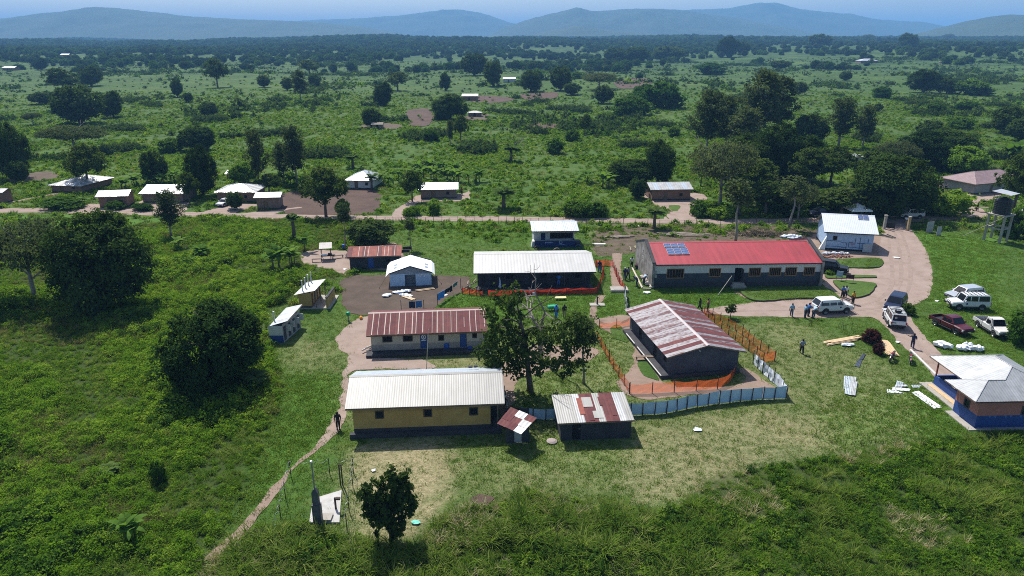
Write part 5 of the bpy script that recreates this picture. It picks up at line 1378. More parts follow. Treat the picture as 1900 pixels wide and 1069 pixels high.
def small_house(label, px, py, wpx, roofm, wallm, hgt_px=None, hip=False, slope=17, dep=.7):
    """a far house: width in pixels, standing at its ground row"""
    g = G(px, py); k = FPX / (g.y * _c - (g.z - CAMH) * _s); L = wpx / k
    h = thing('far_house', label, 'house', g, 0, 'far-off houses on the plain')
    D = max(3.5, L * dep); H = max(1.8, min(2.6, L * .3)); e = .4; t = math.tan(R(slope))
    mb = MB(); wall(mb, (-L / 2, 0, 0), (1, 0, 0), L, -.8, H, ((-.0 + L * .4, L * .4 + .9, 0, 1.8),)); wall(mb, (-L / 2, D, 0), (0, -1, 0), D, -.8, H, apex=None if hip else H + D / 2 * t); wall(mb, (L / 2, 0, 0), (0, 1, 0), D, -.8, H, apex=None if hip else H + D / 2 * t); wall(mb, (L / 2, D, 0), (-1, 0, 0), L, -.8, H)
    mb.build('wall', wallm, h)
    mb = MB(); mb.box((-L / 2 + L * .4, .06, 0), (-L / 2 + L * .4 + .9, .1, 1.8)); mb.build('door', M_dark, h)
    c = [V(-L / 2 - e, -e, H), V(L / 2 + e, -e, H), V(L / 2 + e, D + e, H), V(-L / 2 - e, D + e, H)]; zt = H + (D / 2 + e) * t; i_ = (D / 2 + e) if hip and L > D else (L / 2 if hip else 0)
    r0, r1 = V(-L / 2 - e + i_, D / 2, zt), V(L / 2 + e - i_, D / 2, zt)
    mb = MB()
    for p in ([c[0], c[1], r1, r0], [c[2], c[3], r0, r1]): mb.poly(p)
    if hip: mb.poly([c[1], c[2], r1]); mb.poly([c[3], c[0], r0])
    mb.build('roof', roofm, h)
small_house('far white-roofed house left of the winding field plots', 872, 187, 28, Z_new, PL['mud'])
small_house('far round-looking hut with pale hipped roof below the white-roofed house', 881, 217, 24, Z_white, PL['mudd'], hip=True)
small_house('far pale house half hidden by dark trees near the plain centre', 945, 153, 22, Z_new, PL['white'])
small_house('lone far house with bright white hipped roof on the right plain', 1613, 117, 32, Z_new, PL['mudd'], hip=True)
small_house('pale-roofed house peeking out of the tall trees at right', 1588, 303, 32, Z_new, PL['white'], hip=True)
small_house('tiny far house with white roof at the left horizon edge', 16, 131, 22, Z_new, PL['mud'])
small_house('tiny far house with white roof in the left distant woods', 120, 105, 15, Z_new, PL['mud'])
small_house('tiny far house with yellowish front in the distant woods', 377, 88, 13, Z_new, mat('far_yellow', (.5, .38, .12)))
small_house('tiny far house with round white roof in the distant woods', 451, 87, 9, Z_white, PL['white'], hip=True)
small_house('tiny far white house in the middle distant woods', 895, 83, 9, Z_new, PL['white'])
small_house('tiny far pale house below the mid hills', 1105, 79, 13, Z_white, PL['white'])
small_house('pale thatched hut far out on the right plain', 1755, 119, 14, mat('old_thatch', (.27, .24, .19), (.34, .31, .26), 2, .95), PL['mudd'], hip=True)
small_house('small silver-roofed shed behind the hipped house', 432, 336, 20, Z_pale, PL['mud'])
small_house('low thatched shelter by the lone dark tree', 700, 240, 18, mat('old_thatch_b', (.22, .19, .15), rough=.95), PL['mudd'])
# ================================================================== vehicles
C_white = mat('white_car_paint', (.62, .63, .64), rough=.28, spec=.5, coat=.5); C_silver = mat('silver_car_paint', (.52, .54, .57), rough=.28, metal=.4, coat=.5)
C_navy = mat('dark_blue_car_paint', (.010, .018, .050), rough=.35, spec=.3, coat=.2); C_black = mat('black_car_paint', (.006, .007, .010), rough=.4, spec=.25, coat=.1); C_maroon = mat('maroon_car_paint', (.075, .008, .015), rough=.35, coat=.15)
C_old = mat('old_white_paint', (.52, .52, .49), (.60, .60, .57), 2, .4); C_glass = mat('car_glass', (.008, .010, .014), rough=.1, spec=.5); C_rub = mat('car_rubber', (.015, .015, .016), rough=.85); C_rim = mat('wheel_rim', (.30, .30, .31), rough=.4, metal=.6)
C_trim = mat('black_trim', (.02, .02, .022), rough=.6); C_red = mat('tail_lamp', (.35, .015, .015), rough=.3); C_lamp = mat('head_lamp', (.6, .62, .64), rough=.15); C_plate = mat('number_plate', (.55, .52, .35), rough=.6)

def wheel_meshes():
    mb = MB(); r, w = .385, .125; Rm = Matrix.Rotation(math.pi / 2, 4, 'X')
    mb.lathe([(r - .13, -w), (r - .03, -w), (r, -w * .6), (r, w * .6), (r - .03, w), (r - .13, w)], 20, 0, Rm); ty = mb.mesh('tyre', C_rub, True)
    mb = MB(); mb.lathe([(.02, -w * .75), (.07, -w * .9), (.10, -w * .7), (r - .15, -w * .6), (r - .12, -w * .95), (r - .12, w * .95), (r - .15, w * .6), (.10, w * .7), (.07, w * .9), (.02, w * .75)], 16, 0, Rm); rm = mb.mesh('rim', C_rim)
    return ty, rm
ME_tyre, ME_rim = wheel_meshes()

def loft(mb, st, m=0):
    """stations (x, z0, z1, half width): rounded box sections joined along x"""
    k0 = len(mb.v)
    for x, z0, z1, w in st:
        r = min(.10, (z1 - z0) * .3)
        for y, z in ((-w + r, z0), (w - r, z0), (w, z0 + r), (w, z1 - r), (w - r, z1), (-w + r, z1), (-w, z1 - r), (-w, z0 + r)): mb.v.append((x, y, z))
    for i in range(len(st) - 1):
        for j in range(8):
            a = k0 + i * 8; j2 = (j + 1) % 8; mb.f.append((a + j, a + 8 + j, a + 8 + j2, a + j2)); mb.m.append(m)
    mb.f.append(tuple(k0 + j for j in range(8))); mb.m.append(m); q = k0 + (len(st) - 1) * 8; mb.f.append(tuple(q + j for j in reversed(range(8)))); mb.m.append(m)

def car(label, rear, front, paint, kind='suv', center=None, rack=None, snorkel=False, bullbar=False, name='car', cat='car', glass=C_glass, emblem=False, spare=False, bonnet_up=False, group='parked vehicles', dark=False, near=0):
    A, B = P(*rear), P(*front); d = (B - A); d.z = 0; d.normalize(); n = Vector((-d.y, d.x, 0))
    c = (A + B) / 2 + n * near * .9
    if center: c = P(*center)
    o = thing(name, label, cat, c, math.atan2(d.y, d.x), group)
    K = dict(suv=dict(fb=2.42, cow=1.25, wt=.55, rt=-2.05, rb=-2.42, belt=1.16, roof=1.88, hood=1.12, w=.96, tw=.76, zb=.42, wb=(1.42, -1.42)),
             boxy=dict(fb=2.40, cow=1.05, wt=.70, rt=-2.28, rb=-2.40, belt=1.20, roof=2.02, hood=1.16, w=.90, tw=.78, zb=.48, wb=(1.45, -1.40)),
             pickup=dict(fb=2.50, cow=1.15, wt=.62, rt=-.55, rb=-.72, belt=1.12, roof=1.80, hood=1.08, w=.90, tw=.72, zb=.46, wb=(1.55, -1.45)),
             single=dict(fb=2.50, cow=1.10, wt=.68, rt=-.25, rb=-.35, belt=1.18, roof=1.92, hood=1.14, w=.90, tw=.74, zb=.48, wb=(1.55, -1.45)),
             sedan=dict(fb=2.15, cow=.95, wt=.35, rt=-1.05, rb=-1.65, belt=.92, roof=1.42, hood=.86, w=.86, tw=.64, zb=.28, wb=(1.3, -1.25)))[kind]
    fb, cow, wt, rt, rb, belt, roof, hood, w, tw, zb = (K[k] for k in ('fb', 'cow', 'wt', 'rt', 'rb', 'belt', 'roof', 'hood', 'w', 'tw', 'zb'))
    back = -2.48 if kind in ('suv', 'boxy') else (-2.1 if kind == 'sedan' else -.78)
    bt = belt if kind != 'sedan' else belt - .06
    mb = MB()
    st = [(fb, zb + .16, hood - .22, w - .12), (fb - .1, zb + .02, hood - .08, w - .05), (fb - .55, zb, hood - .02, w), (cow + .05, zb, belt - .02, w), (cow - .3, zb, belt, w), (back + .3, zb, bt, w), (back + .08, zb + .02, bt - .03, w - .03), (back, zb + .14, bt - .12, w - .08)]
    loft(mb, st)
    # upper body
    top = [(wt, tw - .04, roof - .05), (wt - .35, tw, roof), (rt + .3, tw, roof - .005), (rt, tw - .04, roof - .05)]
    lower = [(cow, w - .08, belt - .03), (cow - .32, w - .03, belt - .01), (rb + .3, w - .03, bt - .01), (rb, w - .08, bt - .03)]
    for s in (-1, 1):
        for i in range(3):
            a, b, e, g = lower[i], lower[i + 1], top[i + 1], top[i]
            q = [(a[0], s * a[1], a[2]), (b[0], s * b[1], b[2]), (e[0], s * e[1], e[2]), (g[0], s * g[1], g[2])]
            mb.poly(q if s < 0 else q[::-1])
    for i in range(3):
        a, b = top[i], top[i + 1]; mb.poly([(a[0], -a[1], a[2]), (b[0], -b[1], b[2]), (b[0], b[1], b[2]), (a[0], a[1], a[2])])
    a, b = lower[0], top[0]; mb.poly([(a[0], -a[1], a[2]), (b[0], -b[1], b[2]), (b[0], b[1], b[2]), (a[0], a[1], a[2])])
    a, b = lower[3], top[3]; mb.poly([(a[0], -a[1], a[2]), (a[0], a[1], a[2]), (b[0], b[1], b[2]), (b[0], -b[1], b[2])])
    body = mb.build('body', paint, o)
    def pane(nm, q, out, parent=o, m=glass):
        q = [Vector(p) for p in q]; nn = (q[1] - q[0]).cross(q[2] - q[0]).normalized()
        if nn.dot(Vector(out)) < 0: nn = -nn
        mid = sum(q, Vector()) / len(q); mb = MB(); mb.poly([mid + (p - mid) * .90 + nn * .012 for p in q]); mb.build(nm, m, parent)
    a, b = lower[0], top[0]; pane('windscreen', [(a[0], -a[1], a[2]), (b[0], -b[1], b[2]), (b[0], b[1], b[2]), (a[0], a[1], a[2])], (1, 0, .5))
    a, b = lower[3], top[3]; pane('rear_window', [(a[0], -a[1], a[2] + .02), (b[0], -b[1], b[2]), (b[0], b[1], b[2]), (a[0], a[1], a[2] + .02)], (-1, 0, .3))
    xs = dict(suv=(.95, .1, -.95, -2.2), boxy=(.95, .15, -.8, -2.25), pickup=(.9, .05, -.55), single=(.9, -.2), sedan=(.75, -.2, -1.2))[kind]
    for s in (-1, 1):
        for i in range(len(xs) - 1):
            x0, x1 = xs[i], xs[i + 1]; yb, yt = w - .03, tw
            f0 = -.42 if i == 0 else -.02; e0 = .12 if i == len(xs) - 2 and kind in ('suv', 'sedan') else .02
            pane('side_window', [(x0, s * yb, belt + .02), (x1, s * yb, belt + .02), (x1 + e0, s * yt, roof - .1), (x0 + f0, s * yt, roof - .1)], (0, s, .2))
        for x in K['wb']:
            wh = thing('wheel', None, None); wh.parent = o; wh.location = (x, s * (w - .10), .385); 
            put('tyre', ME_tyre, wh); put('rim', ME_rim, wh)
            mb = MB(); n_ = 14; pts = [(x + .50 * math.cos(t), s * (w + .004), .40 + .50 * math.sin(t)) for t in [math.pi * k / n_ for k in range(n_ + 1)]]; mb.poly(pts); mb.build('wheel_arch', C_trim, o)
        mb = MB(); mb.box((fb - .16, s * (w - .12) - .14, hood - .34), (fb - .02, s * (w - .12) + .14, hood - .18)); mb.build('headlight', C_lamp, o)
        if kind in ('suv', 'boxy', 'sedan'):
            mb = MB(); mb.box((back - .01, s * (w - .1) - .09, zb + .35), (back + .06, s * (w - .1) + .07, bt - .08)); mb.build('tail_light', C_red, o)
        mb = MB(); mb.box((cow - .28, s * (w + .10) - .09, belt + .02), (cow - .16, s * (w + .10) + .09, belt + .2)); mb.build('mirror', paint if not dark else C_trim, o)
        mb = MB(); mb.box((-.9, s * (w + .05) - .07, zb - .06), (.95, s * (w + .05) + .07, zb + .0)); mb.build('side_step', C_trim, o)
    mb = MB(); mb.box((fb - .05, -w + .12, zb + .08), (fb + .08, w - .12, zb + .28)); mb.build('bumper', C_trim, o)
    mb = MB(); mb.box((fb - .02, -.42, zb + .36), (fb + .02, .42, hood - .24)); mb.build('grille', C_trim, o)
    mb = MB(); mb.box((fb + .081, -.25, zb + .12), (fb + .095, .25, zb + .24)); mb.build('number_plate', C_plate, o)
    if kind in ('pickup', 'single'):
        e = -2.5; h0 = belt - .1
        mb = MB(); mb.box((e, -w, .62), (-.80, w, .70)); mb.box((e, -w, .70), (-.80, -w + .07, h0)); mb.box((e, w - .07, .70), (-.80, w, h0)); mb.box((e, -w + .07, .70), (e + .06, w - .07, h0)); mb.box((-.86, -w + .07, .70), (-.80, w - .07, h0)); bed = mb.build('cargo_bed', paint, o)
        mb = MB(); mb.box((e + .08, -w + .08, .701), (-.88, w - .08, .73)); mb.build('bed_liner', C_trim, bed)
        for s in (-1, 1): mb = MB(); mb.box((e - .015, s * (w - .1) - .07, .72), (e + .01, s * (w - .1) + .07, h0 - .06)); mb.build('tail_light', C_red, o)
        mb = MB(); mb.box((e - .1, -w + .1, .42), (e + .0, w - .1, .56)); mb.build('rear_bumper', C_trim, o)
    else:
        mb = MB(); mb.box((back - .08, -w + .1, zb + .06), (back + .05, w - .1, zb + .26)); mb.build('rear_bumper', C_trim, o)
    if rack:
        mb = MB()
        for s in (-1, 1): mb.box((rt + .1, s * (tw - .04) - .02, roof + .06), (rack, s * (tw - .04) + .02, roof + .11))
        for k in range(6): x = rt + .1 + (rack - rt - .1) * k / 5; mb.box((x - .02, -tw + .04, roof + .01), (x + .02, tw - .04, roof + .06))
        mb.build('roof_rack', C_trim, o)
    if spare:
        wh = thing('spare_wheel', None, None); wh.parent = o; wh.location = (rt + .75, .1, roof + .2); wh.rotation_euler = (math.pi / 2, 0, 0); put('tyre', ME_tyre, wh); put('rim', ME_rim, wh)
    if snorkel: mb = MB(); mb.path([(cow + .3, -w - .02, belt - .05), (cow - .02, -w - .03, belt + .05), (wt + .1, -tw - .1, roof - .1), (wt + .05, -tw - .1, roof + .1)], [.05, .05, .045, .06], 6); mb.build('snorkel', C_trim, o)
    if bullbar:
        mb = MB(); mb.path([(fb + .12, -w + .2, zb + .05), (fb + .16, -w + .25, hood + .0), (fb + .16, w - .25, hood + .0), (fb + .12, w - .2, zb + .05)], .035, 6); mb.build('bull_bar', C_trim, o)
    if emblem:
        for s in (-1, 1):
            mb = MB(); mb.lathe([(.001, 0), (.13, 0)], 12, 0, Matrix.Translation((.55, s * (w + .006), .92)) @ Matrix.Rotation(-s * math.pi / 2, 4, 'X')); mb.build('door_emblem', PL['navy'], o)
    if bonnet_up:
        mb = MB(); mb.box((cow, -w + .12, belt), (cow + .04, w - .12, belt + 1.05), 0, Matrix.Translation((cow, 0, belt)) @ Matrix.Rotation(R(22), 4, 'Y') @ Matrix.Translation((-cow, 0, -belt))); mb.build('raised_bonnet', paint, o)
    return o

car('white off-road car standing on the drive with its tailgate to the group of people', (1530.5, 584), (1569.7, 582), C_white, 'suv', near=1, snorkel=True, bullbar=True, emblem=True, name='off_road_car')
o = car('white off-road car seen from behind with a spare wheel on its roof', (1663, 613), (1648, 588), C_white, 'boxy', center=(1657, 600), rack=.2, spare=True, name='off_road_car', emblem=True)
mb = MB(); mb.lathe([(.06, 0), (.14, 0)], 12, 0, Matrix.Translation((-2.46, .42, 1.62)) @ Matrix.Rotation(-math.pi / 2, 4, 'Y')); mb.build('round_sticker', mat('sticker_pink', (.6, .5, .5)), o)
mb = MB(); mb.box((-2.50, .3, .92), (-2.485, .7, 1.05)); mb.build('rear_lettering', mat('teal_letters', (.08, .2, .22)), o)
car('dark blue car facing the camera close behind the white off-road car', (1671, 562), (1650, 586), C_navy, 'suv', center=(1660, 573), name='dark_car', dark=True)
car('silver off-road car parked on grass behind the white one with a roof rack', (1824, 553), (1752, 560), C_silver, 'suv', center=(1788, 556), name='off_road_car')
car('white off-road car with loaded roof rack parked on the grass', (1823, 577), (1777, 576), C_white, 'boxy', near=-1, rack=.5, bullbar=True, emblem=True, snorkel=True, name='off_road_car')
car('maroon pickup truck parked on the grass', (1742, 602), (1790, 624), C_maroon, 'pickup', center=(1763, 611), name='pickup_truck', cat='truck')
car('white single-cab pickup truck with an open bed parked on the grass', (1818, 604), (1863, 632), C_old, 'single', center=(1840, 616), snorkel=True, name='pickup_truck', cat='truck')
car('black car half hidden by the right end of the red-roofed hall', (1512, 502), (1562, 508), C_black, 'suv', center=(1540, 505), name='dark_car', dark=True)
car('white off-road car with its bonnet up on the road outside the gate', (1718, 405), (1655, 406), C_old, 'boxy', center=(1688, 405), rack=.3, bonnet_up=True, name='off_road_car')
car('white saloon car parked in front of the hipped-roof village house', (430, 378), (407, 386), C_white, 'sedan', center=(418, 381), name='saloon_car')
car('pale car under the trees at the right edge beside the water tower', (1925, 402), (1878, 404), C_white, 'sedan', center=(1898, 403), name='saloon_car')
car('dark blue pickup truck in the shade behind the tarpaulin-clad building', (1545, 400), (1500, 401), C_navy, 'pickup', center=(1522, 401), name='pickup_truck', cat='truck', dark=True)

def motorcycle(label, rear, front, center):
    A, B = P(*rear), P(*front); d = B - A
    o = thing('motorcycle', label, 'motorcycle', P(*center), math.atan2(d.y, d.x), 'motorcycles by the timber stack')
    for x, nm in ((.65, 'front_wheel'), (-.62, 'rear_wheel')):
        wh = thing(nm, None, None); wh.parent = o; wh.location = (x, 0, .31); wh.scale = (.8, .42, .8); put('tyre', ME_tyre, wh); put('rim', ME_rim, wh)
    mb = MB(); mb.path([(.45, 0, .95), (.1, 0, .45), (-.3, 0, .40), (-.62, 0, .31)], .035, 6); mb.path([(.45, 0, .85), (-.1, 0, .72), (-.7, 0, .74)], .03, 6); mb.path([(-.2, 0, .72), (-.3, 0, .40)], .03, 6); mb.box((-.15, -.11, .32), (.22, .11, .58)); mb.build('frame', C_trim, o)
    mb = MB(); loft(mb, [(.42, .80, .95, .08), (.3, .74, 1.02, .15), (.0, .74, .98, .15), (-.12, .76, .86, .11)]); mb.build('fuel_tank', mat('red_bike_paint', (.30, .02, .025), rough=.3, coat=.4), o)
    mb = MB(); loft(mb, [(-.05, .76, .86, .12), (-.4, .76, .88, .15), (-.85, .80, .90, .10)]); mb.build('seat', C_trim, o)
    mb = MB(); mb.path([(.65, -.09, .31), (.45, -.08, .98)], .028, 6); mb.path([(.65, .09, .31), (.45, .08, .98)], .028, 6); mb.build('fork', M_steel, o)
    mb = MB(); mb.path([(.30, -.38, 1.08), (.44, -.2, 1.05), (.45, .2, 1.05), (.30, .38, 1.08)], .02, 6); mb.build('handlebar', C_trim, o)
    mb = MB(); mb.lathe([(.02, 0), (.09, .03), (.10, .08)], 10, 0, Matrix.Translation((.62, 0, .86)) @ Matrix.Rotation(-math.pi / 2, 4, 'Y')); mb.build('headlight', C_lamp, o)
    for s, x in ((1, .66), (-1, -.64)):
        mb = MB(); mb.path([(x + .22 * s, 0, .56), (x, 0, .66), (x - .25 * s, 0, .55)], [.05, .07, .05], 5); mb.build('mudguard', mat('red_bike_paint', (.3, .02, .02)), o)
    mb = MB(); mb.path([(-.15, .12, .35), (-.8, .14, .42)], [.035, .05], 6); mb.build('exhaust', M_steel, o)
motorcycle('red motorcycle leaning beside the end of the timber stack', (1660, 661), (1648, 675), (1654, 669))
motorcycle('red motorcycle facing the camera near the concrete strip', (1687, 663), (1688, 680), (1688, 672))

# ================================================================== people
SKIN = mat('brown_skin', (.075, .040, .026), rough=.6); HAIR = mat('black_hair', (.008, .007, .007), rough=.8)
def skin_mesh(name, joints, edges, radii, sub=1):
    me = bpy.data.meshes.new(name); me.from_pydata(joints, edges, []); o = bpy.data.objects.new(name, me); COL.objects.link(o)
    o.modifiers.new('s', 'SKIN'); me.skin_vertices[0].data[0].use_root = True
    for v, r in zip(me.skin_vertices[0].data, radii): v.radius = (r * 1.22, r * 1.22)
    if sub: o.modifiers.new('u', 'SUBSURF').levels = sub; o.modifiers[-1].render_levels = sub
    dg = bpy.context.evaluated_depsgraph_get(); ev = o.evaluated_get(dg)
    res = bpy.data.meshes.new_from_object(ev); bpy.data.objects.remove(o)
    return res

def pose_joints(kind):
    """pelvis-rooted skeleton; x to the figure's right, y forward, z up; 1.72 m"""
    J = dict(pel=(0, 0, .92), chest=(0, .01, 1.28), neck=(0, .01, 1.47), head=(0, .03, 1.60))
    leg = {}
    if kind == 'walk': ft = ((-.10, .30, .0), (.10, -.28, .06)); kn = ((-.10, .17, .50), (.10, -.06, .48)); hand = ((-.30, -.16, .86), (.30, .24, .90)); el = ((-.27, -.10, 1.12), (.27, .02, 1.10))
    elif kind == 'run': ft = ((-.10, .42, .0), (.10, -.52, .14)); kn = ((-.10, .26, .52), (.10, -.10, .50)); hand = ((-.62, .05, 1.38), (.24, .20, 1.05)); el = ((-.40, -.02, 1.30), (.30, -.06, 1.12))
    elif kind == 'bend': J.update(chest=(0, .26, 1.16), neck=(0, .40, 1.26), head=(0, .52, 1.30)); ft = ((-.14, .05, 0), (.14, -.05, 0)); kn = ((-.14, .12, .48), (.14, .05, .48)); hand = ((-.20, .52, .70), (.20, .55, .74)); el = ((-.26, .42, .92), (.26, .42, .94))
    elif kind == 'carry': ft = ((-.11, .08, 0), (.11, -.06, 0)); kn = ((-.11, .08, .49), (.11, .02, .49)); hand = ((-.16, .34, 1.12), (.16, .34, 1.14)); el = ((-.28, .06, 1.10), (.28, .06, 1.10))
    else: ft = ((-.10, .03, 0), (.11, -.03, 0)); kn = ((-.10, .05, .49), (.11, .02, .49)); hand = ((-.28, .06, .84), (.29, .02, .84)); el = ((-.27, .0, 1.11), (.27, -.02, 1.11))
    return J, ft, kn, hand, el

PERSON = {}
def person_kind(kind):
    J, ft, kn, hand, el = pose_joints(kind)
    ch = Vector(J['chest']); pe = Vector(J['pel']); nk = Vector(J['neck']); hd = Vector(J['head'])
    js = [pe, pe.lerp(ch, .5), ch, nk, hd - (hd - nk) * .15, hd + (hd - nk).normalized() * .06]; rd = [.135, .125, .15, .058, .085, .075]; ed = [(0, 1), (1, 2), (2, 3), (3, 4), (4, 5)]
    shoulders = []
    for i, s in enumerate((-1, 1)):
        sh = ch + Vector((s * .19, 0, .10)) + (nk - ch) * .15; e = Vector(el[i]); hn = Vector(hand[i]); k = len(js)
        js += [sh, e, hn, hn + (hn - e).normalized() * .07]; rd += [.062, .045, .032, .036]; ed += [(2, k), (k, k + 1), (k + 1, k + 2), (k + 2, k + 3)]
        hp = pe + Vector((s * .10, 0, -.06)); kk = Vector(kn[i]); f = Vector(ft[i]); k = len(js)
        js += [hp, kk, f + Vector((0, -.02, .09)), f + Vector((0, .14, .035))]; rd += [.095, .062, .045, .04]; ed += [(0, k), (k, k + 1), (k + 1, k + 2), (k + 2, k + 3)]
    body = skin_mesh('body_' + kind, js, ed, rd, 1)
    bm = bmesh.new(); bm.from_mesh(body); mb = MB()
    for i, s in enumerate((-1, 1)):                        # five fingers on each hand
        e, hn = Vector(el[i]), Vector(hand[i]); d = (hn - e).normalized(); sd = d.cross(Vector((0, 1, 0)) if abs(d.y) < .8 else Vector((0, 0, 1))).normalized(); cu = d.cross(sd)
        pm = hn + d * .09
        for k, l in enumerate((.06, .075, .078, .07)): b = pm + sd * (k - 1.5) * .019; mb.path([b, b + d * l * .5 + cu * .006, b + d * l * .85 + cu * .026], [.009, .008, .006], 5)
        b = hn + d * .03 + sd * .03; mb.path([b, b + sd * .03 + d * .025, b + sd * .035 + d * .055], [.011, .010, .007], 5)
    up = (hd - nk).normalized(); fw = Vector((0, 1, 0)); fw = (fw - up * fw.dot(up)).normalized(); sx = fw.cross(up)
    mb.path([hd + fw * .085 + up * .01, hd + fw * .11 - up * .02], [.012, .018], 5)
    for s in (-1, 1): mb.path([hd + sx * s * .085 + up * .03, hd + sx * s * .10 - up * .02], [.018, .014], 5)
    body2 = bpy.data.meshes.new('fx'); body2.from_pydata(mb.v, [], mb.f); bm.from_mesh(body2); bm.to_mesh(body); bm.free()
    body.materials.clear(); body.materials.append(SKIN); body.polygons.foreach_set('use_smooth', [True] * len(body.polygons))
    # clothes grown on the same skeleton
    js = [pe - Vector((0, 0, .02)), pe.lerp(ch, .5), ch, ch.lerp(nk, .8)]; rd = [.155, .145, .172, .075]; ed = [(0, 1), (1, 2), (2, 3)]
    for i, s in enumerate((-1, 1)):
        sh = ch + Vector((s * .19, 0, .10)) + (nk - ch) * .15; e = Vector(el[i]); k = len(js); js += [sh, sh.lerp(e, .85)]; rd += [.078, .068]; ed += [(2, k), (k, k + 1)]
    shirt = skin_mesh('shirt_' + kind, js, ed, rd, 1)
    js = [pe + Vector((0, 0, .05)), pe]; rd = [.15, .152]; ed = [(0, 1)]
    for i, s in enumerate((-1, 1)):
        hp = pe + Vector((s * .10, 0, -.08)); kk = Vector(kn[i]); f = Vector(ft[i]) + Vector((0, -.02, .10)); k = len(js); js += [hp, kk, f]; rd += [.108, .080, .066]; ed += [(1, k), (k, k + 1), (k + 1, k + 2)]
    trousers = skin_mesh('trousers_' + kind, js, ed, rd, 1)
    for m in (shirt, trousers): m.polygons.foreach_set('use_smooth', [True] * len(m.polygons)); m.materials.clear(); m.materials.append(SKIN)
    mb = MB(); Mh = Matrix((sx.to_4d(), fw.to_4d(), up.to_4d(), Vector((0, 0, 0, 1)))).transposed(); Mh = Matrix(((sx.x, fw.x, up.x, hd.x), (sx.y, fw.y, up.y, hd.y - .012), (sx.z, fw.z, up.z, hd.z + .02), (0, 0, 0, 1)))
    mb.lathe([(.099, -.02), (.102, .03), (.09, .075), (.06, .105), (.01, .118)], 12, 0, Mh); hair = mb.mesh('hair_' + kind, HAIR, True)
    mb = MB()
    for i in (0, 1): f = Vector(ft[i]); mb.box((f.x - .05, f.y - .09, f.z), (f.x + .05, f.y + .19, f.z + .085))
    shoes = mb.mesh('shoes_' + kind, C_trim)
    PERSON[kind] = (body, shirt, trousers, hair, shoes)
for k_ in ('stand', 'walk', 'run', 'bend', 'carry'): person_kind(k_)
CL = {k: mat('cloth_' + k, c, rough=.9) for k, c in dict(lightblue=(.24, .38, .52), blue=(.06, .16, .42), white=(.62, .63, .64), navy=(.02, .03, .08), black=(.015, .015, .018), grey=(.22, .24, .27), yellow=(.52, .30, .03), brown=(.28, .12, .08), ppe=(.05, .22, .62), denim=(.05, .08, .15), tan=(.30, .24, .17), bluewhite=(.40, .52, .66)).items()}
def person(px, py, pose, face, top, low, label, cap=None, s=1.0):
    """face: heading in degrees, 0 away from the camera, 90 to the left"""
    o = thing('person', label, 'person', P(px, py), R(face)); s *= random.uniform(1.0, 1.08); o.scale = (s, s, s)
    b, sh, tr, hr, so_ = PERSON[pose]
    put('body', b, o)
    for nm, me, m in (('shirt', sh, CL[top]), ('trousers', tr, CL[low]), ('hair', hr, CL[cap] if cap else HAIR), ('shoes', so_, None)):
        q = put(nm, me, o)
        if m: q.material_slots[0].link = 'OBJECT'; q.material_slots[0].material = m
    return o
person(1468, 587, 'walk', -20, 'lightblue', 'denim', 'person in a light blue shirt walking alone along the drive')
person(1493, 590, 'stand', -80, 'lightblue', 'navy', 'person in light blue and dark trousers at the back of the group behind the car')
person(1499, 587, 'carry', -70, 'blue', 'navy', 'person in a mid blue shirt between two others behind the white car')
person(1508, 590.5, 'bend', -60, 'bluewhite', 'denim', 'person in pale clothes bending at the tailgate of the white car')
person(1568, 552, 'stand', 160, 'white', 'navy', 'person in white standing by the grass island with a blue bundle')
person(1562, 553, 'carry', 200, 'blue', 'black', 'person in blue left of the one in white by the grass island')
person(1582, 564, 'stand', 20, 'yellow', 'black', 'person in a yellow-orange shirt beside the grass island')
person(1487, 656, 'walk', -10, 'grey', 'black', 'person in a grey shirt walking across the open lawn')
person(1692, 646, 'run', -30, 'navy', 'navy', 'person in a navy vest striding across the dirt path')
person(1298, 577, 'walk', 60, 'black', 'black', 'person all in black standing behind the streaked roof')
person(1313, 579, 'stand', 80, 'brown', 'black', 'person in a brown top behind the streaked roof')
person(1159, 519, 'stand', 10, 'navy', 'denim', 'person in dark blue with a white cap beside the planks of the hall', 'white')
person(1165, 517, 'walk', 200, 'grey', 'navy', 'person in grey next to the one with a white cap')
person(1172, 497, 'stand', 170, 'white', 'black', 'person in white farthest back by the corner of the hall')
person(1112, 505, 'carry', 180, 'navy', 'ppe', 'person in dark blue bending over the orange mesh by the ward')
person(1032, 590, 'stand', 150, 'ppe', 'ppe', 'person in bright blue overalls under the bare tree', 'ppe')
person(1047, 589, 'stand', 190, 'black', 'tan', 'person in dark clothes next to the one in blue overalls')
person(628, 796, 'stand', 190, 'black', 'black', 'person in black on the footpath beside the yellow house')
person(1182, 531, 'bend', 90, 'denim', 'navy', 'person in denim bending outside the timber edge of the hall')
person(1194, 528, 'bend', -60, 'bluewhite', 'navy', 'person in pale blue bending over sacks beside the hall')
person(1812, 392, 'stand', 90, 'black', 'black', 'person in black near the trestle table by the water tower')
person(1680, 418, 'stand', 170, 'white', 'tan', 'person in white and tan leaning on the gate post')
person(857, 362, 'stand', 180, 'brown', 'black', 'person standing at the right end of the house by the bananas')
person(1036, 531, 'stand', 180, 'ppe', 'blue', 'person in blue standing in the shade of the ward veranda')
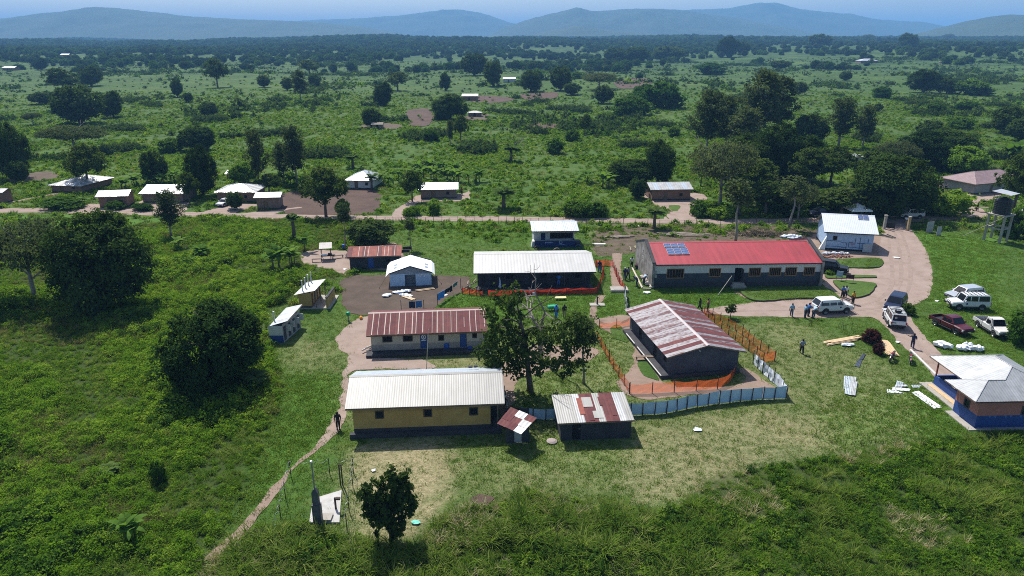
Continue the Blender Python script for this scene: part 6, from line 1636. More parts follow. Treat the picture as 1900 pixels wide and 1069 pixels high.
# ================================================================== fences
def net_mat(name, c, cover):
    m, nt, out = nodes_of(name); d = nt.nodes.new('ShaderNodeBsdfDiffuse'); d.inputs[0].default_value = (*c, 1)
    t = nt.nodes.new('ShaderNodeBsdfTransparent'); x = nt.nodes.new('ShaderNodeMixShader'); x.inputs[0].default_value = cover
    tr = nt.nodes.new('ShaderNodeBsdfTranslucent'); tr.inputs[0].default_value = (*c, 1); y = nt.nodes.new('ShaderNodeMixShader'); y.inputs[0].default_value = .45
    nt.links.new(d.outputs[0], y.inputs[1]); nt.links.new(tr.outputs[0], y.inputs[2])
    nt.links.new(t.outputs[0], x.inputs[1]); nt.links.new(y.outputs[0], x.inputs[2]); nt.links.new(x.outputs[0], out.inputs[0])
    return m
N_orange = net_mat('orange_mesh', (.78, .16, .04), .5); N_red = net_mat('red_mesh', (.70, .07, .04), .62)
S_blue = mat('pale_blue_sheeting', (.34, .50, .66), (.42, .58, .74), 1.5, .45, spec=.5); S_white = mat('white_sheeting', (.60, .66, .73), (.70, .75, .80), 2, .45, spec=.5)

def fence(label, px, height, spacing, panel_m, panel='mesh_panel', name='mesh_fence', post_r=.05, extra=.25, sag=.12, post_m=M_post, z0=.05, wob=.06, group=None, alt=None, overlap=0, push=0):
    w = catmull([tuple(P(a, b))[:2] for a, b in px], False, .1); seg = np.hypot(*np.diff(w, axis=0).T); s = np.concatenate([[0], np.cumsum(seg)])
    n = max(1, round(s[-1] / spacing)); q = [np.array([np.interp(t, s, w[:, 0]), np.interp(t, s, w[:, 1])]) for t in np.linspace(0, s[-1], n + 1)]
    o = thing(name, label, 'fence', (q[0][0], q[0][1], 0), 0, group); L = [Vector((p[0] - q[0][0], p[1] - q[0][1], 0)) for p in q]
    hs = [height * random.uniform(.92, 1.06) for _ in L]
    for p, h in zip(L, hs):
        mb = MB(); mb.path([p + V(0, 0, -.1), p + V(random.uniform(-.05, .05), random.uniform(-.05, .05), h + extra * random.uniform(.3, 1.2))], [post_r, post_r * .8], 6); mb.build('post', post_m, o)
    for i in range(n):
        a, b = L[i], L[i + 1]; d = (b - a); nn = Vector((-d.y, d.x, 0)).normalized(); mb = MB(); k = 4; rows = 3; g = []
        for r_ in range(rows + 1):
            row = []
            for c in range(k + 1):
                t = c / k; zt = (hs[i] + (hs[i + 1] - hs[i]) * t) * (r_ / rows) - sag * (4 * t * (1 - t)) * (r_ / rows)
                row.append(a + d * (t * (1 + overlap)) + nn * (random.uniform(-wob, wob) + (.02 if i % 2 else -.02) + push) + V(0, 0, max(z0, zt)))
            g.append(row)
        for r_ in range(rows):
            for c in range(k): mb.poly([g[r_][c], g[r_][c + 1], g[r_ + 1][c + 1], g[r_ + 1][c]])
        mb.build(panel, panel_m if alt is None or i % 3 else alt, o)
    return o
OR = 'orange mesh fences'
fence('orange mesh fence along the path left of the streaked-roof house', [(1108, 632), (1126, 663), (1139, 686), (1153, 707), (1168, 731)], 1.15, 1.9, N_orange, group=OR)
fence('orange mesh fence in front of the streaked-roof house inside the blue sheeting', [(1168, 731), (1212, 730), (1260, 727), (1295, 725), (1343, 719), (1364, 694)], 1.15, 2.4, N_orange, group=OR)
fence('sagging orange mesh fence at the far left corner of the streaked-roof house', [(1112, 609), (1142, 609), (1170, 603)], 1.0, 1.8, N_orange, group=OR, sag=.3, wob=.12)
fence('outer orange mesh fence right of the streaked-roof house', [(1306, 584), (1334, 597), (1366, 615), (1383, 627), (1396, 640), (1407, 648), (1420, 657), (1437, 670)], 1.15, 1.5, N_orange, group=OR)
fence('inner orange mesh fence right of the streaked-roof house', [(1302, 588), (1330, 608), (1347, 619), (1362, 630), (1375, 640), (1387, 650), (1401, 659), (1417, 673), (1437, 670)], 1.15, 1.5, N_orange, group=OR)
fence('red mesh fence under the front eave of the white-roofed ward', [(905, 550), (930, 550), (970, 548), (1040, 547), (1108, 545)], .95, 2.2, N_red, group=OR, sag=.15)
fence('red mesh fence left of the white-roofed ward', [(858, 545), (876, 547), (896, 550)], .9, 1.2, N_red, group=OR, sag=.2, wob=.1)
fence('red mesh fence at the right end of the white-roofed ward', [(1108, 545), (1115, 526), (1120, 506), (1106, 496)], 1.1, 1.5, N_red, group=OR)
fence('red mesh fence between the ward and the planks of the hall', [(1104, 494), (1120, 493), (1136, 494), (1141, 508), (1150, 528), (1159, 541)], 1.1, 1.6, N_red, group=OR)
BL = 'pale blue sheeting fences'
fence('pale blue sheet fence on dark posts in front of the streaked-roof house', [(1458, 741), (1420, 742), (1380, 745), (1320, 752), (1280, 758), (1235, 768), (1170, 772), (1148, 774)], 1.35, 1.15, S_blue, 'sheet_panel', 'sheet_fence', sag=.0, wob=.015, group=BL, extra=.1, post_r=.055, push=-.08)
fence('pale blue sheet fence between the tin hut and the patched shed', [(1036, 779), (1000, 780), (966, 776)], 1.1, 1.15, S_blue, 'sheet_panel', 'sheet_fence', sag=.0, wob=.015, group=BL, extra=.1, post_r=.055, push=-.08)
fence('crumpled white sheet fence on the right side of the fenced house', [(1458, 741), (1446, 722), (1432, 708), (1414, 692), (1397, 675)], 1.4, 1.2, S_white, 'sheet_panel', 'sheet_fence', sag=.1, wob=.10, group=BL, extra=.45)
fence('crumpled white sheet fence between the yellow house and the big tree', [(897, 640), (906, 662), (918, 688), (930, 722), (940, 760), (944, 778)], 1.25, 1.3, S_white, 'sheet_panel', 'sheet_fence', sag=.15, wob=.10, group=BL)
fence('short white sheet screen behind the streaked-roof house', [(1159, 548), (1161, 568), (1163, 584)], 1.5, 1.2, S_white, 'sheet_panel', 'sheet_fence', sag=.05, wob=.06, group=BL)
def post_row(label, px, n, h, name='post_fence', wires=2, r=.05, wire_m=M_steel):
    w = catmull([tuple(P(a, b))[:2] for a, b in px], False, .2); seg = np.hypot(*np.diff(w, axis=0).T); s = np.concatenate([[0], np.cumsum(seg)])
    q = [Vector((np.interp(t, s, w[:, 0]), np.interp(t, s, w[:, 1]), 0)) for t in np.linspace(0, s[-1], n)]
    o = thing(name, label, 'fence', q[0]); L = [p - q[0] for p in q]
    for p in L: mb = MB(); mb.path([p + V(0, 0, -.1), p + V(random.uniform(-.08, .08), random.uniform(-.08, .08), h * random.uniform(.8, 1.15))], [r, r * .8], 6); mb.build('post', M_post, o)
    for k in range(wires):
        mb = MB(); mb.path([p + V(0, 0, h * (.45 + .4 * k)) for p in L], .008, 4); mb.build('wire', wire_m, o)
post_row('line of dark fence posts along the near side of the dirt road', [(1000, 416), (1120, 418), (1250, 421), (1360, 421), (1480, 419), (1510, 418)], 24, 1.5)
post_row('line of dark fence posts along the road left of the kiosk', [(700, 414), (780, 414), (860, 415), (985, 416)], 20, 1.4)
post_row('post fence between the gate and the water tower', [(1690, 421), (1730, 423), (1780, 424), (1830, 420)], 9, 1.6)

# the fenced weather post at the bottom: slab, column, razor wire
o = thing('razor_wire_fence', 'coiled razor wire fence round the concrete slab in the foreground', 'fence', P(540, 880))
B0 = P(540, 880)
for a in ((540, 884), (612, 880), (632, 900), (636, 900), (656, 878), (522, 968), (655, 905), (648, 950), (644, 985), (530, 925)):
    p = P(*a) - B0; mb = MB(); mb.path([p + V(0, 0, -.1), p + V(0, 0, 1.5 if a[0] not in (632, 636) else 1.9)], .055 if a[0] in (632, 636) else .035, 6); mb.build('post', M_post, o)
for px in ([(540, 884), (575, 881), (612, 880), (656, 878)], [(656, 878), (655, 905), (648, 950), (642, 990)], [(540, 884), (530, 925), (520, 970), (512, 1000)]):
    w = catmull([tuple(P(a, b))[:2] for a, b in px], False, .06); pts = []
    for i, p in enumerate(w): t = i * .55; pts.append((p[0] - B0.x + .22 * math.cos(t) * .3, p[1] - B0.y + .0 + .22 * math.cos(t + .7), 1.25 + .22 * math.sin(t)))
    mb = MB(); mb.path(pts, .013, 3, cap=False); mb.build('razor_wire', mat('galvanised_wire', (.42, .44, .45), rough=.4, metal=.5), o)
mb = MB(); mb.box((-1, 0, -.05), (1, 0.1, 0))
c = [P(574, 972), P(630, 972), P(634, 912), P(581, 928)]; o = thing('concrete_slab', 'pale concrete slab with a dark standing column in the fenced plot', 'slab', c[0])
mb = MB(); q = [p - c[0] for p in c]; mb.poly([p + V(0, 0, .14) for p in q])
for i in range(4): mb.poly([q[i] + V(0, 0, -.1), q[(i + 1) % 4] + V(0, 0, -.1), q[(i + 1) % 4] + V(0, 0, .14), q[i] + V(0, 0, .14)])
mb.build('slab', mat('white_concrete', (.36, .35, .33), (.44, .43, .41), 2, .9), o)
mb = MB(); mb.box((.75, .05, .14), (1.55, .85, .3)); mb.build('step', M_conc, o)
mb = MB(); mb.box((1.5, 1.5, .14), (1.62, 1.62, 1.1)); mb.build('tap_post', M_post, o)
mb = MB(); mb.box((1.62, 1.45, .95), (1.95, 1.67, 1.1)); mb.build('tap_arm', M_post, o)
p = P(591, 972) ; o = thing('lamp_column', 'grey metal column with a slim pole and lamp on the slab', 'lamp post', p)
mb = MB(); mb.box((-.30, -.22, 0), (.30, .22, 1.7)); mb.box((-.23, -.16, 1.7), (.23, .16, 2.7)); mb.prism([(-.23, 2.7), (.23, 2.7), (.05, 3.05), (-.05, 3.05)], -.16, .16); mb.build('column', mat('dark_grey_column', (.06, .065, .075), (.09, .095, .105), 2, .6), o)
mb = MB(); mb.path([(0, 0, 2.9), (-.02, 0, 5.2)], .06, 8); mb.build('pole', M_steel, o)
mb = MB(); mb.lathe([(.02, -.1), (.09, -.05), (.10, .08), (.03, .16)], 10, 0, Matrix.Translation((0, -.05, 5.25)) @ Matrix.Rotation(R(60), 4, 'X')); mb.build('lamp_head', C_white, o)

# ================================================================== water tower, gate, signs
cw = P(1846, 446); ang_ = R(32); L = 2.5; u_ = V(math.cos(ang_), math.sin(ang_), 0); f = Frame(cw, cw + u_ * L); f.o = cw - f.u * L / 2 - f.v * L / 2; Dp = L; zt = 4.6
h = thing('water_tower', 'black water tank on a grey concrete frame under a small tin roof', 'water tower', f.o, f.ang); f.foot(-.3, L + .3, -.3, Dp + .3)
for x, y in ((0, 0), (L, 0), (L, Dp), (0, Dp)): mb = MB(); mb.box((x - .16, y - .16, -.1), (x + .16, y + .16, zt)); mb.build('leg', M_conc, h)
mb = MB(); mb.box((-.35, -.35, zt), (L + .35, Dp + .35, zt + .18)); mb.build('platform', M_conc, h)
for z in (2.2,):
    for a, b in (((.16, -.1, z), (L - .16, .1, z + .22)), ((.16, Dp - .1, z), (L - .16, Dp + .1, z + .22)), ((-.1, .16, z), (.1, Dp - .16, z + .22)), ((L - .1, .16, z), (L + .1, Dp - .16, z + .22))): mb = MB(); mb.box(a, b); mb.build('cross_beam', M_conc, h)
mb = MB(); rt_ = L * .54; prof = [(rt_ * .98, zt + .18)]
for k in range(8): z = zt + .25 + k * .29; prof += [(rt_, z), (rt_, z + .16), (rt_ * .965, z + .20), (rt_ * .965, z + .24)]
prof += [(rt_ * .96, zt + 2.65), (rt_ * .55, zt + 2.95), (rt_ * .25, zt + 3.0), (rt_ * .24, zt + 3.1), (.01, zt + 3.11)]
mb.lathe(prof, 24, 0, Matrix.Translation((L / 2, Dp / 2, 0))); tk = mb.build('tank', mat('black_plastic_tank', (.014, .016, .02), rough=.45), h, True)
for x, y in ((.05, .05), (L - .05, .05), (L - .05, Dp - .05), (.05, Dp - .05)): mb = MB(); mb.path([(x, y, zt + .18), (x, y, zt + 3.7 + .2 * (y > 1))], .04, 6); mb.build('roof_post', M_post, h)
roof_face(mb_ := (lambda q: q.build('roof', M_wood, h))((lambda q: (q.path([(-.2, 0, zt + 3.65), (L + .2, 0, zt + 3.65)], .04, 4), q)[1])(MB())), [(-.3, -.2, zt + 3.7), (L + .4, -.2, zt + 3.7), (L + .4, Dp + .3, zt + 4.0), (-.3, Dp + .3, zt + 4.0)], lambda i, k: Z_blue if i % 2 else Z_dull, .8, 5)
a, b = P(1787, 438), f.world(-.3, 0, zt); o = thing('ladder', 'wooden ladder leaning up to the water tower', 'ladder', a); d = b - a; s = V(-d.y, d.x, 0).normalized() * .22
for k in (-1, 1): mb = MB(); mb.path([s * k, d + s * k], .045, 5); mb.build('rail', mat('pale_pole', (.42, .38, .32), rough=.9), o)
for k in range(1, 12): mb = MB(); c = d * (k / 12); mb.path([c - s * 1.15, c + s * 1.15], .03, 5); mb.build('rung', mat('pale_pole', (.4, .36, .3)), o)
# gate
for (px, py, lab) in ((1640, 425, 'left concrete gate post of the compound entrance'), (1684, 428, 'right yellowish gate post of the compound entrance')):
    o = thing('gate_post', lab, 'gate post', P(px, py), 0, 'posts of the compound gate'); mb = MB(); mb.box((-.2, -.2, -.1), (.2, .2, 2.5)); mb.build('shaft', M_conc if px < 1650 else mat('ochre_post', (.34, .24, .12), (.4, .3, .18), 2, .9), o); mb = MB(); mb.box((-.26, -.26, 2.5), (.26, .26, 2.65)); mb.build('cap', M_conc, o)
A, B = P(1643, 424), P(1660, 426); f = Frame(A, B); o = thing('iron_gate', 'dark iron gate leaf standing half open at the entrance', 'gate', f.o, f.ang); L = f.L
mb = MB(); mb.box((0, -.03, .1), (.06, .03, 2.4)); mb.box((L - .06, -.03, .1), (L, .03, 2.4)); mb.box((.06, -.03, 2.34), (L - .06, .03, 2.4)); mb.box((.06, -.03, 1.1), (L - .06, .03, 1.18)); mb.build('gate_frame', C_trim, o)
mb = MB(); mb.box((.06, -.015, .15), (L - .06, .015, 1.1)); mb.build('lower_panel', C_trim, o)
for k in range(1, 9): mb = MB(); x = .06 + (L - .12) * k / 9; mb.path([(x, 0, 1.18), (x, 0, 2.34)], .018, 5); mb.build('bar', C_trim, o)
def board(px0, px1, z0, z1, m, label, name='sign_board', legs=True, back=0.0):
    f = Frame(P(*px0), P(*px1)); o = thing(name, label, 'sign', f.o, f.ang); L = f.L
    mb = MB(); mb.box((0, -.025, z0), (L, .025, z1), 0, Matrix.Rotation(R(-back), 4, 'X')); b = mb.build('board', m, o)
    if legs:
        for x in (.06, L - .06): mb = MB(); mb.path([(x, .05, -.1), (x, .05, z1)], .03, 5); mb.build('leg', M_post, o)
    return b, L, o
b, L, o = board((1550, 522), (1562, 523.5), .75, 1.6, mat('sign_blue_grey', (.22, .33, .48), (.36, .46, .6), 5, .6), 'small pale blue sign board on two legs at the grass island')
mb = MB()
for k in range(3):
    for j in range(5): mb.box((.1 + j * .13, -.036, 1.4 - k * .18), (.1 + j * .13 + .09, -.026, 1.46 - k * .18))
mb.build('sign_lettering', PL['white'], b)
board((1568, 526), (1583, 527), .75, 1.35, mat('sign_dark', (.05, .02, .022), rough=.7), 'small dark maroon sign board on two legs at the grass island')
board((1718, 432), (1730, 431), .0, 2.0, mat('grey_panel', (.30, .31, .33), (.36, .37, .39), 2, .7), 'tall grey board standing in the grass right of the gate', legs=True)
board((1737, 437), (1745, 437), .0, 1.6, mat('grey_panel_b', (.36, .37, .40), (.42, .43, .46), 2, .7), 'shorter grey board standing right of the tall one', legs=True)
# white pagoda canopy behind the tarp-clad building
p = P(1588, 407); o = thing('canopy_tent', 'white peaked canopy behind the tarpaulin-clad building', 'tent', p); w = 1.9
for x, y in ((-w, -w), (w, -w), (w, w), (-w, w)): mb = MB(); mb.path([(x, y, 0), (x, y, 2.2)], .04, 6); mb.build('pole', M_steel, o)
mb = MB(); tp = V(-.2, 0, 3.25); cs = [V(-w - .1, -w - .1, 2.2), V(w + .1, -w - .1, 2.2), V(w + .1, w + .1, 2.2), V(-w - .1, w + .1, 2.2)]
for i in range(4): mb.poly([cs[i], cs[(i + 1) % 4], tp]); mb.poly([cs[i], cs[(i + 1) % 4], cs[(i + 1) % 4] - V(0, 0, .25), cs[i] - V(0, 0, .25)])
mb.build('canopy', T_roof, o)

# ================================================================== building stuff lying about
def sheets(label, px, py, items, name, cat, group=None):
    """items: (dx, dy, length, width, angle deg, material, tilt)"""
    o = thing(name, label, cat, P(px, py)); z = .03
    for dx, dy, l, w, a, m, t in items:
        mb = MB(); k = 6; M = Matrix.Translation((dx, dy, z)) @ Matrix.Rotation(R(a), 4, 'Z') @ Matrix.Rotation(R(t), 4, 'X')
        for i in range(k):
            x0, x1 = -w / 2 + w * i / k, -w / 2 + w * (i + 1) / k; z0, z1 = .02 * (i % 2), .02 * ((i + 1) % 2)
            mb.poly([M @ V(x0, -l / 2, z0), M @ V(x1, -l / 2, z1), M @ V(x1, l / 2, z1), M @ V(x0, l / 2, z0)])
        mb.build('roofing_sheet', m, o); z += .035
    return o
def flat_sheets(label, quads):
    o = thing('sheet_stack', label, 'roof sheets', P(*quads[0][0][0])); o0 = P(*quads[0][0][0])
    for n_, (q, m) in enumerate(quads):
        c = [P(*a) - o0 for a in q]; mb = MB(); k = 8; zo = V(0, 0, .04 + .03 * n_)
        for i in range(k):
            t0, t1 = i / k, (i + 1) / k; z0, z1 = V(0, 0, .025 * (i % 2)), V(0, 0, .025 * ((i + 1) % 2))
            mb.poly([c[0].lerp(c[1], t0) + zo + z0, c[0].lerp(c[1], t1) + zo + z1, c[3].lerp(c[2], t1) + zo + z1, c[3].lerp(c[2], t0) + zo + z0])
        mb.build('roofing_sheet', m, o)
Z_glare = mat('painted_glare_zinc', (.72, .75, .78), (.80, .82, .84), 1.0, .35, .2)  # same zinc, with the glare of the sun in its base colour
flat_sheets('stack of pale corrugated sheets lying on the lawn near the sheet fence', [([(1566, 698), (1580, 699), (1578, 723), (1565, 722)], Z_blue), ([(1579, 700), (1589, 701), (1587, 724), (1577, 724)], Z_pale), ([(1568, 721), (1580, 722), (1579, 735), (1567, 732)], Z_blue), ([(1580, 712), (1591, 710), (1587, 736), (1577, 735)], Z_pale)])
flat_sheets('bright white sheets fanned out on the grass before the pink building', [([(1645, 723), (1662, 725), (1678, 731), (1646, 729)], Z_glare), ([(1656, 719), (1690, 723), (1687, 727), (1655, 725)], Z_glare), ([(1664, 708), (1676, 711), (1673, 722), (1661, 719)], Z_blue), ([(1661, 716), (1682, 716), (1684, 719), (1660, 720)], Z_new)])
flat_sheets('single bluish sheet lying beside the fanned white ones', [([(1690, 715), (1710, 715), (1706, 720), (1694, 720)], Z_blue)])
flat_sheets('long gleaming white sheets lying along the apron of the pink building', [([(1691, 729), (1704, 727), (1747, 757), (1733, 759)], Z_glare), ([(1696, 727), (1705, 727), (1746, 755), (1738, 756)], Z_glare)])
flat_sheets('dark blue-grey panels lying in the grass before the red-leaved bush', [([(1585, 680), (1595, 682), (1600, 668), (1592, 668)], mat('dark_panel', (.05, .06, .09), rough=.4)), ([(1594, 667), (1601, 668), (1606, 658), (1601, 657)], mat('dark_panel', (.05, .06, .09)))])
def timber(label, px, py, n, l, ang, w=.22, layers=3, spread=.12):
    o = thing('timber_stack', label, 'timber', P(px, py), R(ang))
    for k in range(layers):
        for i in range(n - k):
            mb = MB(); dx = random.uniform(-spread, spread) * 2; y = (i - (n - k) / 2) * (w + .02); mb.box((-l / 2 + dx, y, .05 + k * .07), (l / 2 + dx, y + w, .05 + k * .07 + .06)); mb.build('plank', M_timber, o)
_d = P(1600, 626) - P(1527, 639)
timber('stack of pale sawn planks left of the red-leaved bush', 1563, 633, 5, 4.4, math.degrees(math.atan2(_d.y, _d.x)), .2, 3, .3)
_d = P(1659, 664) - P(1637, 632)
timber('stack of pale sawn planks right of the red-leaved bush beside the motorcycle', 1648, 648, 6, 3.9, math.degrees(math.atan2(_d.y, _d.x)), .2, 3, .15)
timber('pale planks lying beside the relief tent', 787, 538, 2, 2.6, 24, .35, 2, .1)
timber('pale boards lying among sheets in front of the relief tent', 757, 553, 2, 2.2, -42, .3, 1, .1)
def bag(label, px, py, items, name='white_bundle', m=None, cat='bundle'):
    o = thing(name, label, cat, P(px, py))
    for i, (dx, dy, l, w, h, a) in enumerate(items):
        mb = MB(); k = 8; pts = []; M = Matrix.Translation((dx, dy, 0)) @ Matrix.Rotation(R(a), 4, 'Z'); rows = []
        for r_ in range(k + 1):
            t = r_ / k; s = math.sin(math.pi * (.08 + .84 * t)) ** .5; row = []
            for c in range(10):
                q = 2 * math.pi * c / 10; n_ = 1 + .75 * mnoise.noise((dx * 3 + t * 4.5, c * 1.7, i * 3.1 + h)); row.append(M @ V((t - .5) * l, math.cos(q) * w / 2 * s * n_, max(.01, h / 2 + math.sin(q) * h / 2 * s * n_)))
            rows.append(row)
        for r_ in range(k):
            for c in range(10): mb.poly([rows[r_][c], rows[r_ + 1][c], rows[r_ + 1][(c + 1) % 10], rows[r_][(c + 1) % 10]])
        mb.poly(rows[0]); mb.poly(rows[-1][::-1]); mb.build('bundle_roll', m or T_roof, o)
bag('large white wrapped roll lying beside the drive near the pink building', 1749, 645, [(0, 0, 2.0, .9, .7, -38)])
bag('heap of white wrapped bundles next to the large roll', 1793, 650, [(0, 0, 1.5, .8, .6, 15), (.9, -.2, 1.2, .7, .7, -30), (-.7, .2, 1.0, .8, .6, 60), (.3, .4, 1.1, .7, .8, -10), (1.5, -.1, 1.0, .6, .5, 25)])
bag('white roll lying against the sawn planks', 1573, 642, [(0, 0, 1.5, .5, .35, 4)])
bag('row of white sacks on the brick pile by the tarpaulin-clad building', 1556, 473, [(-2.2, 0, 1.2, .7, .5, 10), (-.6, .1, 1.0, .6, .5, -15), (.4, .1, 1.1, .6, .5, 20), (1.3, 0, .8, .5, .4, 0), (-1.4, .2, .7, .5, .4, 40)], m=mat('sack_white', (.55, .55, .56), (.66, .66, .67), 4, .8))
bag('heap of pale blue plastic sheeting behind the red-roofed hall', 1468, 441, [(-1.2, 0, 1.6, .9, .5, 20), (.2, .3, 1.4, .9, .6, -20), (1.2, 0, 1.3, .8, .45, 10), (0, -.6, 1.8, .7, .3, 0)], m=S_white)
bag('crumpled pale plastic sheets on the soil in front of the relief tent', 748, 545, [(-2.1, -1.0, 1.3, .9, .35, 40), (-.7, .3, 1.6, .8, .3, 15), (.3, .7, 1.4, .7, .4, -10), (.2, -.7, 1.2, .6, .3, 20), (.9, -1.2, 1.2, .6, .3, -10)], m=S_white)
bag('white sheet dropped on the grass beside the hall corner', 1200, 544, [(0, 0, 1.0, .6, .25, 5)])
bag('rows of pale sacks along the left end wall of the red-roofed hall', 1198, 525, [(-.1, 2.0, 1.1, .8, .5, 80), (.0, .6, 1.2, .8, .5, 75), (.2, -.8, 1.2, .8, .5, 80), (.5, -2.0, 1.0, .8, .4, 70)], m=mat('sack_tan', (.42, .36, .30), (.5, .45, .4), 4, .85))
bag('dark maroon heap behind the pale sacks beside the hall', 1186, 497, [(0, 0, 1.4, 1.2, .7, 0), (.4, .7, 1.2, 1.0, .5, 40)], m=mat('maroon_cloth', (.05, .02, .03), rough=.9))
o = thing('timber_edging', 'long pale timber edging beside the sacks at the hall', 'timber', P(1192, 536)); e = P(1172, 496) - P(1192, 536); mb = MB(); mb.path([V(0, 0, .15), e + V(0, 0, .15)], .14, 4); mb.build('beam', mat('pale_beam', (.45, .38, .31), (.52, .46, .4), 3, .85), o); mb = MB(); mb.path([V(0, 0, .1), P(1208, 537) - P(1192, 536) + V(0, 0, .1)], .12, 4); mb.build('beam', mat('pale_beam', (.45, .38, .31)), o)
# brick pile and sticks
o = thing('brick_pile', 'low pile of reddish bricks below the white sacks', 'bricks', P(1556, 477)); br = MB(); br.box((0, 0, 0), (.26, .13, .10)); bm_e = br.mesh('brick', mat('red_brick', (.22, .09, .06), (.30, .14, .10), 6, .9))
for k in range(90): put('brick', bm_e, o, (random.uniform(-2.6, 1.9), random.gauss(0, .3) - .2, random.choice((0, 0, .1, .2)) * 1.0), (0, 0, random.uniform(0, 3.1)))
def sticks(label, px, py, n, l, ang, w, m, jit=12, name='pole_pile', cat='poles', hgt_=.25):
    o = thing(name, label, cat, P(px, py))
    for k in range(n):
        a = R(ang + random.gauss(0, jit)); c = V(random.uniform(-w, w), random.gauss(0, w * .25), random.uniform(.05, hgt_)); d = V(math.cos(a), math.sin(a), random.uniform(-.03, .03)) * l * random.uniform(.5, 1.1) / 2
        mb = MB(); mb.path([c - d, c + d + V(0, 0, .02)], [.10, .07], 5); mb.build('pole', m, o)
GP = mat('weathered_pole', (.24, .195, .15), (.34, .29, .23), 4, .9)
sticks('long pile of weathered poles behind the left half of the red-roofed hall', 1278, 436, 16, 7.0, 4, 2.5, GP, 7)
sticks('few weathered poles lying on the cleared plot right of the kiosk', 1152, 441, 8, 4.0, -6, 1.2, GP, 10)
sticks('scattered sticks on the cleared plot in front of the hall end wall', 1186, 462, 5, 2.0, 60, 1.6, GP, 40)
sticks('pair of pale poles leaning at the left end of the maroon-roofed house', 687, 650, 3, 2.2, 58, .25, mat('white_pole', (.6, .57, .52), rough=.8), 8, hgt_=.5)
sticks('two dark metal rods crossing the drive below the gate', 1645, 440, 3, 3.5, -58, .8, C_trim, 10)
sticks('bamboo poles leaning among the greenery left of the white-roofed ward', 872, 535, 8, 2.6, 50, .8, GP, 18, hgt_=1.2)
o = thing('brush_heap', 'broad heap of dry cut brushwood behind the red-roofed hall', 'brushwood', P(1410, 436)); q = []
r8 = np.random.default_rng(8); mb = MB()
for k in range(650):
    a = r8.uniform(0, 6.28); c = V(r8.normal(0, 2.6), r8.normal(0, .7), 0); h_ = 1.25 * math.exp(-(c.x / 3.4) ** 2 - (c.y / 1.0) ** 2); c.z = r8.uniform(.03, max(.1, h_)); d = V(math.cos(a), math.sin(a), r8.uniform(-.1, .35)) * r8.uniform(.4, 1.1)
    mb.path([c, c + d], [.055, .02], 3, cap=False)
tag(mb.build('brush_twigs', mat('dry_brush', (.22, .175, .11), (.33, .27, .18), 3, .95), o), kind='stuff')

# ================================================================== small furniture
def table(label, px, py, l, w, h, rz, m=M_wood, name='wooden_table', cat='table', seat=False):
    o = thing(name, label, cat, P(px, py), R(rz)); mb = MB(); mb.box((-l / 2, -w / 2, h - .05), (l / 2, w / 2, h)); mb.build('top' if not seat else 'seat', m, o)
    for x in (-l / 2 + .06, l / 2 - .06):
        for y in (-w / 2 + .05, w / 2 - .05): mb = MB(); mb.box((x - .03, y - .03, 0), (x + .03, y + .03, h - .05)); mb.build('leg', m, o)
    return o
DW = mat('dark_wood', (.045, .032, .028), (.07, .052, .042), 4, .8)
table('dark low bench left of the market stall', 588, 486, 1.5, .4, .5, 10, DW, 'wooden_bench', 'bench', True)
table('dark tilted bench right of the market stall', 627, 479, 1.7, .4, .45, 28, DW, 'wooden_bench', 'bench', True)
for i, (px, py) in enumerate(((752, 474), (756, 468))):
    o = table(('nearer', 'farther')[i] + ' of two school benches behind the relief tent', px, py, 1.5, .45, .5, 12, DW, 'school_bench', 'bench', True); mb = MB(); mb.box((-.75, .2, .5), (.75, .26, .9)); mb.build('backrest', DW, o)
table('low plank table in front of the narrow grey-brown hut', 433, 390, 1.8, .6, .4, 3, mat('pale_plank', (.5, .48, .44), rough=.85))
o = table('wooden bench frame on the path beside the streaked-roof house', 1196, 668, 1.9, .45, .45, 0, M_wood, 'wooden_bench', 'bench', True)
o = table('makeshift pole table under branches near the water tower', 1822, 393, 2.2, 1.0, .9, -4, M_wood, 'trestle_table')
# market stall
f = Frame(P(597, 483), P(614, 482)); L = f.L; o = thing('market_stall', 'open market stall with pale sheet roof on thin poles', 'stall', f.o, f.ang)
for x, y in ((0, 0), (L, 0), (L, 1.6), (0, 1.6)): mb = MB(); mb.path([(x, y, 0), (x, y, 2.0)], .04, 6); mb.build('pole', M_post, o)
roof_face((lambda q: q.build('roof', M_wood, o))((lambda q: (q.path([(0, 0, 1.98), (L, 0, 1.98)], .03, 4), q)[1])(MB())), [(-.25, -.3, 1.95), (L + .3, -.3, 1.95), (L + .3, 1.9, 2.35), (-.25, 1.9, 2.35)], lambda i, k: mat('dusty_sheet', (.42, .39, .36), (.5, .47, .44), 2, .8), .6, 4)
mb = MB(); mb.box((-.1, .1, .55), (L + .7, .9, .62)); mb.build('counter', DW, o); mb = MB(); mb.box((0, .2, .62), (.9, .7, .8)); mb.build('goods_sack', S_white, o); mb = MB(); mb.box((1.0, .2, .62), (1.6, .7, .95)); mb.build('goods_box', C_trim, o)
def barrel(label, px, py, m, r=.28, h=.8, name='plastic_drum', cat='drum'):
    o = thing(name, label, cat, P(px, py)); mb = MB(); mb.lathe([(.01, 0), (r * .95, 0), (r, .05), (r, h * .3), (r * .96, h * .33), (r, h * .36), (r, h * .66), (r * .96, h * .69), (r, h * .72), (r, h - .04), (r * .9, h)], 14); mb.build('shell', m, o, True); mb = MB(); mb.lathe([(r * .88, h - .01), (.01, h + .01)], 14); mb.build('lid', m, o); return o
PB = mat('blue_plastic', (.02, .10, .42), rough=.4); PG = mat('green_plastic', (.02, .32, .16), rough=.4); PO = mat('orange_plastic', (.62, .24, .03), rough=.45)
barrel('blue drum at the back of the stall yard', 638, 462, PB); barrel('blue bucket beside the tall thin tree trunk', 641, 459, PB, .22, .5, 'bucket', 'bucket')
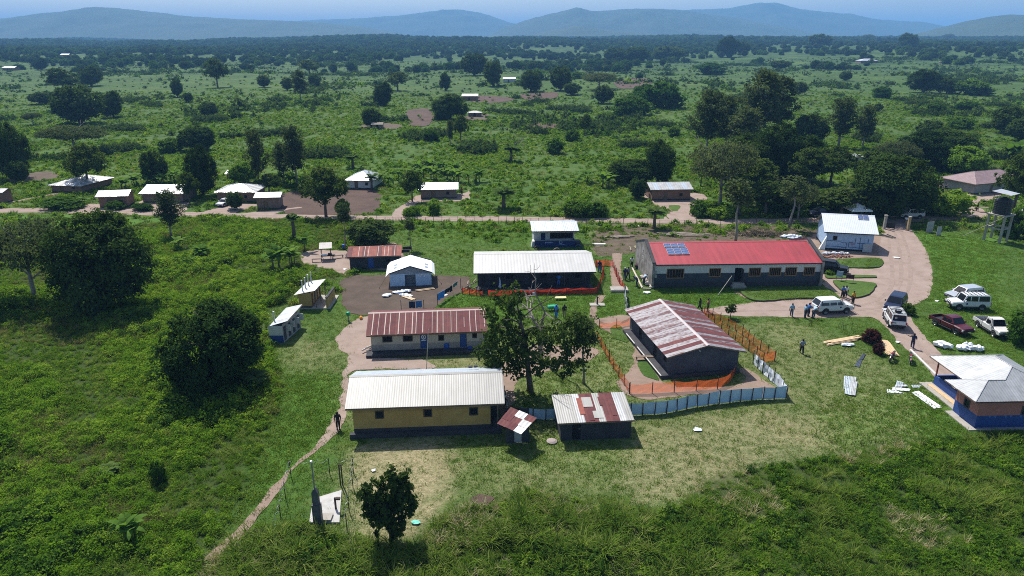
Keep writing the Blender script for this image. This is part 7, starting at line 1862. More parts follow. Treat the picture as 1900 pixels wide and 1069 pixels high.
barrel('blue tub on the veranda right end of the maroon-roofed house', 872, 651, PB, .28, .45, 'plastic_tub', 'tub'); barrel('blue basin stand beside the hanging clothes of the maroon-roofed house', 829, 650, PB, .3, .9)
barrel('red bucket beside the mesh at the ward', 983, 548, mat('red_plastic', (.5, .03, .03), rough=.4), .25, .5, 'bucket', 'bucket'); barrel('white bucket beside the red one at the ward', 990, 548, PL['white'], .2, .4, 'bucket', 'bucket')
o = barrel('green hand-washing bucket on a stand at the edge of the bare yard', 647, 596, M_steel, .1, .75, 'hand_wash_station', 'wash stand'); mb = MB(); mb.lathe([(.01, .76), (.2, .76), (.26, 1.15), (.28, 1.18), (.01, 1.2)], 14); mb.build('bucket', PG, o, True)
def jerrycan(label, px, py, m):
    o = thing('jerrycan', label, 'jerrycan', P(px, py), random.uniform(0, 3)); mb = MB(); loft(mb, [(-.3, .0, .32, .14), (-.25, .0, .36, .17), (.2, .0, .36, .17), (.3, .0, .28, .13)]); mb.build('body', m, o); mb = MB(); mb.path([(.1, 0, .36), (.1, 0, .44)], .045, 8); mb.build('cap', C_trim, o); mb = MB(); mb.path([(-.2, 0, .36), (-.15, 0, .44), (.0, 0, .44), (.03, 0, .36)], .025, 5); mb.build('handle', m, o)
jerrycan('orange jerrycan lying beside the green hand-washing bucket', 670, 592, PO)
for px, py, lab in ((1023, 576, 'green wheelbarrow-like tub under the bare tree'),):
    o = thing('wheelbarrow', 'green wheelbarrow under the bare tree', 'wheelbarrow', P(px, py), .3); mb = MB(); loft(mb, [(-.5, .35, .62, .2), (-.45, .3, .68, .32), (.4, .3, .68, .36), (.6, .45, .66, .25)]); mb.build('tray', PG, o); mb = MB(); mb.path([(-1.1, -.3, .55), (.5, -.12, .25)], .025, 5); mb.path([(-1.1, .3, .55), (.5, .12, .25)], .025, 5); mb.build('handle', M_steel, o); w_ = thing('wheel', None, None); w_.parent = o; w_.location = (.6, 0, .2); w_.scale = (.5, .5, .5); put('tyre', ME_tyre, w_); put('rim', ME_rim, w_)
table('pale yellow low board table under the bare tree', 1040, 556, 1.5, .7, .35, 5, mat('yellow_board', (.55, .48, .25), rough=.7))
# pump and slabs behind
o = thing('water_pump', 'dark hand pump on a pale slab behind the bare tree', 'pump', P(1108, 566)); mb = MB(); mb.box((-1.0, -.5, 0), (1.0, .5, .12)); mb.build('slab', M_conc, o); mb = MB(); mb.path([(0, 0, .12), (0, 0, 1.2)], [.11, .08], 8); mb.path([(0, 0, 1.1), (.3, -.2, 1.0)], .04, 6); mb.build('pump_body', C_trim, o); mb = MB(); mb.path([(0, 0, 1.15), (-.6, .2, 1.4)], .03, 6); mb.build('pump_handle', C_trim, o)
o = thing('pit_cover', 'low concrete pit cover with a dark front edge right of the ward', 'pit cover', P(1134, 543)); mb = MB(); mb.box((0, 0, 0), (2.4, 1.6, .35)); mb.build('slab', M_conc, o); mb = MB(); mb.box((.4, .4, .351), (1.9, 1.2, .4)); mb.build('hatch', PL['grey'], o)
o = thing('stone_slab', 'white slab lying behind the kiosk tyres', 'slab', P(1100, 455)); mb = MB(); mb.box((0, 0, 0), (2.2, .7, .16)); mb.build('block', PL['white'], o); mb = MB(); mb.box((-2.3, -.6, .2), (.3, -.5, .3)); mb.build('rail', M_post, o)
o = thing('grey_basin', 'overturned grey basin between the tin hut and the patched shed', 'basin', P(1024, 820)); mb = MB(); mb.lathe([(.2, .12), (.45, .02), (.48, .10), (.3, .2), (.01, .22)], 12); mb.build('bowl', mat('pinkish_basin', (.30, .25, .24), rough=.8), o)
# clothes lines
def clothesline(label, p0, p1, items, h=1.6):
    A, B = P(*p0), P(*p1); o = thing('clothes_line', label, 'clothes line', A); d = B - A
    for q in (V(0, 0, 0), d): mb = MB(); mb.path([q, q + V(0, 0, h)], .04, 5); mb.build('post', M_post, o)
    mb = MB(); mb.path([V(0, 0, h - .05), d * .5 + V(0, 0, h - .22), d + V(0, 0, h - .05)], .008, 4); mb.build('line', S_white, o)
    for t0, t1, l, m in items:
        a, b = d * t0 + V(0, 0, h - .05 - .6 * t0 * (1 - t0)), d * t1 + V(0, 0, h - .05 - .6 * t1 * (1 - t1)); nn = V(-d.y, d.x, 0).normalized(); mb = MB(); k = 5; rows = []
        for r_ in range(4): rows.append([a.lerp(b, c / k) + nn * .05 * math.sin(c * 2.1 + r_) * r_ + V(0, 0, -l * r_ / 3) for c in range(k + 1)])
        for r_ in range(3):
            for c in range(k): mb.poly([rows[r_][c], rows[r_][c + 1], rows[r_ + 1][c + 1], rows[r_ + 1][c]])
        mb.build('hanging_cloth', m, o)
clothesline('clothes line with blue cloths beside the maroon-roofed house', (812, 566), (855, 536), [(.02, .3, .95, CL['ppe']), (.32, .5, .6, CL['black']), (.52, .62, .8, CL['black']), (.68, .85, .5, mat('green_cloth', (.05, .2, .18), rough=.9))])
clothesline('clothes line with navy sheets behind the maroon roof', (745, 583), (787, 582), [(.35, .62, .9, CL['navy']), (.64, .92, .9, CL['blue'])], 1.9)
o = thing('hanging_washing', 'red and black washing hung on the wall of the maroon-roofed house', 'washing', P(812, 650)); mb = MB(); mb.box((0, .25, 1.0), (.45, .28, 1.7)); mb.build('black_cloth', CL['black'], o); mb = MB(); mb.box((.35, .19, .75), (.85, .22, 1.45)); mb.build('red_cloth', mat('red_cloth', (.22, .03, .03), rough=.9), o); mb = MB(); mb.path([(-.2, .26, 1.72), (1.1, .26, 1.72)], .01, 4); mb.build('line', S_white, o)
o = thing('flag_pole', 'thin white pole standing between the maroon-roofed and yellow houses', 'pole', P(791, 688)); mb = MB(); mb.path([(0, 0, -.1), (.35, .4, 4.6)], [.04, .025], 6); mb.build('shaft', mat('cream_pole', (.6, .55, .42), rough=.7), o)
o = thing('leaning_pole', 'long pale pole leaning on the front of the red-roofed hall', 'pole', P(1332, 548)); b_ = P(1358, 512, 2.2) - P(1332, 548); mb = MB(); mb.path([(0, 0, 0), b_], .045, 6); mb.build('shaft', mat('pale_pole', (.4, .36, .3)), o)
o = thing('concrete_strip', 'narrow concrete strip along the dirt path near the motorcycles', 'kerb', P(1689, 650)); e_ = P(1740, 700) - P(1689, 650); s_ = V(-e_.y, e_.x, 0).normalized() * .12; mb = MB(); mb.poly([-s_ + V(0, 0, .14), e_ - s_ + V(0, 0, .14), e_ + s_ + V(0, 0, .14), s_ + V(0, 0, .14)])
for a, b in ((-s_, e_ - s_), (e_ - s_, e_ + s_), (e_ + s_, s_), (s_, -s_)): mb.poly([a + V(0, 0, -.05), b + V(0, 0, -.05), b + V(0, 0, .14), a + V(0, 0, .14)])
mb.build('kerb_block', mat('pale_concrete', (.5, .48, .46)), o)
def stakes(label, px, py, n, wx, wy, h):
    o = thing('stake_cluster', label, 'stakes', P(px, py), 0, 'thin stakes stuck in the grass')
    for k in range(n): mb = MB(); x, y = random.uniform(-wx, wx), random.uniform(-wy, wy); mb.path([(x, y, -.05), (x + random.uniform(-.1, .1), y, h * random.uniform(.7, 1.1))], .014, 4); mb.build('stake', M_post, o)
stakes('cluster of thin stakes in the lawn below the white car', 1506, 604, 6, .4, .3, .8); stakes('cluster of thin stakes in the lawn left of the red-leaved bush', 1573, 611, 14, 1.1, .5, .9); stakes('row of thin stakes at the edge of the lower lawn', 1600, 828, 18, 1.6, .35, .55)
# litter
LIT = [mat('litter_white', (.7, .7, .7), rough=.6), mat('litter_grey', (.5, .55, .6), rough=.6), mat('litter_green', (.1, .45, .35), rough=.6)]
for i, (px, py, s_, m, lab) in enumerate(((1294, 799, .6, 1, 'crumpled silver-grey scrap on the dry lawn'), (770, 971, .45, 2, 'green plastic bag on the straw beside the small tree'), (1650, 604, .45, 0, 'white paper scrap near the red-leaved bush'), (1738, 559, .4, 0, 'white scrap at the lawn edge by the drive'), (693, 874, .3, 0, 'white scrap on the straw by the razor wire'),
        (1873, 822, .4, 0, 'white scrap on the grass below the pink building'), (1836, 612, .45, 1, 'pale plastic bag under the white pickup'), (1666, 636, .35, 0, 'white scrap beside the path near the planks'), (1600, 490, .4, 2, 'green plastic scrap on the grass plot by the tarpaulin-clad building'), (1664, 479, .8, 0, 'white paper scraps on the drive'), (1186, 420, .6, 0, 'white scrap beside the lone palm'), (826, 548, .4, 0, 'white board scrap by the clothes line'), (640, 500, .4, 0, 'white scrap below the stall yard'), (422, 432, .7, 0, 'white scrap in the weeds below the white saloon car'))):
    o = thing('litter_scrap', lab, 'litter', P(px, py)); mb = MB(); n_ = 7; pts = [V(math.cos(t) * s_ * random.uniform(.5, 1), math.sin(t) * s_ * random.uniform(.4, .8), random.uniform(.03, .16)) for t in [6.283 * k / n_ for k in range(n_)]]
    for k in range(n_): mb.poly([V(0, 0, .18 * s_ + .05), pts[k], pts[(k + 1) % n_]])
    mb.build('scrap', LIT[m], o)
# ================================================================== trees one can tell apart
# (kind, x, y of the foot, width, height in photo pixels, label, name); sizes in metres come from the distance of the foot
def tp(kind, px, py, wpx, hpx, label, name='tree', group=None, cat='tree', rz=None):
    g = G(px, py); k = FPX / (g.y * _c - (g.z - CAMH) * _s)
    dep = math.atan2(CAMH - g.z, g.y); w = wpx / k; h = max(.8, hpx / (k * math.cos(dep)) - .22 * w * math.tan(dep))
    full = dict(mango=11.6, mango_b=12.4, lime=12.5, round=9.6, open=9.4, open_b=8.6, acacia=14.6, eucalyptus=4.8, slender=3.6, bush=13.2, bush_b=13.0, banana=10, banana_b=14, palm=8.6, papaya=6.4, bare=10, airy=9.6, lowtree=8.4)[kind]
    o = plant_tree(kind, px, py, h, w * 10 / full, label, name, cat, group, rz, g)
    t = o.children[0]
    return o
T = tp
# near the camera
T('mango', 196, 572, 168, 180, 'huge dark mango tree at left with a heavy rounded crown', 'mango_tree', rz=.3)
T('mango_b', 406, 716, 178, 165, 'dense dome-shaped mango tree beside the blue and white latrine', 'mango_tree', rz=1.2)
T('acacia', 66, 556, 190, 158, 'grey-green spreading tree leaning left of the huge mango tree', 'spreading_tree', rz=.5)
T('airy', 985, 728, 205, 212, 'tall leafy tree in the middle of the compound behind the yellow house', 'leafy_tree', rz=0)
T('slender', 1083, 712, 62, 130, 'slim young tree with a drooping crown beside the orange mesh', 'young_tree')
T('bare', 1004, 668, 190, 190, 'bare leafless tree rising out of the leafy clump', 'bare_tree', rz=1.0)
T('lowtree', 726, 1006, 108, 140, 'small leafy tree on the straw in the foreground', 'small_tree', rz=0.4)
T('round', 690, 458, 92, 56, 'dense round bush-like tree behind the rust-red roof', 'round_tree')
T('open', 605, 402, 88, 98, 'open-crowned tree standing in the ploughed field', 'field_tree')
T('lime', 637, 402, 24, 34, 'small bright green tree at the edge of the ploughed field', 'small_tree')
T('eucalyptus', 318, 440, 55, 88, 'slim grey-green tree left of the white saloon car', 'slim_tree')
T('slender', 641, 463, 34, 88, 'tall thin trunk with a tuft of leaves beside the stall yard', 'tall_thin_tree')
T('slender', 762, 462, 26, 60, 'thin pole-like tree behind the relief tent', 'tall_thin_tree')
T('slender', 1365, 448, 62, 118, 'tall thin tree rising behind the middle of the red roof', 'tall_thin_tree')
T('slender', 1464, 424, 60, 100, 'tall thin tree rising behind the blue plastic heap', 'tall_thin_tree')
T('papaya', 546, 444, 42, 55, 'umbrella-topped papaya tree below the narrow hut', 'papaya_tree')
T('palm', 1214, 424, 48, 66, 'lone short palm at the roadside behind the hall', 'palm')
T('palm', 935, 388, 58, 66, 'spiky wild palm in the green field beyond the road', 'palm')
T('palm', 948, 300, 46, 50, 'spiky palm in the field behind the banana grove', 'palm')
T('palm', 690, 352, 30, 50, 'palm standing before the white-walled hipped house', 'palm')
T('palm', 655, 312, 40, 42, 'palm behind the steep hipped roof', 'palm')
T('open', 1355, 590, 24, 30, 'little leafy shrub tree between drive and orange mesh', 'small_tree')
T('bush', 1683, 583, 26, 24, 'dark feathery bush at the corner of drive and lawn', 'bush', cat='bush')
T('bush', 1896, 634, 70, 72, 'dark bush at the right edge beside the white pickup', 'bush', cat='bush')
o = T('bush', 1616, 636, 34, 30, 'red-leaved bush beside the sawn planks', 'red_bush', cat='bush')
for c in o.children:
    if c.name.startswith('crown'): c.material_slots[0].link = 'OBJECT'; c.material_slots[0].material = L_red
o = T('bush', 1629, 656, 24, 22, 'second red-leaved bush nearer the motorcycle', 'red_bush', cat='bush')
for c in o.children:
    if c.name.startswith('crown'): c.material_slots[0].link = 'OBJECT'; c.material_slots[0].material = L_red
T('bush_b', 1540, 510, 20, 12, 'small green bush at the nose of the black car', 'bush', cat='bush')
T('palm', 474, 716, 62, 44, 'spiky cane clump at the foot of the dome-shaped mango tree', 'cane_clump', cat='plant')
T('palm', 205, 880, 46, 30, 'pale spiky plant standing in the weeds at lower left', 'spiky_plant', cat='plant')
T('bush', 296, 895, 34, 46, 'dark stump-like bush in the weeds at lower left', 'bush', cat='bush')
# bananas
for i, (a, b, w, h, lab) in enumerate(((508, 500, 62, 62, 'dark banana clump left of the stall yard'), (545, 492, 46, 52, 'banana plant right of the dark clump at the stall yard'), (332, 462, 36, 34, 'small banana plant left of two in the weeds'), (380, 478, 46, 36, 'small banana plant right of two in the weeds'), (352, 492, 30, 24, 'lowest small banana plant in the weeds'), (250, 1000, 70, 66, 'ragged banana plant in the weeds at bottom left'), (566, 466, 40, 50, 'banana plant behind the stall yard bushes'),
        (1090, 340, 40, 40, 'banana plant left of the dark mango by the worn-roof house'), (1128, 348, 50, 44, 'banana clump in front of the dark mango by the worn-roof house'), (1300, 345, 34, 42, 'banana plant left of the big grey tree'), (1530, 305, 50, 46, 'bright banana clump among the tall trees at right'), (1870, 300, 60, 56, 'banana clump behind the plum-roofed house'))):
    T('banana_b' if w > 44 else 'banana', a, b, w, h, lab, 'banana_plant', cat='banana plant')
for i, (a, b) in enumerate(((740, 338), (762, 334), (786, 332), (808, 333), (830, 334), (850, 338), (870, 342), (884, 338), (722, 348), (706, 342), (776, 324), (820, 322), (798, 320), (846, 326))):
    T('banana_b' if i % 2 else 'banana', a, b, 42 if i % 2 else 30, 38, '%s banana plant of the %s row behind the clean-roofed mud house' % (['leftmost', 'second', 'third', 'fourth', 'fifth', 'sixth', 'seventh', 'rightmost', 'nearer', 'farther', 'first', 'third', 'second', 'fourth'][i], 'rear' if i > 9 else 'main' if i < 8 else 'side'), 'banana_plant', 'banana grove behind the mud house', 'banana plant')
for i, (a, b) in enumerate(((232, 352), (252, 346), (274, 342), (300, 345), (322, 338), (348, 342), (540, 345), (562, 350), (520, 340), (585, 340))):
    T('banana_b', a, b, 40, 34, '%s banana plant from the left in the stands behind the village houses' % ['first', 'second', 'third', 'fourth', 'fifth', 'sixth', 'eighth', 'ninth', 'seventh', 'tenth'][i], 'banana_plant', 'bananas behind the village houses', 'banana plant')
# village trees, left
for a in (('mango', 30, 330, 60, 100, 'tall dark tree at the left edge above the village'), ('round', 36, 338, 36, 40, 'small dark round tree left of the first village house'), ('open', 165, 350, 78, 88, 'grey-green bushy tree right of the first village house'), ('acacia', 140, 288, 120, 60, 'flat wide-spreading acacia above the first village house'),
          ('round', 290, 340, 44, 62, 'dark round tree behind the long mud house'), ('mango', 378, 362, 52, 90, 'tall dark tree between the long house and the hipped house'), ('open', 352, 376, 40, 60, 'leafy tree right of the long mud house'), ('round', 437, 388, 32, 34, 'small round tree in front of the hipped house'), ('eucalyptus', 482, 352, 44, 110, 'left tall feathery tree of the pair behind the narrow hut'),
          ('eucalyptus', 552, 345, 56, 110, 'right tall feathery tree of the pair behind the narrow hut'), ('eucalyptus', 528, 340, 40, 76, 'lower feathery tree between the tall pair'), ('lime', 455, 340, 50, 40, 'light green tree behind the hipped house'), ('open', 500, 360, 50, 40, 'olive bushy tree behind the narrow hut'), ('open', 765, 374, 46, 60, 'rounded tree at the left end of the clean-roofed mud house'),
          ('mango', 1168, 340, 84, 46, 'dark spreading mango left of the worn-roof house'), ('mango', 1220, 340, 64, 80, 'tall dark mango with a round head behind the worn-roof house'), ('round', 1183, 368, 36, 38, 'small round tree at the left corner of the worn-roof house'), ('bush', 1070, 402, 58, 36, 'dark roadside thicket left of two beyond the kiosk'), ('bush', 1105, 402, 44, 32, 'dark roadside thicket right of two beyond the kiosk'),
          ('bush_b', 765, 400, 34, 22, 'round bush at the mouth of the mud house yard'), ('bush', 806, 398, 24, 24, 'dark pointed bush right of the yard mouth'), ('bush', 215, 388, 34, 18, 'trimmed bush in front of the brick-red mud house'), ('bush', 265, 390, 40, 16, 'low bush right of the brick-red mud house'), ('bush', 120, 384, 90, 24, 'long dark hedge bush left of the brick-red mud house'), ('bush', 8, 372, 36, 20, 'bush at the left edge house')):
    T(*a, 'village_tree' if 'bush' not in a[0] else 'bush', cat='tree' if 'bush' not in a[0] else 'bush')
# the tall trees at right
for a in (('acacia', 1335, 385, 150, 130, 'broad grey layered tree right of the worn-roof house'), ('mango', 1435, 335, 84, 105, 'dark mango tree between the tall feathery trees at right'), ('eucalyptus', 1310, 290, 70, 120, 'left tall feathery tree of the right-hand stand'), ('eucalyptus', 1345, 285, 70, 105, 'second tall feathery tree of the right-hand stand'),
          ('eucalyptus', 1405, 275, 90, 140, 'tallest feathery tree of the right-hand stand'), ('eucalyptus', 1440, 265, 70, 120, 'right slope of the tallest feathery tree'), ('eucalyptus', 1375, 300, 80, 100, 'middle feathery tree of the right-hand stand'), ('eucalyptus', 1555, 275, 62, 92, 'dark columnar tree left of a pair before the open plain'), ('eucalyptus', 1600, 275, 46, 78, 'narrow columnar tree right of the pair before the open plain'),
          ('round', 1502, 270, 56, 60, 'bluish dark tree left of the columnar pair'), ('mango_b', 1650, 400, 150, 120, 'very broad dark mango tree behind the gate'), ('open', 1500, 350, 80, 80, 'leafy tree behind the tarpaulin-clad building'), ('open', 1420, 400, 90, 72, 'leafy roadside tree left of the tall thin pair'), ('open_b', 1370, 400, 60, 72, 'open leafy tree below the broad grey tree'), ('acacia', 1480, 408, 80, 72, 'olive twiggy tree over the dark blue pickup'),
          ('open', 1560, 402, 110, 62, 'bushy tree line over the white canopy'), ('mango', 1706, 315, 90, 72, 'dark rounded mango behind the lime-green one'), ('lime', 1785, 325, 84, 56, 'bright lime-green rounded mango tree above the plum roof'), ('mango', 1760, 295, 100, 58, 'mango with yellowish tips behind the lime-green one'), ('round', 1722, 262, 50, 40, 'small dark dome tree behind the mango row'), ('acacia', 1660, 318, 80, 60, 'thin grey tree left of the mango row'),
          ('open', 1880, 390, 80, 110, 'leafy tree hanging over the right edge by the water tower'), ('round', 1872, 248, 62, 52, 'grey-green dome tree at the right edge of the plain'), ('round', 1895, 262, 50, 46, 'second dome tree at the right edge of the plain'), ('bush_b', 1740, 395, 110, 62, 'bright green thicket between gate and water tower'), ('bush_b', 1690, 378, 60, 40, 'bright green thicket left of the larger one by the gate'), ('bush', 1880, 440, 60, 60, 'dark thicket right of the water tower legs'), ('bush_b', 1330, 402, 60, 34, 'bright bush where the yard meets the road'), ('bush', 1295, 400, 40, 34, 'dark bush left of the bright one at the road'),
          ('open', 1395, 372, 100, 84, 'leafy tree filling the gap right of the broad grey tree'), ('mango', 1482, 335, 92, 84, 'dark mango filling the middle of the right-hand grove'), ('open_b', 1540, 345, 84, 76, 'open leafy tree left of the pale-roofed hidden house'), ('open', 1612, 345, 90, 70, 'leafy tree in front of the pale-roofed hidden house'), ('mango', 1376, 342, 92, 92, 'dark tree directly behind the broad grey tree'),
          ('bush', 1450, 394, 96, 44, 'dark thicket below the leafy roadside tree'), ('bush', 1528, 388, 96, 44, 'dark thicket behind the dark blue pickup'), ('open', 1590, 392, 86, 56, 'leafy tree directly above the white canopy'),
          ('lime', 1440, 260, 30, 20, 'small yellowish tree top among the feathery trees')):
    T(*a, 'tall_tree' if 'bush' not in a[0] else 'thicket', cat='tree' if 'bush' not in a[0] else 'bush')
# trees scattered on the plain
PLAIN = 'trees scattered on the plain'
for a in (('round', 150, 230, 84, 72, 'grey-green tree clump on the left plain above the acacia'), ('mango', 211, 218, 44, 48, 'dark layered tree right of the grey-green clump on the left plain'), ('round', 85, 193, 52, 24, 'low dark tree on the far left plain'), ('acacia', 62, 232, 40, 24, 'small flat-topped tree on the left plain'), ('round', 388, 217, 36, 28, 'round dark tree on the open left plain'), ('round', 368, 280, 62, 48, 'dark tree clump behind the village on the plain'), ('bush', 318, 282, 50, 30, 'dark thicket left of the clump behind the village'),
          ('round', 330, 180, 22, 34, 'upright dark tree far out on the left plain'), ('round', 350, 190, 18, 18, 'small tree right of the upright one on the left plain'), ('open', 404, 162, 46, 54, 'brownish wide tree on the left plain'), ('round', 490, 162, 22, 22, 'small round dark tree in the left middle plain'), ('round', 533, 168, 22, 24, 'small dark tree left of the dead-looking one'), ('eucalyptus', 558, 188, 34, 56, 'thin dead-looking tree in the left middle plain'), ('round', 584, 160, 24, 22, 'small tree right of the dead-looking one'),
          ('mango', 712, 196, 38, 42, 'dark rounded tree alone in the middle plain'), ('open', 738, 168, 46, 36, 'leafy tree behind the lone dark one in the middle plain'), ('round', 690, 236, 36, 36, 'dark tree over the low thatched shelter'), ('mango', 826, 168, 20, 32, 'upright dark tree in the middle plain'), ('mango', 835, 222, 66, 48, 'broad dark tree left of the white-roofed far house'), ('open', 855, 262, 36, 50, 'straggly tree below the far hut'), ('eucalyptus', 836, 270, 18, 46, 'thin tree left of the straggly one'), ('bush', 800, 262, 30, 24, 'dark bush at the corner of the field plot'),
          ('mango', 985, 170, 44, 38, 'dark tree beside the far pale house'), ('round', 1040, 168, 40, 44, 'dark tree right of the far pale house'), ('round', 1120, 192, 34, 34, 'round dark tree in the right middle plain'), ('round', 1062, 176, 34, 22, 'low dark tree in the right middle plain'), ('acacia', 1112, 166, 80, 32, 'wide spreading tree in the right middle plain'), ('bush', 1170, 214, 70, 40, 'dense dark thicket left of the big plain thicket'), ('bush', 1225, 200, 80, 52, 'big dense thicket on the plain before the feathery trees'), ('bush', 1195, 190, 50, 36, 'rear part of the big plain thicket'),
          ('round', 880, 140, 50, 40, 'dark tree group top above the far pale house'), ('round', 915, 160, 36, 46, 'dark tree before the group above the far pale house'), ('round', 1142, 115, 44, 26, 'dark far tree left in the row below the hills'), ('round', 1180, 116, 48, 28, 'dark far tree right in the row below the hills'), ('round', 1240, 114, 56, 28, 'dark far tree at the right end of the row below the hills'), ('mango', 1350, 106, 38, 36, 'dark tall far tree on the right plain'), ('round', 1378, 102, 24, 24, 'brownish far tree beside the tall one'),
          ('round', 1448, 128, 36, 16, 'low dark tree far on the right plain'), ('bush', 1318, 138, 66, 24, 'low dark thicket left on the right plain'), ('round', 1482, 176, 28, 24, 'grey-green tree on the right plain'), ('round', 1568, 150, 22, 18, 'small tree far on the right plain'), ('bush', 1635, 182, 40, 24, 'thicket on the right plain'), ('mango', 1712, 172, 54, 42, 'large dark tree alone on the right plain'), ('mango', 1756, 174, 38, 30, 'dark tree right of the large lone one'), ('bush', 1800, 176, 70, 30, 'thicket right of the lone dark trees'),
          ('bush', 1735, 212, 36, 24, 'grey-green bush on the right plain before the dome trees'), ('bush', 1795, 206, 46, 20, 'low bush right on the plain'), ('round', 1629, 208, 16, 16, 'tiny round tree on the right plain'), ('bush', 1780, 238, 60, 24, 'bushy strip before the mango row'), ('mango', 1683, 90, 36, 27, 'big rounded tree on the right skyline'), ('acacia', 1758, 78, 22, 15, 'flat-topped tree on the right skyline'), ('acacia', 1610, 78, 24, 14, 'flat-topped tree left on the right skyline'), ('round', 1520, 88, 40, 24, 'dark skyline tree before the hills'),
          ('open', 575, 140, 44, 30, 'brownish tree in the left distant belt'), ('open', 120, 175, 70, 50, 'purplish-brown bare-looking tree clump on the far left plain'), ('mango', 170, 160, 50, 36, 'dark tree right of the purplish clump'), ('mango', 78, 130, 28, 22, 'dark far tree left'), ('bush', 1030, 285, 40, 30, 'dark leafy bush in the field before the thicket'), ('open', 1085, 250, 30, 40, 'thin tree in the field beyond the plots'), ('bush', 1062, 262, 30, 24, 'bush left of the thin tree in the field'), ('bare', 955, 282, 40, 48, 'pale bare tree standing in the middle field'), ('bush', 1250, 254, 30, 22, 'dark bush on the yellowish rise')):
    T(*a, 'plain_tree' if a[0] not in ('bush',) else 'plain_bush', PLAIN, 'tree' if a[0] != 'bush' else 'bush')

# ================================================================== ground cover
gr = np.random.default_rng(31)
def keep_clear(x, y):
    m = np.ones(x.shape, bool)
    x = x + gr.normal(0, .22, x.shape); y = y + gr.normal(0, .22, y.shape)      # growth creeps over the worn edges
    for p in BARE: m &= ~inside(p, x, y)
    return m
def in_view(x, y, margin=1.06, pad=3.0):
    return np.abs(x) < (y * _c + CAMH * _s) * 950 / FPX * margin + pad
def field(x0, x1, y0, y1, n, r):
    x, y = r.uniform(x0, x1, n), r.uniform(y0, y1, n); k = in_view(x, y); return x[k], y[k]
def nz(x, y, f, s): return np.array([mnoise.noise((a * f, b * f, s)) for a, b in zip(x, y)])
# lawn tufts
x, y = field(-45, 112, 34, 128, 265000, gr)
inb = inside(W_BUSH, x, y) | inside(W_REED, x, y)
k = ~inb & keep_clear(x, y); x, y = x[k], y[k]
dr = soft(W_DRY, x, y, .8, 4); lu = soft(W_LUSH, x, y, .8, 4)
far_thin = np.clip(1.15 - (y - 40) / 130, .35, 1); k = gr.random(len(x)) < far_thin * (.55 + .3 * lu); x, y, dr, lu = x[k], y[k], dr[k], lu[k]
straw = gr.random(len(x)) < dr * .85
ix = np.where(straw, gr.choice([3, 4], len(x)), gr.choice([0, 0, 0, 1, 1, 2], len(x)))
z = np.zeros(len(x))
for lp in LAWNS: z = np.where(inside(lp, x, y), .2, z)
scatter('lawn_grass', 'short grass tufts covering the compound lawns', 'grass', np.stack([x, y, z - .01], 1), ix, gr.uniform(.55, 1.15, len(x)) * (1 + .25 * lu), gr.uniform(0, 6.28, len(x)), KIT_LAWN)
# overgrown land at left
x, y = field(-110, 5, 33, 135, 95000, gr)
k = inside(W_BUSH, x, y) & keep_clear(x, y); x, y = x[k], y[k]
n1 = nz(x, y, .075, 2) + .5 * nz(x, y, .21, 7); n2 = nz(x, y, .3, 5)
k = gr.random(len(x)) < np.where(n1 < -.22, .62, .72 + .2 * n2); x, y, n1, n2 = x[k], y[k], n1[k], n2[k]
n4 = nz(x, y, .11, 9)
ix = np.where(n1 > .25, gr.choice([2, 1, 1, 2], len(x)), np.where(n1 < -.16, gr.choice([4, 6, 0, 3], len(x)), gr.choice([0, 1, 4, 0, 1, 3], len(x))))
ix = np.where((n4 > .18) & (gr.random(len(x)) < .38), 5, ix)
sc = gr.uniform(.6, 1.2, len(x)) * np.where(n1 > .25, 1.25 + .9 * np.clip(n1 - .25, 0, .6), np.where(n1 < -.18, .62, .95)) * (1 + .5 * np.maximum(n2, 0))
scatter('overgrown_weeds', 'dense waist-high weeds and shrubs filling the land at left', 'undergrowth', np.stack([x, y, np.zeros(len(x))], 1), ix, sc, gr.uniform(0, 6.28, len(x)), KIT_SHRUB)
# tall grass in front
x, y = field(-40, 60, 31, 62, 38000, gr)
k = inside(W_REED, x, y) & keep_clear(x, y); x, y = x[k], y[k]
n1 = nz(x, y, .12, 12); rt_ = x > 14
edge = soft([(W_REED, 1.0)], x, y, 1.6, 5)
n3 = nz(x, y, .35, 17)
ix = np.where(rt_, np.where(n1 > .12, gr.choice([4, 1, 4, 2, 0], len(x)), np.where(n1 < -.2, gr.choice([4, 4, 3, 4], len(x)), gr.choice([4, 2, 5, 2, 4], len(x)))), np.where(n1 > .26, gr.choice([2, 5, 2, 0], len(x)), np.where(n1 < -.26, gr.choice([3, 1, 4], len(x)), gr.choice([0, 0, 1, 1, 6, 3, 2, 4], len(x)))))
sc = gr.uniform(.5, 1.15, len(x)) * (.5 + .5 * edge) * np.where(rt_, .74, .98) * (1 + .45 * n3)
k = gr.random(len(x)) < .62 + .6 * n3; x, y, ix, sc = x[k], y[k], ix[k], sc[k]
scatter('tall_grass', 'tall arching grass and reeds along the foreground', 'tall grass', np.stack([x, y, np.zeros(len(x))], 1), ix, sc, gr.uniform(0, 6.28, len(x)), KIT_REED)
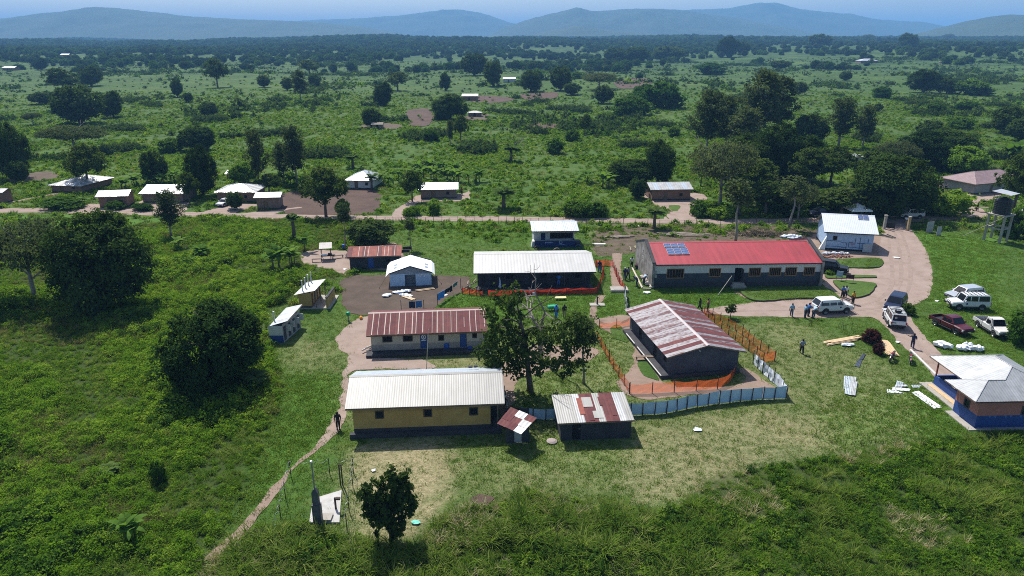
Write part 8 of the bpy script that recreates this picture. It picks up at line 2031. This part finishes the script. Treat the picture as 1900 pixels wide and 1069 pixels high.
# verges, field margins and the field beyond the road
x, y = field(-330, 330, 86, 470, 330000, gr)
k = keep_clear(x, y) & ~inside(W_BUSH, x, y); x, y = x[k], y[k]
n1 = nz(x, y, .045, 21) * sstep(140, 185, y); n2 = nz(x, y, .16, 25)
comp = (y < 122 + 8 * n2) & (x > -22)
lawnR = inside(W2([(1690, 425), (1860, 435), (1835, 540), (1900, 640), (1740, 570), (1735, 500)]), x, y)
k = ~lawnR & np.where(comp, (y > 108) & (n2 > .0) & (gr.random(len(x)) < .5), gr.random(len(x)) < (.5 + .9 * np.maximum(n1, -.4)) * np.clip(1.25 - (y - 150) / 260, .14, 1)); x, y, n1, n2, comp = x[k], y[k], n1[k], n2[k], comp[k]
ix = np.where(n1 > .40, gr.choice([0, 2, 4], len(x)), np.where(n2 > .42, gr.choice([1, 4, 3, 1], len(x)), gr.choice([5, 3, 5, 1, 1, 6], len(x))))
sc = np.where(n1 > .40, gr.uniform(.7, 1.7, len(x)), gr.uniform(.45, 1.0, len(x))) * np.where(comp, .5, 1)
scatter('field_growth', 'rough grass, weeds and low bushes of the fields beyond the road', 'undergrowth', np.stack([x, y, hgt(x, y) - .02], 1), ix, sc, gr.uniform(0, 6.28, len(x)), KIT_FAR)
# bushland of the plain
x, y = gr.uniform(-700, 700, 260000), 255 + 800 * gr.random(260000) ** 1.25
k = in_view(x, y); x, y = x[k], y[k]
n1 = nz(x, y, .012, 41) + .6 * nz(x, y, .045, 44); k = gr.random(len(x)) < np.clip((n1 - .12) * 1.5, .035, .6) * (.45 + .0006 * (y - 255)); x, y, n1 = x[k], y[k], n1[k]
ix = gr.choice([0, 2, 4, 1, 0], len(x)); sc = gr.gamma(2.2, .26, len(x)) * np.where(n1 > .4, 1.7, 1.0) + .3
scatter('plain_bushland', 'low bushes dotted over the wide green plain', 'bushes', np.stack([x, y, hgt(x, y) - .05], 1), ix, sc, gr.uniform(0, 6.28, len(x)), KIT_FAR)
# far-off wood
n = 200000; x = gr.uniform(-3000, 3000, n); y = 560 + 3300 * gr.random(n) ** .95
k = in_view(x, y); x, y = x[k], y[k]
n1 = nz(x, y, .0042, 61) + .7 * nz(x, y, .016, 63)
dens = np.clip((y - 640) / 1000, 0, 1) * .8 + n1 * 1.25 * np.clip(1.6 - y / 2200, .3, 1) - .30 * (x > 160) * (y < 1150) - .25 * (y < 760) + .1 * (x < -100)
k = gr.random(len(x)) < np.clip((dens - .12) * 1.25 + .3 * (y > 1900), 0, 1) * .6; x, y = x[k], y[k]
ix = gr.choice([0, 1, 1, 2, 0, 4], len(x)); sc = gr.uniform(.45, 1.1, len(x)) * (1 + .5 * (y > 2000))
scatter('far_wood', 'far-off wood and tree belts reaching to the hills', 'woodland', np.stack([x, y, hgt(x, y) - .6], 1), ix, sc, gr.uniform(0, 6.28, len(x)), KIT_WOOD, gr.uniform(.7, 1.1, len(x)))
